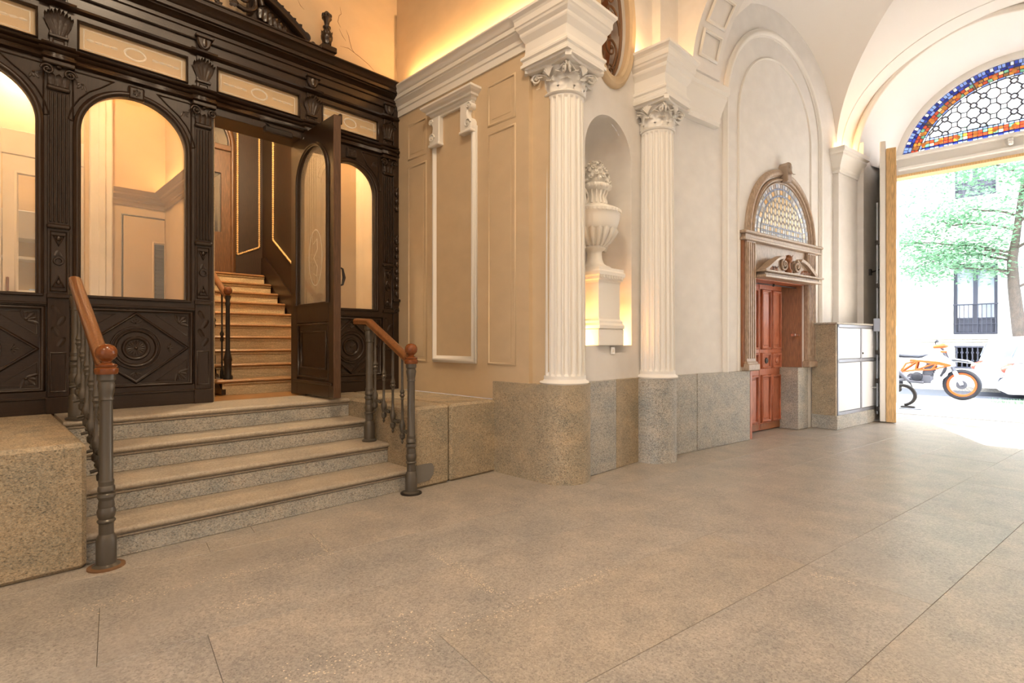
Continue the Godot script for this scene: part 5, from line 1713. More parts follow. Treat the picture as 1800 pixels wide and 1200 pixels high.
func railings() -> void:
	var iron: Material = M.iron
	for side in 2:
		var x := 0.5 if side == 0 else 2.445
		var z0 := -3.545
		var z1 := -4.72 if side == 0 else -4.18
		var y1 := 0.668 if side == 0 else 0.334
		var o := thing("handrail", "longer iron handrail with a brown wooden grip and turned ball beside the stained block" if side == 0 else "shorter iron handrail with a brown wooden grip ending beside the patched block", "railing", AB, Vector3(x, 0, z0), "handrails of the granite steps")
		var H := 1.03
		var slope := (0.547 / 1.175) if side == 0 else (0.33 / 0.635)
		var nw := mb(o)
		var keep := post_mesh(H)
		nw.at(T(x, 0, z0)); _merge(nw, keep)
		part(o, "newel_post", nw, iron)
		part(o, "floor_flange", mb(o).at(T(x, 0, z0)).lathe(pv([0.0, 0, 0.085, 0, 0.085, 0.008, 0.06, 0.012, 0, 0.012]), 20), M.rust_iron if side == 0 else M.black_iron)
		var topy: float = H + slope * (z0 - z1)
		var up := mb(o)
		up.at(T(x, y1, z1)); _merge(up, post_mesh(topy - y1 - 0.02))
		part(o, "upper_post", up, iron)
		# turned ball cap
		var b := mb(o)
		b.at(T(x, H, z0)).lathe(pv([0, 0, 0.05, 0, 0.054, 0.012, 0.054, 0.03, 0.046, 0.036, 0.05, 0.042, 0.05, 0.05, 0.034, 0.056, 0.024, 0.062, 0.024, 0.07, 0.034, 0.078, 0.046, 0.092, 0.05, 0.112, 0.047, 0.132, 0.036, 0.15, 0.018, 0.16, 0, 0.162]), 28)
		part(o, "turned_ball", b, M.turned_oak, "glossy turned wooden ball")
		# wooden grip: flat rounded section
		var prof := pv([-0.034, -0.022, -0.026, -0.03, 0.026, -0.03, 0.034, -0.022, 0.03, -0.01, 0.036, 0.0, 0.034, 0.014, 0.022, 0.024, 0.0, 0.028, -0.022, 0.024, -0.034, 0.014, -0.036, 0.0, -0.03, -0.01])
		var path := [Vector3(x, H + 0.02, z0 + 0.0), Vector3(x, topy + 0.02, z1)]
		if side == 1: path.append(Vector3(x, topy + 0.03, z1 - 0.22))
		else: path.append(Vector3(x, topy + 0.06, z1 - 0.08))
		var fr := []
		for i in path.size():
			var d: Vector3 = (path[mini(i + 1, path.size() - 1)] - path[maxi(i - 1, 0)]).normalized()
			var r := Vector3(1, 0, 0)
			fr.append(Transform3D(Basis(r, d.cross(r).normalized() if d.cross(r).y > 0 else -d.cross(r).normalized(), d), path[i]))
		part(o, "wooden_grip", mb(o).sweep(prof, fr, true, false, true, 0.5), M.oak, "brown oak grip")
		# balusters with console brackets to the stone
		var nbal := 6 if side == 0 else 4
		for k in nbal:
			var z := lerpf(z0, z1, (k + 0.9) / (nbal + 0.6))
			var ytop: float = H + slope * (z0 - z) - 0.008
			var ybot: float = ytop - 0.66
			var bm := mb(o)
			bm.at(T(x, ybot, z)); _merge(bm, baluster_mesh(0.66))
			var ba := part(o, "baluster", bm, iron)
			var br := mb(o)
			br.at(T(x, ybot + 0.06, z)).tube([Vector3(0, 0, 0.0), Vector3(0, -0.012, 0.05), Vector3(0, 0.006, 0.1), Vector3(0, -0.02, 0.15)], [0.013, 0.01, 0.012, 0.009], 8)
			br.tube([Vector3(0, 0, 0), Vector3((-0.05 if side == 0 else 0.05), -0.01, 0)], 0.01, 6)
			br.ball(Vector3(0, -0.01, 0.075), Vector3(0.016, 0.016, 0.016), 8)
			part(ba, "bracket", br, iron)

func _merge(a: MB, b: MB) -> void:
	for i in b.v.size():
		a.v.append(a.t * b.v[i])
		a.n.append((a.t.basis * b.n[i]).normalized())

func wall_decor() -> void:
	var X := wallB(3.436)
	# plain sunk panels of the cream wall
	var k := 0
	for q in [[-5.03, -4.7, 3.245, 3.62], [-5.03, -4.7, 1.0, 3.15], [-3.71, -3.36, 3.245, 3.62], [-3.71, -3.36, 1.0, 3.165]]:
		var m := mb()
		m.at(X).mould(pv([-0.012, 0, 0.012, 0, 0.012, 0.004, 0.004, 0.01, -0.004, 0.009, -0.012, 0.003]), [Vector3(q[0], q[2], 0), Vector3(q[1], q[2], 0), Vector3(q[1], q[3], 0), Vector3(q[0], q[3], 0)], Vector3(0, 0, 1), true)
		m.box(q[0] + 0.05, q[2] + 0.05, -0.01, q[1] - 0.05, q[3] - 0.05, 0.003)
		struct("trim_%d" % (20 + k), m, M.cream, AB, "thin panel moulding on the cream wall")
		k += 1
	# white framed pilaster panel with a bracketed cap
	var o := thing("framed_pilaster", "tall white plaster panel frame with scrolled brackets on the cream wall", "pilaster", AB, Vector3(3.43, 0.98, -4.21))
	part(o, "panel_field", mb(o).at(X).box(-4.52, 1.03, -0.01, -3.91, 3.56, 0.02, 0.002), M.cream)
	var fr := mb(o)
	fr.at(X).mould(ogee(0.075, 0.045), [Vector3(-3.905, 3.3, 0.0), Vector3(-3.905, 1.03, 0.0), Vector3(-4.525, 1.03, 0.0), Vector3(-4.525, 3.3, 0.0)], Vector3(0, 0, 1))
	part(o, "frame", fr, M.stucco)
	var cp := mb(o)
	var pr := pv([0, 0, 0.03, 0, 0.03, 0.02, 0.045, 0.03, 0.05, 0.05, 0.075, 0.055, 0.075, 0.075, 0.1, 0.09, 0.12, 0.11, 0.12, 0.13, 0, 0.13])
	var pts := [[-4.5, 0.0, -1.0, 0.0], [-4.5, 0.02, -1.0, 1.0], [-3.93, 0.02, 1.0, 1.0], [-3.93, 0.0, 1.0, 0.0]]
	cp.at(X)
	for i in 3:
		var a = pts[i]
		var b = pts[i + 1]
		for j in pr.size() - 1:
			var p := pr[j]; var q := pr[j + 1]
			var f := func(e, w): return Vector3(e[0] + e[2] * w.x, 3.525 + w.y, e[1] + e[3] * w.x)
			var out := Vector3(-1, 0, 0) if i == 0 else (Vector3(0, 0, 1) if i == 1 else Vector3(1, 0, 0))
			cp.flat([f.call(a, p), f.call(b, p), f.call(b, q), f.call(a, q)], out * absf(q.y - p.y) + Vector3(0, p.x - q.x, 0))
	cp.box(-4.5, 3.525, -0.01, -3.93, 3.655, 0.02)
	part(o, "cap_cornice", cp, M.stucco)
	for sg in [-1.0, 1.0]:
		var b := mb(o)
		var cx: float = -4.215 + sg * 0.225
		b.at(X * T(cx, 0, 0) * Transform3D(Basis.from_scale(Vector3(sg, 1, 1)), Vector3.ZERO))
		# side view profile of the console, seen on its outer flank
		b.prism(pv([-0.06, 3.24, 0.1, 3.24, 0.112, 3.27, 0.11, 3.34, 0.09, 3.37, 0.06, 3.385, 0.052, 3.42, 0.06, 3.45, 0.085, 3.46, 0.1, 3.48, 0.1, 3.51, 0.08, 3.53, -0.06, 3.53]), 0.0, 0.075, 0.6, 0.01)
		b.box(-0.065, 3.235, 0.0, 0.115, 3.262, 0.085, 0.006)
		var br := part(o, "bracket", b, M.stucco)
		var v := mb(o)
		v.at(X * T(cx + sg * 0.075, 3.487, 0.078)).spiral(Transform3D.IDENTITY, 0.028, 1.4, 0.008, 6)
		v.at(X * T(cx + sg * 0.06, 3.32, 0.078)).spiral(Transform3D.IDENTITY, 0.04, 1.5, 0.009, 6)
		part(br, "scroll", v, M.stucco)

func niche() -> void:
	var c := Vector3(4.243, 1.17, -3.07)
	var p := thing("niche_pedestal", "square white pedestal standing in the lit niche", "pedestal", AB, c)
	part(p, "foot", mb(p).box(c.x - 0.208, 1.17, c.z - 0.2, c.x + 0.208, 1.325, c.z + 0.2, 0.006), M.statuary)
	var m := mb(p)
	var prof := pv([0.0, 1.325, 0.016, 1.33, 0.018, 1.36, 0.004, 1.38, 0.004, 1.40, -0.014, 1.42, -0.016, 1.45, -0.016, 1.76, -0.008, 1.78, 0.006, 1.79, 0.008, 1.815, 0.022, 1.83, 0.024, 1.86, 0.012, 1.875, 0.012, 1.9])
	for i in 4:
		for j in prof.size() - 1:
			var q := []
			for e in [[i, j], [i + 1, j], [i + 1, j + 1], [i, j + 1]]:
				var an: float = PI / 4 + (e[0] % 4) * PI / 2
				var w := 0.19 + prof[e[1]].x
				q.append(Vector3(c.x + signf(cos(an)) * w, prof[e[1]].y, c.z + signf(sin(an)) * w))
			var mid: Vector3 = (q[0] + q[2]) / 2.0 - c
			m.flat(q, Vector3(mid.x, (prof[j].x - prof[j + 1].x) * 20.0, mid.z))
	m.box(c.x - 0.2, 1.88, c.z - 0.2, c.x + 0.2, 1.9, c.z + 0.2)
	part(p, "shaft", m, M.statuary)
	var ct := mb(p)
	for i in 9:
		var x := c.x - 0.17 + 0.34 * i / 8.0
		ct.leaf(T(x, 1.84, c.z + 0.206) * RZ(PI), 0.05, 0.016, 0.2, 0.15, 1)
	part(p, "leaf_band", ct, M.statuary)
	var y := 1.9
	var u := thing("flower_urn", "white sculpted urn heaped with carved flowers in the lit niche", "urn", AB, Vector3(c.x, y, c.z))
	var f := mb(u)
	f.at(T(c.x, y, c.z)).lathe(pv([0, 0, 0.16, 0, 0.162, 0.018, 0.15, 0.026, 0.12, 0.036, 0.092, 0.06, 0.076, 0.1, 0.07, 0.15, 0.074, 0.18, 0.1, 0.195, 0.11, 0.21, 0.1, 0.225, 0, 0.225]), 32)
	part(u, "foot", f, M.statuary)
	var b := mb(u)
	b.at(T(c.x, y, c.z)).lathe(pv([0, 0.215, 0.09, 0.218, 0.13, 0.25, 0.17, 0.31, 0.2, 0.37, 0.215, 0.385, 0.228, 0.43, 0.24, 0.48, 0.243, 0.52, 0.25, 0.53, 0.252, 0.565, 0.24, 0.575, 0.21, 0.59, 0.15, 0.61, 0.115, 0.63, 0.1, 0.66, 0.096, 0.7, 0.104, 0.74, 0.12, 0.76, 0.15, 0.775, 0.155, 0.8, 0.14, 0.82, 0, 0.83]), 40)
	var body := part(u, "bowl", b, M.statuary)
	for k in 18:
		var g := mb(u)
		g.at(T(c.x, y, c.z) * RY(TAU * k / 18.0)).tube([Vector3(0, 0.225, 0.1), Vector3(0, 0.265, 0.145), Vector3(0, 0.32, 0.18), Vector3(0, 0.375, 0.206), Vector3(0, 0.39, 0.21)], [0.01, 0.018, 0.026, 0.032, 0.014], 6)
		part(body, "gadroon", g, M.statuary)
	var dn := mb(u)
	for k in 40:
		dn.at(T(c.x, y, c.z) * RY(TAU * k / 40.0)).box(-0.011, 0.533, 0.245, 0.011, 0.562, 0.26, 0.002)
	part(body, "dentils", dn, M.statuary)
	var kn := mb(u)
	for k in 14:
		kn.at(T(c.x, y, c.z) * RY(TAU * k / 14.0)).ball(Vector3(0, 0.795, 0.14), Vector3(0.03, 0.026, 0.03), 8)
	for k in 16:
		kn.at(T(c.x, y, c.z) * RY(TAU * k / 16.0)).tube([Vector3(0, 0.63, 0.118), Vector3(0, 0.69, 0.1), Vector3(0, 0.76, 0.122)], 0.012, 6)
	part(body, "neck_ribs", kn, M.statuary)
	for sg in [-1.0, 1.0]:
		var h := mb(u)
		h.at(T(c.x, y, c.z)).tube([Vector3(sg * 0.14, 0.61, 0), Vector3(sg * 0.18, 0.7, 0), Vector3(sg * 0.16, 0.75, 0.0), Vector3(sg * 0.13, 0.72, 0)], [0.02, 0.026, 0.022, 0.014], 8)
		part(u, "scroll_ear", h, M.statuary)
		h = mb(u)
		h.at(T(c.x, y, c.z))
		h.tube([Vector3(sg * 0.25, 0.5, 0), Vector3(sg * 0.275, 0.42, 0), Vector3(sg * 0.24, 0.34, 0), Vector3(sg * 0.2, 0.24, 0), Vector3(sg * 0.16, 0.2, 0)], [0.02, 0.026, 0.018, 0.012, 0.016], 8)
		h.ball(Vector3(sg * 0.17, 0.205, 0), Vector3(0.024, 0.02, 0.02), 8)
		h.ball(Vector3(sg * 0.262, 0.5, 0.0), Vector3(0.028, 0.03, 0.03), 10)
		part(u, "handle_drop", h, M.statuary)
	var hv := mb(u)
	hv.at(T(c.x, y, c.z)).ball(Vector3(0, 0.88, 0), Vector3(0.115, 0.13, 0.115), 14)
	part(u, "flower_heap", hv, M.statuary)
	var rg := RandomNumberGenerator.new()
	rg.seed = 4
	for k in 46:
		var s := (k + 0.5) / 46.0
		var an := k * 2.39996
		var yy := 0.83 + 0.215 * s
		var rad := 0.13 * sqrt(maxf(0.0, 1.0 - pow(s, 1.6))) + 0.008
		var w := 0.034 * (1.0 - 0.35 * s)
		var fl := mb(u)
		var Xf := T(c.x, y, c.z) * RY(an) * T(0, yy, rad) * RX(-0.5 * s - rg.randf_range(-0.2, 0.2))
		fl.at(Xf)
		if k % 3 == 0:   # rose: ring of petals round a bud
			fl.ball(Vector3(0, 0, 0.008), Vector3(w * 0.6, w * 0.6, w * 0.6), 8)
			for q in 6: fl.leaf(RZ(TAU * q / 6.0) * T(0, w * 0.25, 0.006), w * 1.0, w * 0.5, 0.9, 0.5, 1)
		elif k % 3 == 1:
			for q in 5: fl.leaf(RZ(TAU * q / 5.0 + 0.3), w * 1.25, w * 0.36, 0.6, 0.5, 1)
			fl.ball(Vector3(0, 0, 0.01), Vector3(w * 0.35, w * 0.35, w * 0.35), 8)
		else:
			fl.ball(Vector3.ZERO, Vector3(w * 0.7, w * 0.62, w * 0.7), 8)
			fl.leaf(RZ(rg.randf_range(-2, 2)), w * 1.8, w * 0.5, 0.8, 0.4, 2)
		part(u, "flower", fl, M.statuary)
	# small white sensor on the wall below the niche
	var s := thing("wall_switch", "small white switch on the wall under the niche", "switch", AB, Vector3(4.3, 1.07, -2.9))
	part(s, "plate", mb(s).box(4.262, 1.085, -2.902, 4.325, 1.155, -2.885, 0.004), M.white_plastic)
	part(s, "button", mb(s).box(4.282, 1.105, -2.886, 4.305, 1.135, -2.882, 0.002), M.statuary)

func lift_door() -> void:
	# arched wooden doorway of the passage, in the passage frame
	var n0 := -3.51
	var o := thing("arched_doorway", "carved wooden doorway with half round stained glass and scroll pediment in the ivory wall", "doorway", DF, Vector3(7.08, 0, -3.6))
	var cx := 7.08
	# pilaster strips left and right
	for q in [[6.14, 6.35], [7.72, 7.96]]:
		var m := mb(o)
		m.box(q[0], 0.93, n0 - 0.02, q[1], 2.44, n0 + 0.05, 0.004)
		m.box(q[0] - 0.03, 0.852, n0 - 0.02, q[1] + 0.03, 0.94, n0 + 0.09, 0.012)
		m.box(q[0] - 0.015, 0.93, n0 - 0.02, q[1] + 0.015, 0.965, n0 + 0.07, 0.01)
		var p := part(o, "pilaster", m, M.glare_paled_wood)
		var r := mb(o)
		for k in 4:
			var x := lerpf(q[0] + 0.035, q[1] - 0.035, k / 3.0)
			r.box(x - 0.013, 1.0, n0 + 0.04, x + 0.013, 2.42, n0 + 0.064, 0.006)
		part(p, "reeding", r, M.glare_paled_wood)
		part(p, "outer_strip", mb(o).box(q[0] - 0.05 if q[0] < 7 else q[1], 0.9, n0 - 0.02, q[0] if q[0] < 7 else q[1] + 0.05, 2.44, n0 + 0.025, 0.006), M.brown_wood)
	# impost entablature across the doorway
	var im := mb(o)
	im.box(6.07, 2.44, n0 - 0.02, 8.09, 2.475, n0 + 0.07, 0.006)
	im.box(6.1, 2.475, n0 - 0.02, 8.06, 2.52, n0 + 0.055, 0.004)
	im.box(6.05, 2.52, n0 - 0.02, 8.11, 2.555, n0 + 0.09, 0.01)
	part(o, "impost", im, M.glare_paled_wood)
	# arch
	var am := mb(o)
	for q in [[0.86, 0.1, 0.06], [0.775, 0.05, 0.05], [0.735, 0.03, 0.035]]:
		var path := []
		for i in 41:
			var an := PI * i / 40.0
			path.append(Vector3(cx + cos(an) * q[0], 2.555 + sin(an) * q[0], n0))
		am.mould(ogee(q[1], q[2]), path, Vector3(0, 0, 1))
	part(o, "arch_moulding", am, M.glare_paled_wood)
	var ks := mb(o)
	ks.at(T(cx, 3.3, n0 + 0.0)).prism(pv([-0.05, 0, 0.05, 0, 0.075, 0.2, 0.05, 0.24, -0.05, 0.24, -0.075, 0.2]), 0.0, 0.11, 0.8, 0.012)
	ks.leaf(T(0, 0.23, 0.1) * RX(-0.1) * RZ(PI), 0.2, 0.045, 0.5, 0.2, 4)
	ks.at(T(cx - 0.03, 3.5, n0 + 0.1) * RY(PI / 2)).spiral(Transform3D.IDENTITY, 0.04, 1.3, 0.012, 6)
	part(o, "keystone", ks, sm("dark_keystone", Color8(164, 146, 130), 0.4))
	# frieze panel between impost and pediment
	part(o, "frieze_panel", mb(o).box(6.35, 2.02, n0 - 0.05, 7.72, 2.44, n0 + 0.012, 0.003), M.glare_paled_wood)
	# scroll pediment over the door
	var pd := mb(o)
	pd.box(6.36, 2.0, n0 - 0.03, 7.86, 2.035, n0 + 0.17, 0.006)
	pd.box(6.39, 2.035, n0 - 0.03, 7.83, 2.065, n0 + 0.14, 0.008)
	pd.box(6.33, 2.065, n0 - 0.03, 7.89, 2.09, n0 + 0.19, 0.006)
	var ped := part(o, "pediment_shelf", pd, M.glare_paled_wood)
	for sg in [-1.0, 1.0]:
		var s := mb(o)
		s.at(T(7.1, 0, n0) * Transform3D(Basis.from_scale(Vector3(sg, 1, 1)), Vector3.ZERO))
		var sh := pv([0.72, 2.09])
		for i in 9:
			var t := i / 8.0
			sh.append(Vector2(0.72 - 0.5 * t, 2.09 + 0.2 * pow(sin(t * PI / 2), 1.3)))
		sh.append_array(pv([0.14, 2.28, 0.1, 2.23, 0.1, 2.16, 0.16, 2.09]))
		s.prism(sh, 0.02, 0.1, 0.7)
		s.mould(pv([-0.02, -0.02, 0.02, -0.02, 0.024, 0.05, -0.01, 0.06]), to3(sh.slice(1, 10), 0.1), Vector3(0, 0, 1))
		var sp := part(o, "scroll_pediment", s, M.glare_paled_wood)
		var v := mb(o)
		v.at(T(7.1 + sg * 0.17, 2.2, n0 + 0.11) * Transform3D(Basis.from_scale(Vector3(-sg, 1, 1)), Vector3.ZERO)).spiral(RZ(PI / 2), 0.075, 1.6, 0.018, 8)
		part(sp, "volute", v, M.glare_paled_wood)
		var l := mb(o)
		for k in 4: l.at(T(7.1 + sg * (0.3 + 0.08 * k), 2.1, n0 + 0.1)).leaf(RZ(-sg * (0.9 - 0.2 * k)), 0.11 - 0.015 * k, 0.028, 0.5, 0.2, 3)
		part(sp, "acanthus_leaves", l, M.brown_wood)
	var fi := mb(o)
	fi.at(T(7.1, 2.09, n0 + 0.08)).lathe(pv([0, 0, 0.05, 0, 0.05, 0.05, 0.03, 0.07, 0.025, 0.14, 0.05, 0.17, 0.055, 0.21, 0.03, 0.25, 0, 0.26]), 16)
	for k in 6: fi.at(T(7.1, 2.09, n0 + 0.08) * RY(TAU * k / 6.0)).leaf(T(0, 0.15, 0.04), 0.11, 0.02, 0.3, 0.2, 3)
	part(o, "pediment_finial", fi, M.brown_wood)
	# stained glass half round
	var G: Dictionary = {}
	for q in [["olive", Color8(190, 184, 176)], ["pale", Color8(222, 226, 232)], ["sky_blue", Color8(196, 210, 230)], ["blue", Color8(160, 184, 228)], ["amber", Color8(236, 192, 132)], ["honey", Color8(246, 216, 164)]]: G[q[0]] = sm("pale_glass_" + q[0], q[1], 0.15)
	var lead := mb(o)
	var X := T(0, 0, n0 + 0.014)
	var c := Vector2(cx, 2.56)
	part(o, "glass_backing", mb(o).at(T(0, 0, n0 - 0.03)).prism(arch_poly(cx - 0.74, cx + 0.74, 2.555, 2.56, 24), -0.02, 0.0), M.ivory)
	var gp := mb(o)
	var holder := part(o, "stained_glass", gp.at(X).prism(arch_poly(cx - 0.735, cx + 0.735, 2.556, 2.56, 24), -0.008, -0.003), M.ivory, "half round stained glass")
	for ring in [[0.665, 0.735, 36, ["olive", "pale", "sky_blue"]], [0.64, 0.665, 26, ["blue"]], [0.575, 0.64, 26, ["olive", "amber", "pale"]], [0.55, 0.575, 22, ["blue"]]]:
		for k in ring[2]:
			glass_piece(holder, ring_cell(c, ring[0], ring[1], PI * k / ring[2], PI * (k + 1) / ring[2]), X, lead, G[ring[3][k % ring[3].size()]], 0.0, "border_pane")
	for k in 22:
		var x0 := cx - 0.55 + 1.1 * k / 22.0
		glass_piece(holder, rect(x0, 2.565, x0 + 0.05, 2.61), X, lead, G[["pale", "olive", "sky_blue"][k % 3]], 0.002, "border_pane")
		glass_piece(holder, rect(x0, 2.61, x0 + 0.05, 2.63), X, lead, G["blue"], 0.002, "border_pane")
		glass_piece(holder, rect(x0, 2.63, x0 + 0.05, 2.685), X, lead, G[["olive", "amber", "pale"][k % 3]], 0.002, "border_pane")
		glass_piece(holder, rect(x0, 2.685, x0 + 0.05, 2.705), X, lead, G["blue"], 0.002, "border_pane")
	var field: PackedVector2Array = Geometry2D.intersect_polygons(arc2(c, 0.55, 0.55, 0, PI, 40), rect(cx - 1, 2.705, cx + 1, 4))[0]
	var px := 0.1
	var py := 0.11
	for j in range(0, 6):
		for i in range(-6, 7):
			var x := cx + i * px + (px / 2 if j % 2 else 0.0)
			var y := 2.73 + j * py * 0.75
			var hexp := pv([x, y - py * 0.5, x + px * 0.26, y - py * 0.22, x + px * 0.26, y + py * 0.22, x, y + py * 0.5, x - px * 0.26, y + py * 0.22, x - px * 0.26, y - py * 0.22])
			for pc in Geometry2D.intersect_polygons(hexp, field): glass_piece(holder, pc, X, lead, G["honey"], 0.003, "pane")
			var dia := pv([x + px * 0.5, y - py * 0.34, x + px * 0.72, y, x + px * 0.5, y + py * 0.34, x + px * 0.28, y])
			for pc in Geometry2D.intersect_polygons(dia, field): glass_piece(holder, pc, X, lead, sm("white_glass", Color8(240, 244, 250), 0.15) if not M.has("white_glass") else M.white_glass, 0.003, "pane")
	part(o, "lead_came", lead, sm("bright_lead", Color8(178, 172, 166), 0.5))
	# reveals: lining boards, splayed on the far side
	var rv := mb(o)
	rv.at(Transform3D(Basis(Vector3(1, 0, 0), Vector3(0, 0, 1), Vector3(0, -1, 0)), Vector3.ZERO)).prism(pv([7.57, -3.76, 7.76, -3.76, 7.76, -3.505, 7.715, -3.505]), -2.03, 0.0)
	part(o, "jamb_lining", rv, M.brown_wood, "smooth brown jamb board")
	var rl := mb(o)
	rl.box(6.3, 0, -3.76, 6.345, 2.03, -3.505, 0.003)
	rl.box(6.3, 1.99, -3.76, 7.74, 2.03, -3.505, 0.003)
	part(o, "head_lining", rl, M.red_wood)
	var hd := mb(o)
	hd.at(T(7.63, 1.3, -3.63)).tube([Vector3(0, 0, 0), Vector3(-0.07, 0, 0.04)], 0.012, 8)
	hd.box(-0.1, -0.02, 0.02, -0.05, 0.02, 0.09, 0.008)
	hd.tube([Vector3(-0.08, 0, 0.06), Vector3(-0.08, 0.0, 0.13)], 0.014, 10)
	part(o, "camera_fitting", hd, M.chrome, "small chrome fitting on the jamb board")
	var bar := mb(o)
	bar.tube([Vector3(6.36, 1.96, -3.6), Vector3(7.68, 1.96, -3.6)], 0.008, 8)
	bar.ball(Vector3(7.05, 1.96, -3.6), Vector3(0.02, 0.02, 0.02), 8)
	part(o, "stay_bar", bar, M.black_iron)
	# two panelled leaves
	for q in [[6.35, 6.95], [6.958, 7.56]]:
		var d := thing("panelled_door", "reddish panelled wooden door leaf under the scroll pediment, beside the hinge jamb" if q[0] < 6.5 else "reddish panelled wooden door leaf under the scroll pediment, beside the plain brown jamb board", "door", DF, Vector3((q[0] + q[1]) / 2.0, 0, -3.74), "leaves of the arched doorway")
		part(d, "leaf", mb(d).box(q[0], 0.012, -3.79, q[1], 1.99, -3.745, 0.003), M.red_wood)
		var w: float = q[1] - q[0]
		for col in 2:
			var x0: float = q[0] + 0.05 + col * (w - 0.04) / 2.0
			var x1: float = x0 + w / 2.0 - 0.08
			for r in [[0.13, 0.74], [0.86, 1.04], [1.12, 1.9]]:
				var pm := mb(d)
				pm.mould(ogee(0.035, 0.026), [Vector3(x0, r[0], -3.745), Vector3(x1, r[0], -3.745), Vector3(x1, r[1], -3.745), Vector3(x0, r[1], -3.745)], Vector3(0, 0, 1), true)
				pm.box(x0 + 0.04, r[0] + 0.04, -3.747, x1 - 0.04, r[1] - 0.04, -3.735, 0.008)
				part(d, "panel", pm, M.red_wood)
			var es := mb(d)
			es.at(T((x0 + x1) / 2.0, 0.95, -3.735) * RX(PI / 2)).lathe(pv([0, 0.016, 0.012, 0.016, 0.02, 0.012, 0.034, 0.012, 0.04, 0.004, 0.042, 0]), 16)
			part(d, "escutcheon", es, M.black_iron if col == (1 if q[0] < 6.5 else 0) else M.red_wood)
		var kb := mb(d)
		kb.box(q[0] + 0.02, 0.02, -3.745, q[1] - 0.02, 0.1, -3.74, 0.002)
		part(d, "kick_rail", kb, M.brown_wood)

func cabinet() -> void:
	var o := thing("meter_cabinet", "granite sided cabinet with four white doors in a grey metal frame by the portal", "cabinet", DF, Vector3(8.7, 0, -3.33))
	var s0 := 7.96
	var s1 := 9.56
	var nf := -3.175
	part(o, "plinth", mb(o).box(s0 - 0.05, 0, -3.5, s1 - 0.6, 0.19, nf + 0.012, 0.006), M.granite)
	part(o, "plinth", mb(o).box(s1 - 0.594, 0, -3.5, s1 + 0.02, 0.19, nf + 0.012, 0.006), M.granite)
	part(o, "side_slab", mb(o).box(s0 - 0.04, 0.19, -3.5, s0, 1.45, nf - 0.01, 0.004), M.granite_warm, "speckled granite side")
	var fr := mb(o)
	for x in [s0, (s0 + s1) / 2.0 - 0.02, s1 - 0.05]: fr.box(x, 0.19, nf - 0.04, x + 0.045, 1.45, nf, 0.004)
	for y in [0.19, 0.92, 1.405]: fr.box(s0, y, nf - 0.04, s1, y + 0.045, nf, 0.004)
	part(o, "metal_frame", fr, M.steel)
	part(o, "top_slab", mb(o).box(s0 - 0.06, 1.45, -3.5, s1 + 0.01, 1.475, nf + 0.015, 0.004), M.granite)
	part(o, "back_board", mb(o).box(s0, 0.19, -3.48, s1, 1.45, -3.3), M.steel)
	var mid := (s0 + s1) / 2.0
	for q in [[s0 + 0.05, mid - 0.025], [mid + 0.03, s1 - 0.055]]:
		for y in [[0.24, 0.915], [0.97, 1.4]]:
			part(o, "panel_door", mb(o).box(q[0], y[0], nf - 0.03, q[1], y[1], nf - 0.008, 0.003), M.laminate)
	part(o, "lock", mb(o).at(T(mid + 0.06, 1.04, nf - 0.008) * RX(PI / 2)).lathe(pv([0, 0.01, 0.012, 0.01, 0.014, 0]), 12), M.black_iron)

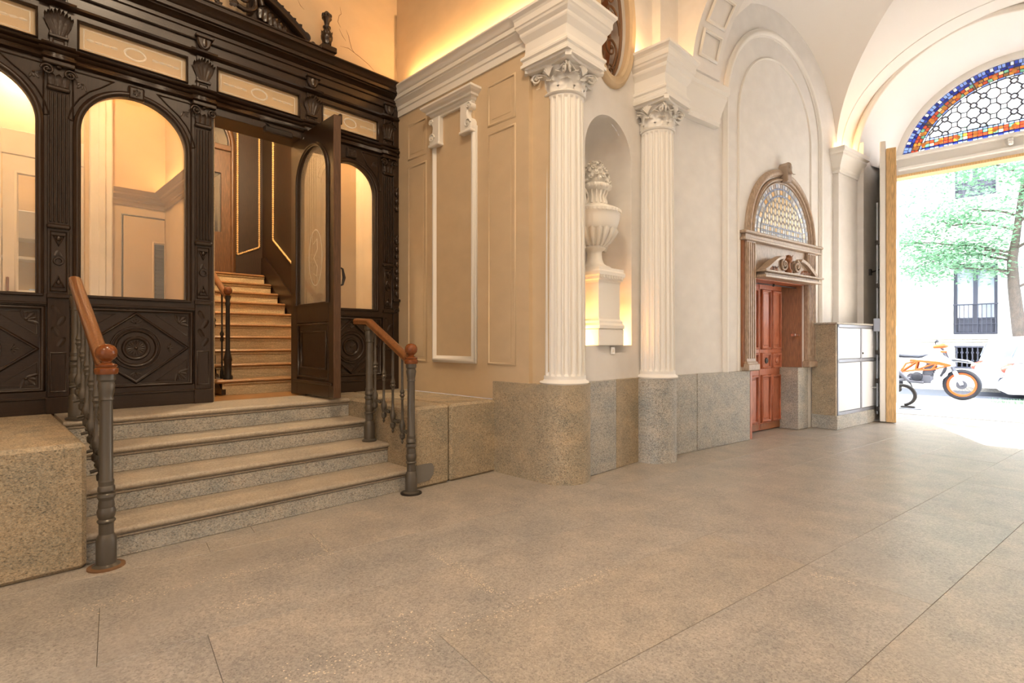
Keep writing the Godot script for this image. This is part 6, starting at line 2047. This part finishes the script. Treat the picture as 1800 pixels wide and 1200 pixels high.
func lamps() -> void:
	# warm light strips lying on the cornices
	var specs := [
		[Vector3(3.40, 4.075, -4.08), 1.9, 0.0, "warm light strip on the cornice of the cream panelled wall", 11.0],
		[Vector3(3.92, 4.066, -2.95), 0.4, 0.0, "warm light strip on the cornice of the column beside the panelled wall", 1.6],
		[Vector3(4.70, 4.066, -2.8), 0.4, 0.0, "warm light strip on the cornice of the column beside the doorway", 1.6]]
	var em := sm("led_warm", Color(1, 0.85, 0.6), 0.5)
	em.emission_enabled = true
	em.emission = WARM
	em.emission_energy_multiplier = 3.0
	for s in specs:
		var c: Vector3 = s[0]
		var o := thing("led_strip_light", s[3], "light strip", AB, c, "light strips on the cornices")
		part(o, "strip", mb(o).box(c.x - 0.006, c.y - 0.004, c.z - s[1] / 2.0, c.x + 0.006, c.y + 0.004, c.z + s[1] / 2.0, 0.002), em)
		light_area("led_strip_glow", AB, c + Vector3(0, 0.012, 0), Vector3(0.25, 1, 0), 0.02, s[1], WARM, s[4] * 0.1, o)
	for s in [[Vector3(5.1, 4.086, -3.44), 0.7, "warm light strip on the impost between column and doorway"], [Vector3(8.95, 4.074, -3.45), 0.5, "warm light strip on the impost below the portal arch"]]:
		var c: Vector3 = s[0]
		var o := thing("led_strip_light", s[2], "light strip", DF, c, "light strips on the cornices")
		part(o, "strip", mb(o).box(c.x - s[1] / 2.0, c.y - 0.004, c.z - 0.006, c.x + s[1] / 2.0, c.y + 0.004, c.z + 0.006, 0.002), em)
		light_area("led_strip_glow", DF, c + Vector3(0, 0.012, 0), Vector3(0, 1, -0.25), s[1], 0.02, WARM, 0.22, o)
	var lo := thing("led_strip_light", "short warm light strip on the lobby cornice behind the arched pane", "light strip", AB, Vector3(1.44, 2.83, -6.6), "light strips on the cornices")
	part(lo, "strip", mb(lo).box(1.434, 2.824, -6.8, 1.446, 2.832, -6.2, 0.002), em)
	light_area("led_strip_glow", AB, Vector3(1.44, 2.84, -6.5), Vector3(0.25, 1, 0), 0.02, 0.6, WARM, 0.12, lo)
	# niche uplight behind the pedestal
	var n := thing("niche_uplight", "small warm uplight on the niche floor behind the pedestal", "lamp", AB, Vector3(4.25, 1.172, -3.3))
	part(n, "lens", mb(n).at(T(3.95, 1.172, -3.1)).lathe(pv([0, 0.02, 0.02, 0.02, 0.024, 0.0]), 12), em)
	part(n, "lens", mb(n).at(T(4.54, 1.172, -3.1)).lathe(pv([0, 0.02, 0.02, 0.02, 0.024, 0.0]), 12), em)
	omni("niche_glow", AB, Vector3(4.54, 1.22, -3.1), Color(1.0, 0.72, 0.42), 0.09, 0.03, n)
	omni("niche_glow", AB, Vector3(3.95, 1.22, -3.1), Color(1.0, 0.72, 0.42), 0.09, 0.03, n)
	# added square lamps above the picture, put in to brighten the hall
	var gm := sm("added_lamp_glow", Color(1, 0.9, 0.75), 0.4)
	gm.emission_enabled = true
	gm.emission = WARM_SOFT
	gm.emission_energy_multiplier = 3.0
	for q in [[Vector3(1.0, 6.04, -1.7), "added square lamp out of view over the granite steps", 4.8], [Vector3(2.6, 6.04, 0.4), "added square lamp out of view over the middle of the hall", 3.0], [Vector3(-2.6, 6.04, 0.2), "added square lamp out of view over the courtyard end of the hall", 4.2]]:
		var c: Vector3 = q[0]
		var o := thing("added_panel_light", q[1], "lamp", AB, c, "added lamps above the hall")
		part(o, "diffuser", mb(o).box(c.x - 0.4, c.y - 0.02, c.z - 0.4, c.x + 0.4, c.y + 0.02, c.z + 0.4, 0.01), gm)
		part(o, "rim", mb(o).mould(ogee(0.05, 0.03), [c + Vector3(-0.42, 0.0, -0.42), c + Vector3(0.42, 0.0, -0.42), c + Vector3(0.42, 0.0, 0.42), c + Vector3(-0.42, 0.0, 0.42)], Vector3(0, -1, 0), true), M.white_plastic)
		light_area("added_panel_glow", AB, c + Vector3(0, -0.035, 0), Vector3(0, -1, 0), 0.8, 0.8, WARM_SOFT, q[2], o)
	# added lamps hidden from view, put in to light lobby, stairs and office
	for q in [[Vector3(0.5, 4.3, -5.75), "added disc lamp out of view over the lobby office side", 3.6], [Vector3(2.3, 4.3, -6.15), "added disc lamp out of view over the foot of the wooden stairs", 2.8], [Vector3(0.4, 4.4, -7.75), "added disc lamp out of view inside the lobby office", 0.9]]:
		var c: Vector3 = q[0]
		var o := thing("added_lobby_lamp", q[1], "lamp", AB, c, "added lobby lamps")
		part(o, "diffuser", mb(o).at(T(c.x, c.y, c.z)).lathe(pv([0, -0.06, 0.1, -0.05, 0.14, -0.02, 0.15, 0.0, 0, 0.0]), 24), M.added_lamp_glow)
		part(o, "stem", mb(o).tube([c, c + Vector3(0, 0.3, 0)], 0.02, 8), M.white_plastic)
		omni("added_lobby_light", AB, c + Vector3(0, -0.1, 0), Color(1.0, 0.82, 0.58) if c.x < 2.0 and c.z > -7.0 else Color(1.0, 0.9, 0.74), q[2], 0.1, o)

func street() -> void:
	# pavement, kerb, road and far pavement, in courses along the street
	var pv0 := struct("pavement", mb().box(10.9, -0.2, -16, 14.75, -0.004, 14), M.granite, AB, "pale pavement outside the portal")
	part(pv0, "threshold", mb().box(10.95, -0.05, -1.74, 11.45, 0.008, 1.2, 0.004), M.granite)
	var i := 0
	for z in range(-6, 7):
		for x in [11.5, 12.3, 13.1, 13.9]:
			part(pv0, "paving_slab", mb().box(x + 0.004, -0.06, z * 1.1 + 0.004, x + 0.796, 0.0, z * 1.1 + 1.096, 0.003), M.granite if (i * 7) % 3 else M.floor_granite_grey)
			i += 1
	struct("kerb", mb().box(14.72, -0.2, -16, 14.98, 0.012, 14, 0.01), M.granite, AB, "granite kerb of the street")
	var asphalt := sm("asphalt", Color8(78, 82, 92), 0.85)
	struct("road", mb().box(14.98, -0.3, -16, 18.6, -0.1, 14), asphalt, AB, "grey asphalt road")
	struct("pavement_far", mb().box(18.6, -0.3, -16, 21.2, 0.02, 14, 0.01), M.granite, AB, "far pavement before the white house")
	# grass patch by the kerb: tree pit
	var tp := thing("tree_pit", "low planting bed with grass in the pavement by the road", "planting bed", AB, Vector3(14.1, 0, 0.0))
	part(tp, "kerb_edge", mb(tp).box(13.75, -0.05, -0.75, 14.35, 0.03, 0.9, 0.01), M.granite)
	var gr := mb(tp)
	var rg := RandomNumberGenerator.new()
	rg.seed = 12
	for k in 700:
		var p := Vector3(rg.randf_range(13.8, 14.3), 0.03, rg.randf_range(-0.7, 0.85))
		var h := rg.randf_range(0.03, 0.09)
		var d := Vector3(rg.randf_range(-1, 1), 0, rg.randf_range(-1, 1)) * 0.03
		var s := Vector3(rg.randf_range(-1, 1), 0, rg.randf_range(-1, 1)).normalized() * 0.006
		gr.flat([p - s, p + s, p + d + Vector3(0, h, 0)], s.cross(Vector3.UP))
	var gi := part(tp, "grass", gr, sm("grass_green", Color8(124, 164, 128), 0.8))
	gi.set_meta("kind", "stuff")
	facade()
	tree()
	motorbike()
	bench_end()
	car(Vector3(16.2, -0.1, -0.55), 0.0, "parked white car with a red tail light beside the street tree", true)
	car(Vector3(17.88, -0.1, -1.15), 0.0, "white car parked beyond the nearer white car across the road", true)

func facade() -> void:
	var x := 21.0
	var white := tri_tex(sm("facade_white", Color8(214, 214, 210), 0.85), M.ivory.albedo_texture, Vector3.ONE * 0.3)
	var o := thing("white_house", "white plastered house with grey balcony doors across the street", "building", AB, Vector3(x, 0, -1.0))
	var w := mb(o)
	w.at(wallB(x))
	var holes := []
	for z in [-10.0, -5.7, -1.35, 2.9, 7.2]:
		holes.append(rect(z - 0.5, 1.44, z + 0.5, 3.53))
		holes.append(rect(z - 0.46, 5.55, z + 0.46, 7.6))
		holes.append(rect(z - 0.46, 9.4, z + 0.46, 11.4))
		holes.append(rect(z - 0.46, 0.43, z + 0.46, 1.07))
	# one strip per bay so that every opening is cut
	var xs := [-14.0, -7.85, -3.5, 0.8, 5.0, 12.0]
	for i in 5:
		for band in [[0.0, 1.25], [1.25, 5.0], [5.0, 9.0], [9.0, 15.0]]:
			var hs := []
			for h in holes:
				if h[0].x > xs[i] and h[0].x < xs[i + 1] and h[0].y > band[0] - 0.01 and h[0].y < band[1]: hs.append(h)
			holed(w, rect(xs[i], band[0], xs[i + 1], band[1]), hs, -0.4, 0.0)
	part(o, "wall", w, white)
	var rm := mb(o)   # rooms behind the front: floors, end walls, a middle wall and the roof
	rm.box(x + 3.5, 0, -14, x + 3.8, 15.0, 12)
	for y in [0.0, 1.2, 5.0, 9.0, 14.8]: rm.box(x + 0.4, y, -14, x + 3.5, y + 0.2, 12)
	for z in [-14.0, -7.9, -3.6, 0.7, 5.0, 11.8]: rm.box(x + 0.4, 0, z, x + 3.5, 15.0, z + 0.2)
	rm.box(x + 3.8, 0, -14, x + 8.0, 15.0, 12)
	part(o, "rooms", rm, white)
	var bm := mb(o)
	bm.at(wallB(x)).box(-14, 1.2, 0.0, 12, 1.4, 0.08, 0.02)
	bm.box(-14, 1.28, 0.0, 12, 1.33, 0.12, 0.015)
	part(o, "plinth_moulding", bm, M.granite)
	for z in [-3.5, 0.4]: part(o, "rusticated_strip", mb(o).at(wallB(x)).box(z - 0.35, 1.4, 0.0, z + 0.35, 9.0, 0.025, 0.006), white)
	var grey := sm("grey_paint", Color8(62, 66, 82), 0.5)
	var sky_pane := sm("window_pane", Color(0.75, 0.8, 0.88, 0.45), 0.05)
	sky_pane.transparency = BaseMaterial3D.TRANSPARENCY_ALPHA
	for z in [-5.7, -1.35, 2.9]:
		for y in [[1.44, 3.53], [5.55, 7.6]]:
			var f := mb(o)
			f.at(wallB(x - 0.0))
			f.box(z - 0.5, y[0], -0.2, z - 0.42, y[1], -0.1, 0.006)
			f.box(z + 0.42, y[0], -0.2, z + 0.5, y[1], -0.1, 0.006)
			f.box(z - 0.5, y[1] - 0.08, -0.2, z + 0.5, y[1], -0.1, 0.006)
			f.box(z - 0.05, y[0], -0.19, z + 0.05, y[1], -0.09, 0.006)
			f.box(z - 0.5, y[0], -0.19, z + 0.5, y[0] + 0.5, -0.11, 0.006)
			f.mould(ogee(0.03, 0.02), [Vector3(z - 0.4, y[0] + 0.08, -0.11), Vector3(z - 0.07, y[0] + 0.08, -0.11), Vector3(z - 0.07, y[0] + 0.45, -0.11), Vector3(z - 0.4, y[0] + 0.45, -0.11)], Vector3(0, 0, 1), true)
			f.mould(ogee(0.03, 0.02), [Vector3(z + 0.07, y[0] + 0.08, -0.11), Vector3(z + 0.4, y[0] + 0.08, -0.11), Vector3(z + 0.4, y[0] + 0.45, -0.11), Vector3(z + 0.07, y[0] + 0.45, -0.11)], Vector3(0, 0, 1), true)
			var wi := part(o, "balcony_door", f, grey)
			for sg in [-1.0, 1.0]:
				part(wi, "pane", mb(o).at(wallB(x)).box(z + sg * 0.23 - 0.19, y[0] + 0.5, -0.165, z + sg * 0.23 + 0.19, y[1] - 0.08, -0.16), sky_pane)
			part(wi, "curtain", mb(o).at(wallB(x)).box(z - 0.46, y[0] + 0.4, -0.34, z + 0.46, y[1], -0.3), white)
			var r := mb(o)
			r.at(wallB(x)).box(z - 0.52, y[0] + 0.88, -0.03, z + 0.52, y[0] + 0.91, 0.03, 0.004)
			r.box(z - 0.5, y[0] + 0.3, -0.02, z + 0.5, y[0] + 0.32, 0.01, 0.003)
			r.box(z - 0.5, y[0] + 0.03, -0.02, z + 0.5, y[0] + 0.05, 0.01, 0.003)
			for k in 10:
				var xx: float = z - 0.46 + 0.92 * k / 9.0
				r.box(xx - 0.008, y[0] + 0.03, -0.012, xx + 0.008, y[0] + 0.9, 0.004, 0.003)
			part(wi, "balustrade", r, grey)
		var g := mb(o)
		g.at(wallB(x))
		g.box(z - 0.48, 0.41, -0.05, z + 0.48, 0.46, 0.02, 0.005)
		g.box(z - 0.48, 1.04, -0.05, z + 0.48, 1.09, 0.02, 0.005)
		for k in 8:
			var xx: float = z - 0.42 + 0.84 * k / 7.0
			g.box(xx - 0.016, 0.43, -0.03, xx + 0.016, 1.07, 0.0, 0.004)
			g.box(xx - 0.035, 0.62, -0.03, xx + 0.035, 0.68, 0.0, 0.01)
			g.box(xx - 0.035, 0.86, -0.03, xx + 0.035, 0.92, 0.0, 0.01)
		part(o, "cellar_grille", g, grey)
	part(o, "lintel_band", mb(o).at(wallB(x)).box(-2.0, 3.55, -0.02, -0.7, 3.66, 0.05, 0.01), white)

func tree() -> void:
	var c := Vector3(19.0, 0.02, -0.2)
	var o := thing("street_tree", "slender street tree with pale green leaves outside the portal", "tree", AB, c)
	var t := mb(o)
	var pts := [c + Vector3(0, 0, 0), c + Vector3(0, 0.7, -0.06), c + Vector3(0, 1.6, -0.17), c + Vector3(0, 2.6, -0.26), c + Vector3(0, 3.3, -0.29), c + Vector3(0.1, 4.1, -0.2), c + Vector3(0.2, 5.2, -0.1), c + Vector3(0.2, 6.5, 0.1)]
	t.tube(pts, [0.2, 0.165, 0.14, 0.12, 0.105, 0.08, 0.06, 0.03], 12)
	var bark := tri_tex(sm("bark", Color8(106, 98, 94), 0.9), M.granite.albedo_texture, Vector3(1.2, 0.4, 1.2))
	var trunk := part(o, "trunk", t, bark)
	var rg := RandomNumberGenerator.new()
	rg.seed = 33
	var tips := []
	var starts := [[3, 2.55], [3, 2.9], [4, 3.3], [4, 3.6], [5, 4.1], [5, 4.5], [6, 5.0], [6, 5.6], [4, 3.4], [5, 4.3], [3, 3.0], [4, 3.5]]
	for k in starts.size():
		var a: Vector3 = pts[starts[k][0]]
		a.y = c.y + starts[k][1]
		var dir := Vector3(rg.randf_range(-0.9, 0.5), 0.25, -1.0 if k % 3 != 0 else rg.randf_range(-0.3, 1.0)).normalized()
		var L := rg.randf_range(1.6, 3.4)
		var b := []
		var rr := []
		for i in 8:
			var s := i / 7.0
			b.append(a + dir * L * s + Vector3(rg.randf_range(-0.06, 0.06), 0.5 * s - 0.75 * s * s * rg.randf_range(0.6, 1.2), rg.randf_range(-0.06, 0.06)))
			rr.append(lerpf(0.035, 0.006, s))
			if i > 1: tips.append([b[i], 0.3 + 0.35 * s])
			if i > 2:
				for q in 2:
					var e: Vector3 = b[i] + Vector3(rg.randf_range(-0.6, 0.6), rg.randf_range(-0.3, 0.35), rg.randf_range(-0.6, 0.6))
					tips.append([e, 0.4])
		part(trunk, "branch", mb(o).tube(b, rr, 6), bark)
	for k in 150:   # crown filled out between the branches
		tips.append([c + Vector3(rg.randf_range(-1.8, 0.8), rg.randf_range(3.0, 6.8), rg.randf_range(-3.4, 1.2)), 0.55])
	var lf := mb(o)
	for tp in tips:
		var n: int = 44
		for k in n:
			var p: Vector3 = tp[0] + Vector3(rg.randfn(0, 0.5), rg.randfn(0, 0.2), rg.randfn(0, 0.5)) * tp[1]
			var ax := Vector3(rg.randf_range(-1, 1), rg.randf_range(-0.5, 0.2), rg.randf_range(-1, 1)).normalized()
			var up := Vector3(rg.randf_range(-0.5, 0.5), 1, rg.randf_range(-0.5, 0.5)).normalized()
			var sd := ax.cross(up).normalized() * 0.034
			var L := ax * rg.randf_range(0.09, 0.14)
			lf.flat([p, p + L * 0.45 + sd, p + L, p + L * 0.45 - sd], up)
	var leafm := sm("leaf_green", Color8(100, 136, 112), 0.6)
	leafm.backlight_enabled = true
	leafm.backlight = Color8(124, 164, 128)
	var li := part(o, "foliage", lf, leafm)
	li.set_meta("kind", "stuff")

func motorbike() -> void:
	# side-on, heading along the street (towards +z of AB)
	var x := 14.45
	var o := thing("motorcycle", "white and orange motorcycle with orange rims parked outside the portal", "motorcycle", AB, Vector3(x, 0, -1.7))
	# local: build in plane z (length), y; x across
	var white := sm("bike_white", Color8(206, 210, 220), 0.25)
	var orange := sm("bike_orange", Color8(206, 92, 34), 0.35)
	var black := sm("bike_black", Color8(34, 36, 46), 0.5)
	var grey := sm("bike_grey", Color8(96, 98, 108), 0.35, 0.5)
	var fz := -1.137
	var rz := -2.45
	var Ry := RY(0.0)
	for w in [[fz, 0.315, 0.085], [rz, 0.315, 0.11]]:
		var tm := mb(o)
		tm.at(T(x, 0.318, w[0]) * RZ(PI / 2))
		tm.lathe(pv([0.235, -w[2] * 0.3, 0.26, -w[2] * 0.55, 0.295, -w[2] * 0.5, 0.315, -w[2] * 0.2, 0.318, 0, 0.315, w[2] * 0.2, 0.295, w[2] * 0.5, 0.26, w[2] * 0.55, 0.235, w[2] * 0.3, 0.235, -w[2] * 0.3]), 40)
		var wh := part(o, "wheel", tm, black)
		var rm := mb(o)
		rm.at(T(x, 0.318, w[0]) * RZ(PI / 2)).lathe(pv([0.205, -0.035, 0.245, -0.045, 0.245, -0.03, 0.225, 0.0, 0.245, 0.03, 0.245, 0.045, 0.205, 0.035, 0.205, -0.035]), 36)
		part(wh, "rim", rm, orange, "orange rim")
		var sp := mb(o)
		for k in 16:
			var an := TAU * k / 16.0
			sp.at(T(x, 0.318, w[0])).tube([Vector3(0.03 * (1 if k % 2 else -1), sin(an + 0.3) * 0.03, cos(an + 0.3) * 0.03), Vector3(0, sin(an) * 0.21, cos(an) * 0.21)], 0.003, 5)
		part(wh, "spokes", sp, grey)
		var ds := mb(o)
		ds.at(T(x - 0.06, 0.318, w[0]) * RZ(PI / 2))
		ds.lathe(pv([0.0, 0.03, 0.03, 0.03, 0.035, 0.004, 0.09, 0.003, 0.09, -0.003, 0.035, -0.004, 0.03, -0.03, 0, -0.03]), 24)
		part(wh, "brake_disc", ds, grey)
	var fk := mb(o)
	for sg in [-0.09, 0.09]:
		fk.tube([Vector3(x + sg, 0.318, fz), Vector3(x + sg, 0.62, fz - 0.13)], 0.032, 10)
		fk.tube([Vector3(x + sg, 0.6, fz - 0.12), Vector3(x + sg, 1.0, fz - 0.29)], 0.026, 10)
	part(o, "fork", fk, grey)
	var fg := mb(o)
	fg.at(T(x - 0.125, 0, 0)).tube([Vector3(0, 0.32, fz + 0.01), Vector3(0, 0.6, fz - 0.11)], [0.035, 0.04], 8)
	part(o, "fork_guard", fg, white)
	var cl := mb(o)
	cl.box(x - 0.12, 0.76, fz - 0.25, x + 0.12, 0.8, fz - 0.15, 0.01)
	cl.box(x - 0.12, 0.98, fz - 0.34, x + 0.12, 1.02, fz - 0.24, 0.01)
	part(o, "fork_clamp", cl, orange)
	# fenders
	var ff := mb(o)
	ff.at(wallB(x)).prism(pv([fz - 0.3, 0.84, fz - 0.12, 0.86, fz + 0.1, 0.83, fz + 0.3, 0.72, fz + 0.36, 0.66, fz + 0.2, 0.75, fz - 0.05, 0.79, fz - 0.3, 0.78]), -0.07, 0.07, 0.7, 0.015)
	part(o, "front_fender", ff, white)
	var rf := mb(o)
	rf.at(wallB(x)).prism(pv([-2.75, 0.98, -2.45, 0.96, -2.0, 0.8, -1.95, 0.7, -2.3, 0.62, -2.5, 0.78, -2.78, 0.92]), -0.08, 0.08, 0.7, 0.02)
	part(o, "tail_fairing", rf, white)
	# seat
	var st := mb(o)
	st.at(wallB(x)).prism(pv([-2.72, 1.0, -2.4, 0.965, -2.1, 0.93, -1.85, 0.92, -1.62, 0.96, -1.52, 0.99, -1.62, 0.9, -1.85, 0.86, -2.1, 0.86, -2.5, 0.92]), -0.1, 0.1, 0.5, 0.03)
	part(o, "seat", st, black)
	# tank and shroud
	var tk := mb(o)
	tk.at(wallB(x)).prism(pv([-1.62, 0.96, -1.5, 0.98, -1.38, 0.9, -1.26, 0.78, -1.24, 0.7, -1.36, 0.66, -1.56, 0.58, -1.5, 0.68, -1.62, 0.74, -1.95, 0.8, -2.05, 0.86, -1.8, 0.86]), -0.14, 0.14, 0.6, 0.03)
	part(o, "tank_shroud", tk, white)
	part(o, "shroud_stripe", mb(o).at(wallB(x)).prism(pv([-2.0, 0.8, -1.62, 0.75, -1.34, 0.69, -1.3, 0.71, -1.6, 0.8, -1.98, 0.83]), 0.142, 0.15), orange)
	part(o, "side_panel", mb(o).at(wallB(x)).prism(pv([-2.3, 0.86, -2.0, 0.8, -1.95, 0.72, -2.1, 0.6, -2.35, 0.66, -2.45, 0.76]), -0.13, 0.13, 0.6, 0.02), white)
	# trellis frame
	var tr := mb(o)
	for sg in [-0.13, 0.13]:
		var P := [Vector3(x + sg, 0.74, -2.06), Vector3(x + sg, 0.55, -2.16), Vector3(x + sg, 0.8, -1.86), Vector3(x + sg, 0.6, -1.9), Vector3(x + sg, 0.78, -1.5), Vector3(x + sg, 0.62, -1.62), Vector3(x + sg, 0.72, -1.3)]
		for e in [[0, 1], [0, 2], [2, 4], [4, 6], [1, 3], [3, 5], [5, 6], [1, 2], [2, 3], [3, 4], [4, 5]]: tr.tube([P[e[0]], P[e[1]]], 0.018, 7)
	part(o, "trellis_frame", tr, orange, "orange tubular frame")
	# engine
	var en := mb(o)
	en.box(x - 0.13, 0.3, -2.05, x + 0.13, 0.52, -1.6, 0.04)
	en.at(T(x, 0.62, -1.66) * RX(0.35)).box(-0.1, -0.14, -0.09, 0.1, 0.14, 0.09, 0.02)
	for k in 5: en.box(-0.115, -0.1 + k * 0.05, -0.105, 0.115, -0.085 + k * 0.05, 0.105, 0.003)
	part(o, "engine", en, grey)
	part(o, "clutch_cover", mb(o).at(T(x - 0.13, 0.46, -1.87) * RZ(PI / 2)).lathe(pv([0, 0.05, 0.07, 0.05, 0.095, 0.03, 0.1, 0.0, 0, 0]), 24), black)
	part(o, "skid_plate", mb(o).at(wallB(x)).prism(pv([-2.0, 0.3, -1.55, 0.3, -1.36, 0.5, -1.34, 0.62, -1.5, 0.46, -1.7, 0.34, -2.0, 0.34]), -0.12, 0.12, 0.7, 0.015), white)
	var ra := mb(o)
	ra.at(T(x, 0.6, -1.42) * RX(0.4)).box(-0.14, -0.13, -0.02, 0.14, 0.13, 0.02, 0.01)
	part(o, "radiator", ra, black)
	# swingarm, exhaust, stand
	part(o, "swingarm", mb(o).tube([Vector3(x - 0.12, 0.42, -1.98), Vector3(x - 0.12, 0.32, rz)], [0.045, 0.03], 8), grey)
	part(o, "exhaust", mb(o).tube([Vector3(x - 0.15, 0.34, -1.75), Vector3(x - 0.16, 0.36, -2.0), Vector3(x - 0.17, 0.62, -2.25), Vector3(x - 0.18, 0.78, -2.7)], [0.028, 0.03, 0.06, 0.07], 10), grey)
	part(o, "kick_stand", mb(o).tube([Vector3(x - 0.1, 0.34, -2.0), Vector3(x - 0.24, 0.02, -1.86)], 0.012, 7), black)
	# handlebar, hand guards, headlight mask
	part(o, "handlebar", mb(o).tube([Vector3(x - 0.38, 1.09, fz - 0.42), Vector3(x - 0.2, 1.1, fz - 0.34), Vector3(x - 0.08, 1.04, fz - 0.3), Vector3(x + 0.08, 1.04, fz - 0.3), Vector3(x + 0.2, 1.1, fz - 0.34), Vector3(x + 0.38, 1.09, fz - 0.42)], 0.014, 8), black)
	for sg in [-1.0, 1.0]:
		var hg := mb(o)
		hg.tube([Vector3(x + sg * 0.4, 1.1, fz - 0.42), Vector3(x + sg * 0.42, 1.13, fz - 0.26), Vector3(x + sg * 0.22, 1.12, fz - 0.22)], [0.03, 0.05, 0.03], 8)
		part(o, "hand_guard", hg, orange if sg < 0 else white)
	var hm := mb(o)
	hm.ball(Vector3(x, 0.98, fz - 0.18), Vector3(0.13, 0.16, 0.07), 14)
	part(o, "headlight_mask", hm, white)
	part(o, "mirror", mb(o).tube([Vector3(x - 0.3, 1.1, fz - 0.38), Vector3(x - 0.34, 1.2, fz - 0.4), Vector3(x - 0.36, 1.23, fz - 0.36)], [0.008, 0.008, 0.035], 7), black)

func bench_end() -> void:
	var o := thing("iron_support", "dark scrolled cast iron support on the pavement outside the portal", "iron support", AB, Vector3(11.9, 0.0, -1.75))
	var m := mb(o)
	var c := Vector3(11.9, 0, -1.78)
	var pts := []
	var rr := []
	for i in 19:
		var an := -1.35 + 3.6 * i / 18.0
		pts.append(c + Vector3(0, 0.24 + sin(an) * 0.18, cos(an) * 0.2))
		rr.append(0.035 - 0.01 * absf(i / 9.0 - 1.0))
	m.tube(pts, rr, 10)
	part(o, "scroll_leg", m, M.black_iron)
	part(o, "scroll_boss", mb(o).ball(c + Vector3(0, 0.34, -0.05), Vector3(0.05, 0.05, 0.06), 12), M.black_iron)
	part(o, "foot", mb(o).box(11.84, 0, -1.79, 11.96, 0.05, -1.58, 0.012), M.black_iron)
	part(o, "base_bar", mb(o).box(11.8, 0.0, -2.16, 12.0, 0.02, -1.48, 0.006), M.steel)

func car(at_: Vector3, turn: float, label: String, small: bool) -> void:
	# along the street; local x = length (front towards +x), z across; placed so that its rear faces the portal side
	var F := AB * Transform3D(Basis(Vector3.UP, -PI / 2 + turn), at_)
	var o := thing("parked_car" if small else "parked_van", label, "car" if small else "van", F, Vector3.ZERO)
	var white := sm("car_white", Color8(244, 246, 250), 0.2)
	white.clearcoat_enabled = true
	var H := 1.0 if small else 1.35
	var L := 3.9
	# side outline lofted across the width with tumblehome
	var low := pv([-0.05, 0.28, 0.0, 0.5, 0.06, 0.72, 0.2, 0.84, 1.0, 0.9, 2.7, 0.9, 3.5, 0.8, 3.85, 0.66, 3.9, 0.4, 3.85, 0.24, 0.1, 0.2])
	var b := mb(o)
	var sc := Vector2(1.0, H)
	var p := PackedVector2Array()
	for q in low: p.append(q * sc)
	b.at(T(0, 0, 0)).prism(p, -0.82, 0.82, 0.6, 0.09)
	b.at(Transform3D(Basis.from_scale(Vector3(1, 1, -1)), Vector3.ZERO)).prism(p, -0.82, 0.82, 0.6, 0.09)
	var body := part(o, "body", b, white)
	var cab := pv([0.12, 0.86, 0.3, 1.36, 0.5, 1.43, 1.6, 1.45, 2.1, 1.38, 2.75, 0.9])
	var g := mb(o)
	p = PackedVector2Array()
	for q in cab: p.append(q * sc)
	g.prism(p, -0.68, 0.68, 0.6, 0.1)
	g.at(Transform3D(Basis.from_scale(Vector3(1, 1, -1)), Vector3.ZERO)).prism(p, -0.68, 0.68, 0.6, 0.1)
	part(o, "cabin", g, white)
	var gl := sm("car_glass", Color8(120, 136, 160), 0.05)
	var w := mb(o)
	w.prism(PackedVector2Array([Vector2(0.45, 0.93 * H), Vector2(0.55, 1.33 * H), Vector2(1.2, 1.37 * H), Vector2(1.2, 0.93 * H)]), -0.7, 0.7)
	w.prism(PackedVector2Array([Vector2(1.28, 0.93 * H), Vector2(1.28, 1.37 * H), Vector2(1.95, 1.32 * H), Vector2(2.4, 0.95 * H)]), -0.7, 0.7)
	part(o, "side_windows", w, gl)
	part(o, "rear_window", mb(o).at(T(0.2, 1.13 * H, 0) * RZ(-0.33)).box(-0.02, -0.17, -0.55, 0.0, 0.17, 0.55, 0.008), gl)
	var bp := mb(o)
	bp.box(-0.1, 0.26 * H, -0.78, 0.1, 0.46 * H, 0.78, 0.05)
	part(o, "bumper", bp, white)
	part(o, "number_plate", mb(o).box(-0.075, 0.52 * H, -0.26, -0.02, 0.6 * H, 0.26, 0.004), M.white_plastic)
	for sg in [-1.0, 1.0]:
		part(o, "tail_light", mb(o).ball(Vector3(0.1, 0.72 * H, sg * 0.7), Vector3(0.14, 0.1, 0.12), 12), sm("tail_red", Color8(220, 90, 76), 0.15), "red tail light")
		for x in [0.75, 3.1]:
			var t := mb(o)
			t.at(T(x, 0.3, sg * 0.76) * RX(PI / 2)).lathe(pv([0, -0.09, 0.24, -0.09, 0.3, -0.06, 0.3, 0.06, 0.24, 0.09, 0, 0.09]), 24)
			var wh := part(o, "wheel", t, sm("car_tyre", Color8(50, 54, 64), 0.8))
			part(wh, "hub_cap", mb(o).at(T(x, 0.3, sg * 0.86) * RX(PI / 2)).lathe(pv([0, -0.02, 0.17, -0.02, 0.18, 0.0, 0.17, 0.02, 0, 0.02]), 16), M.steel)
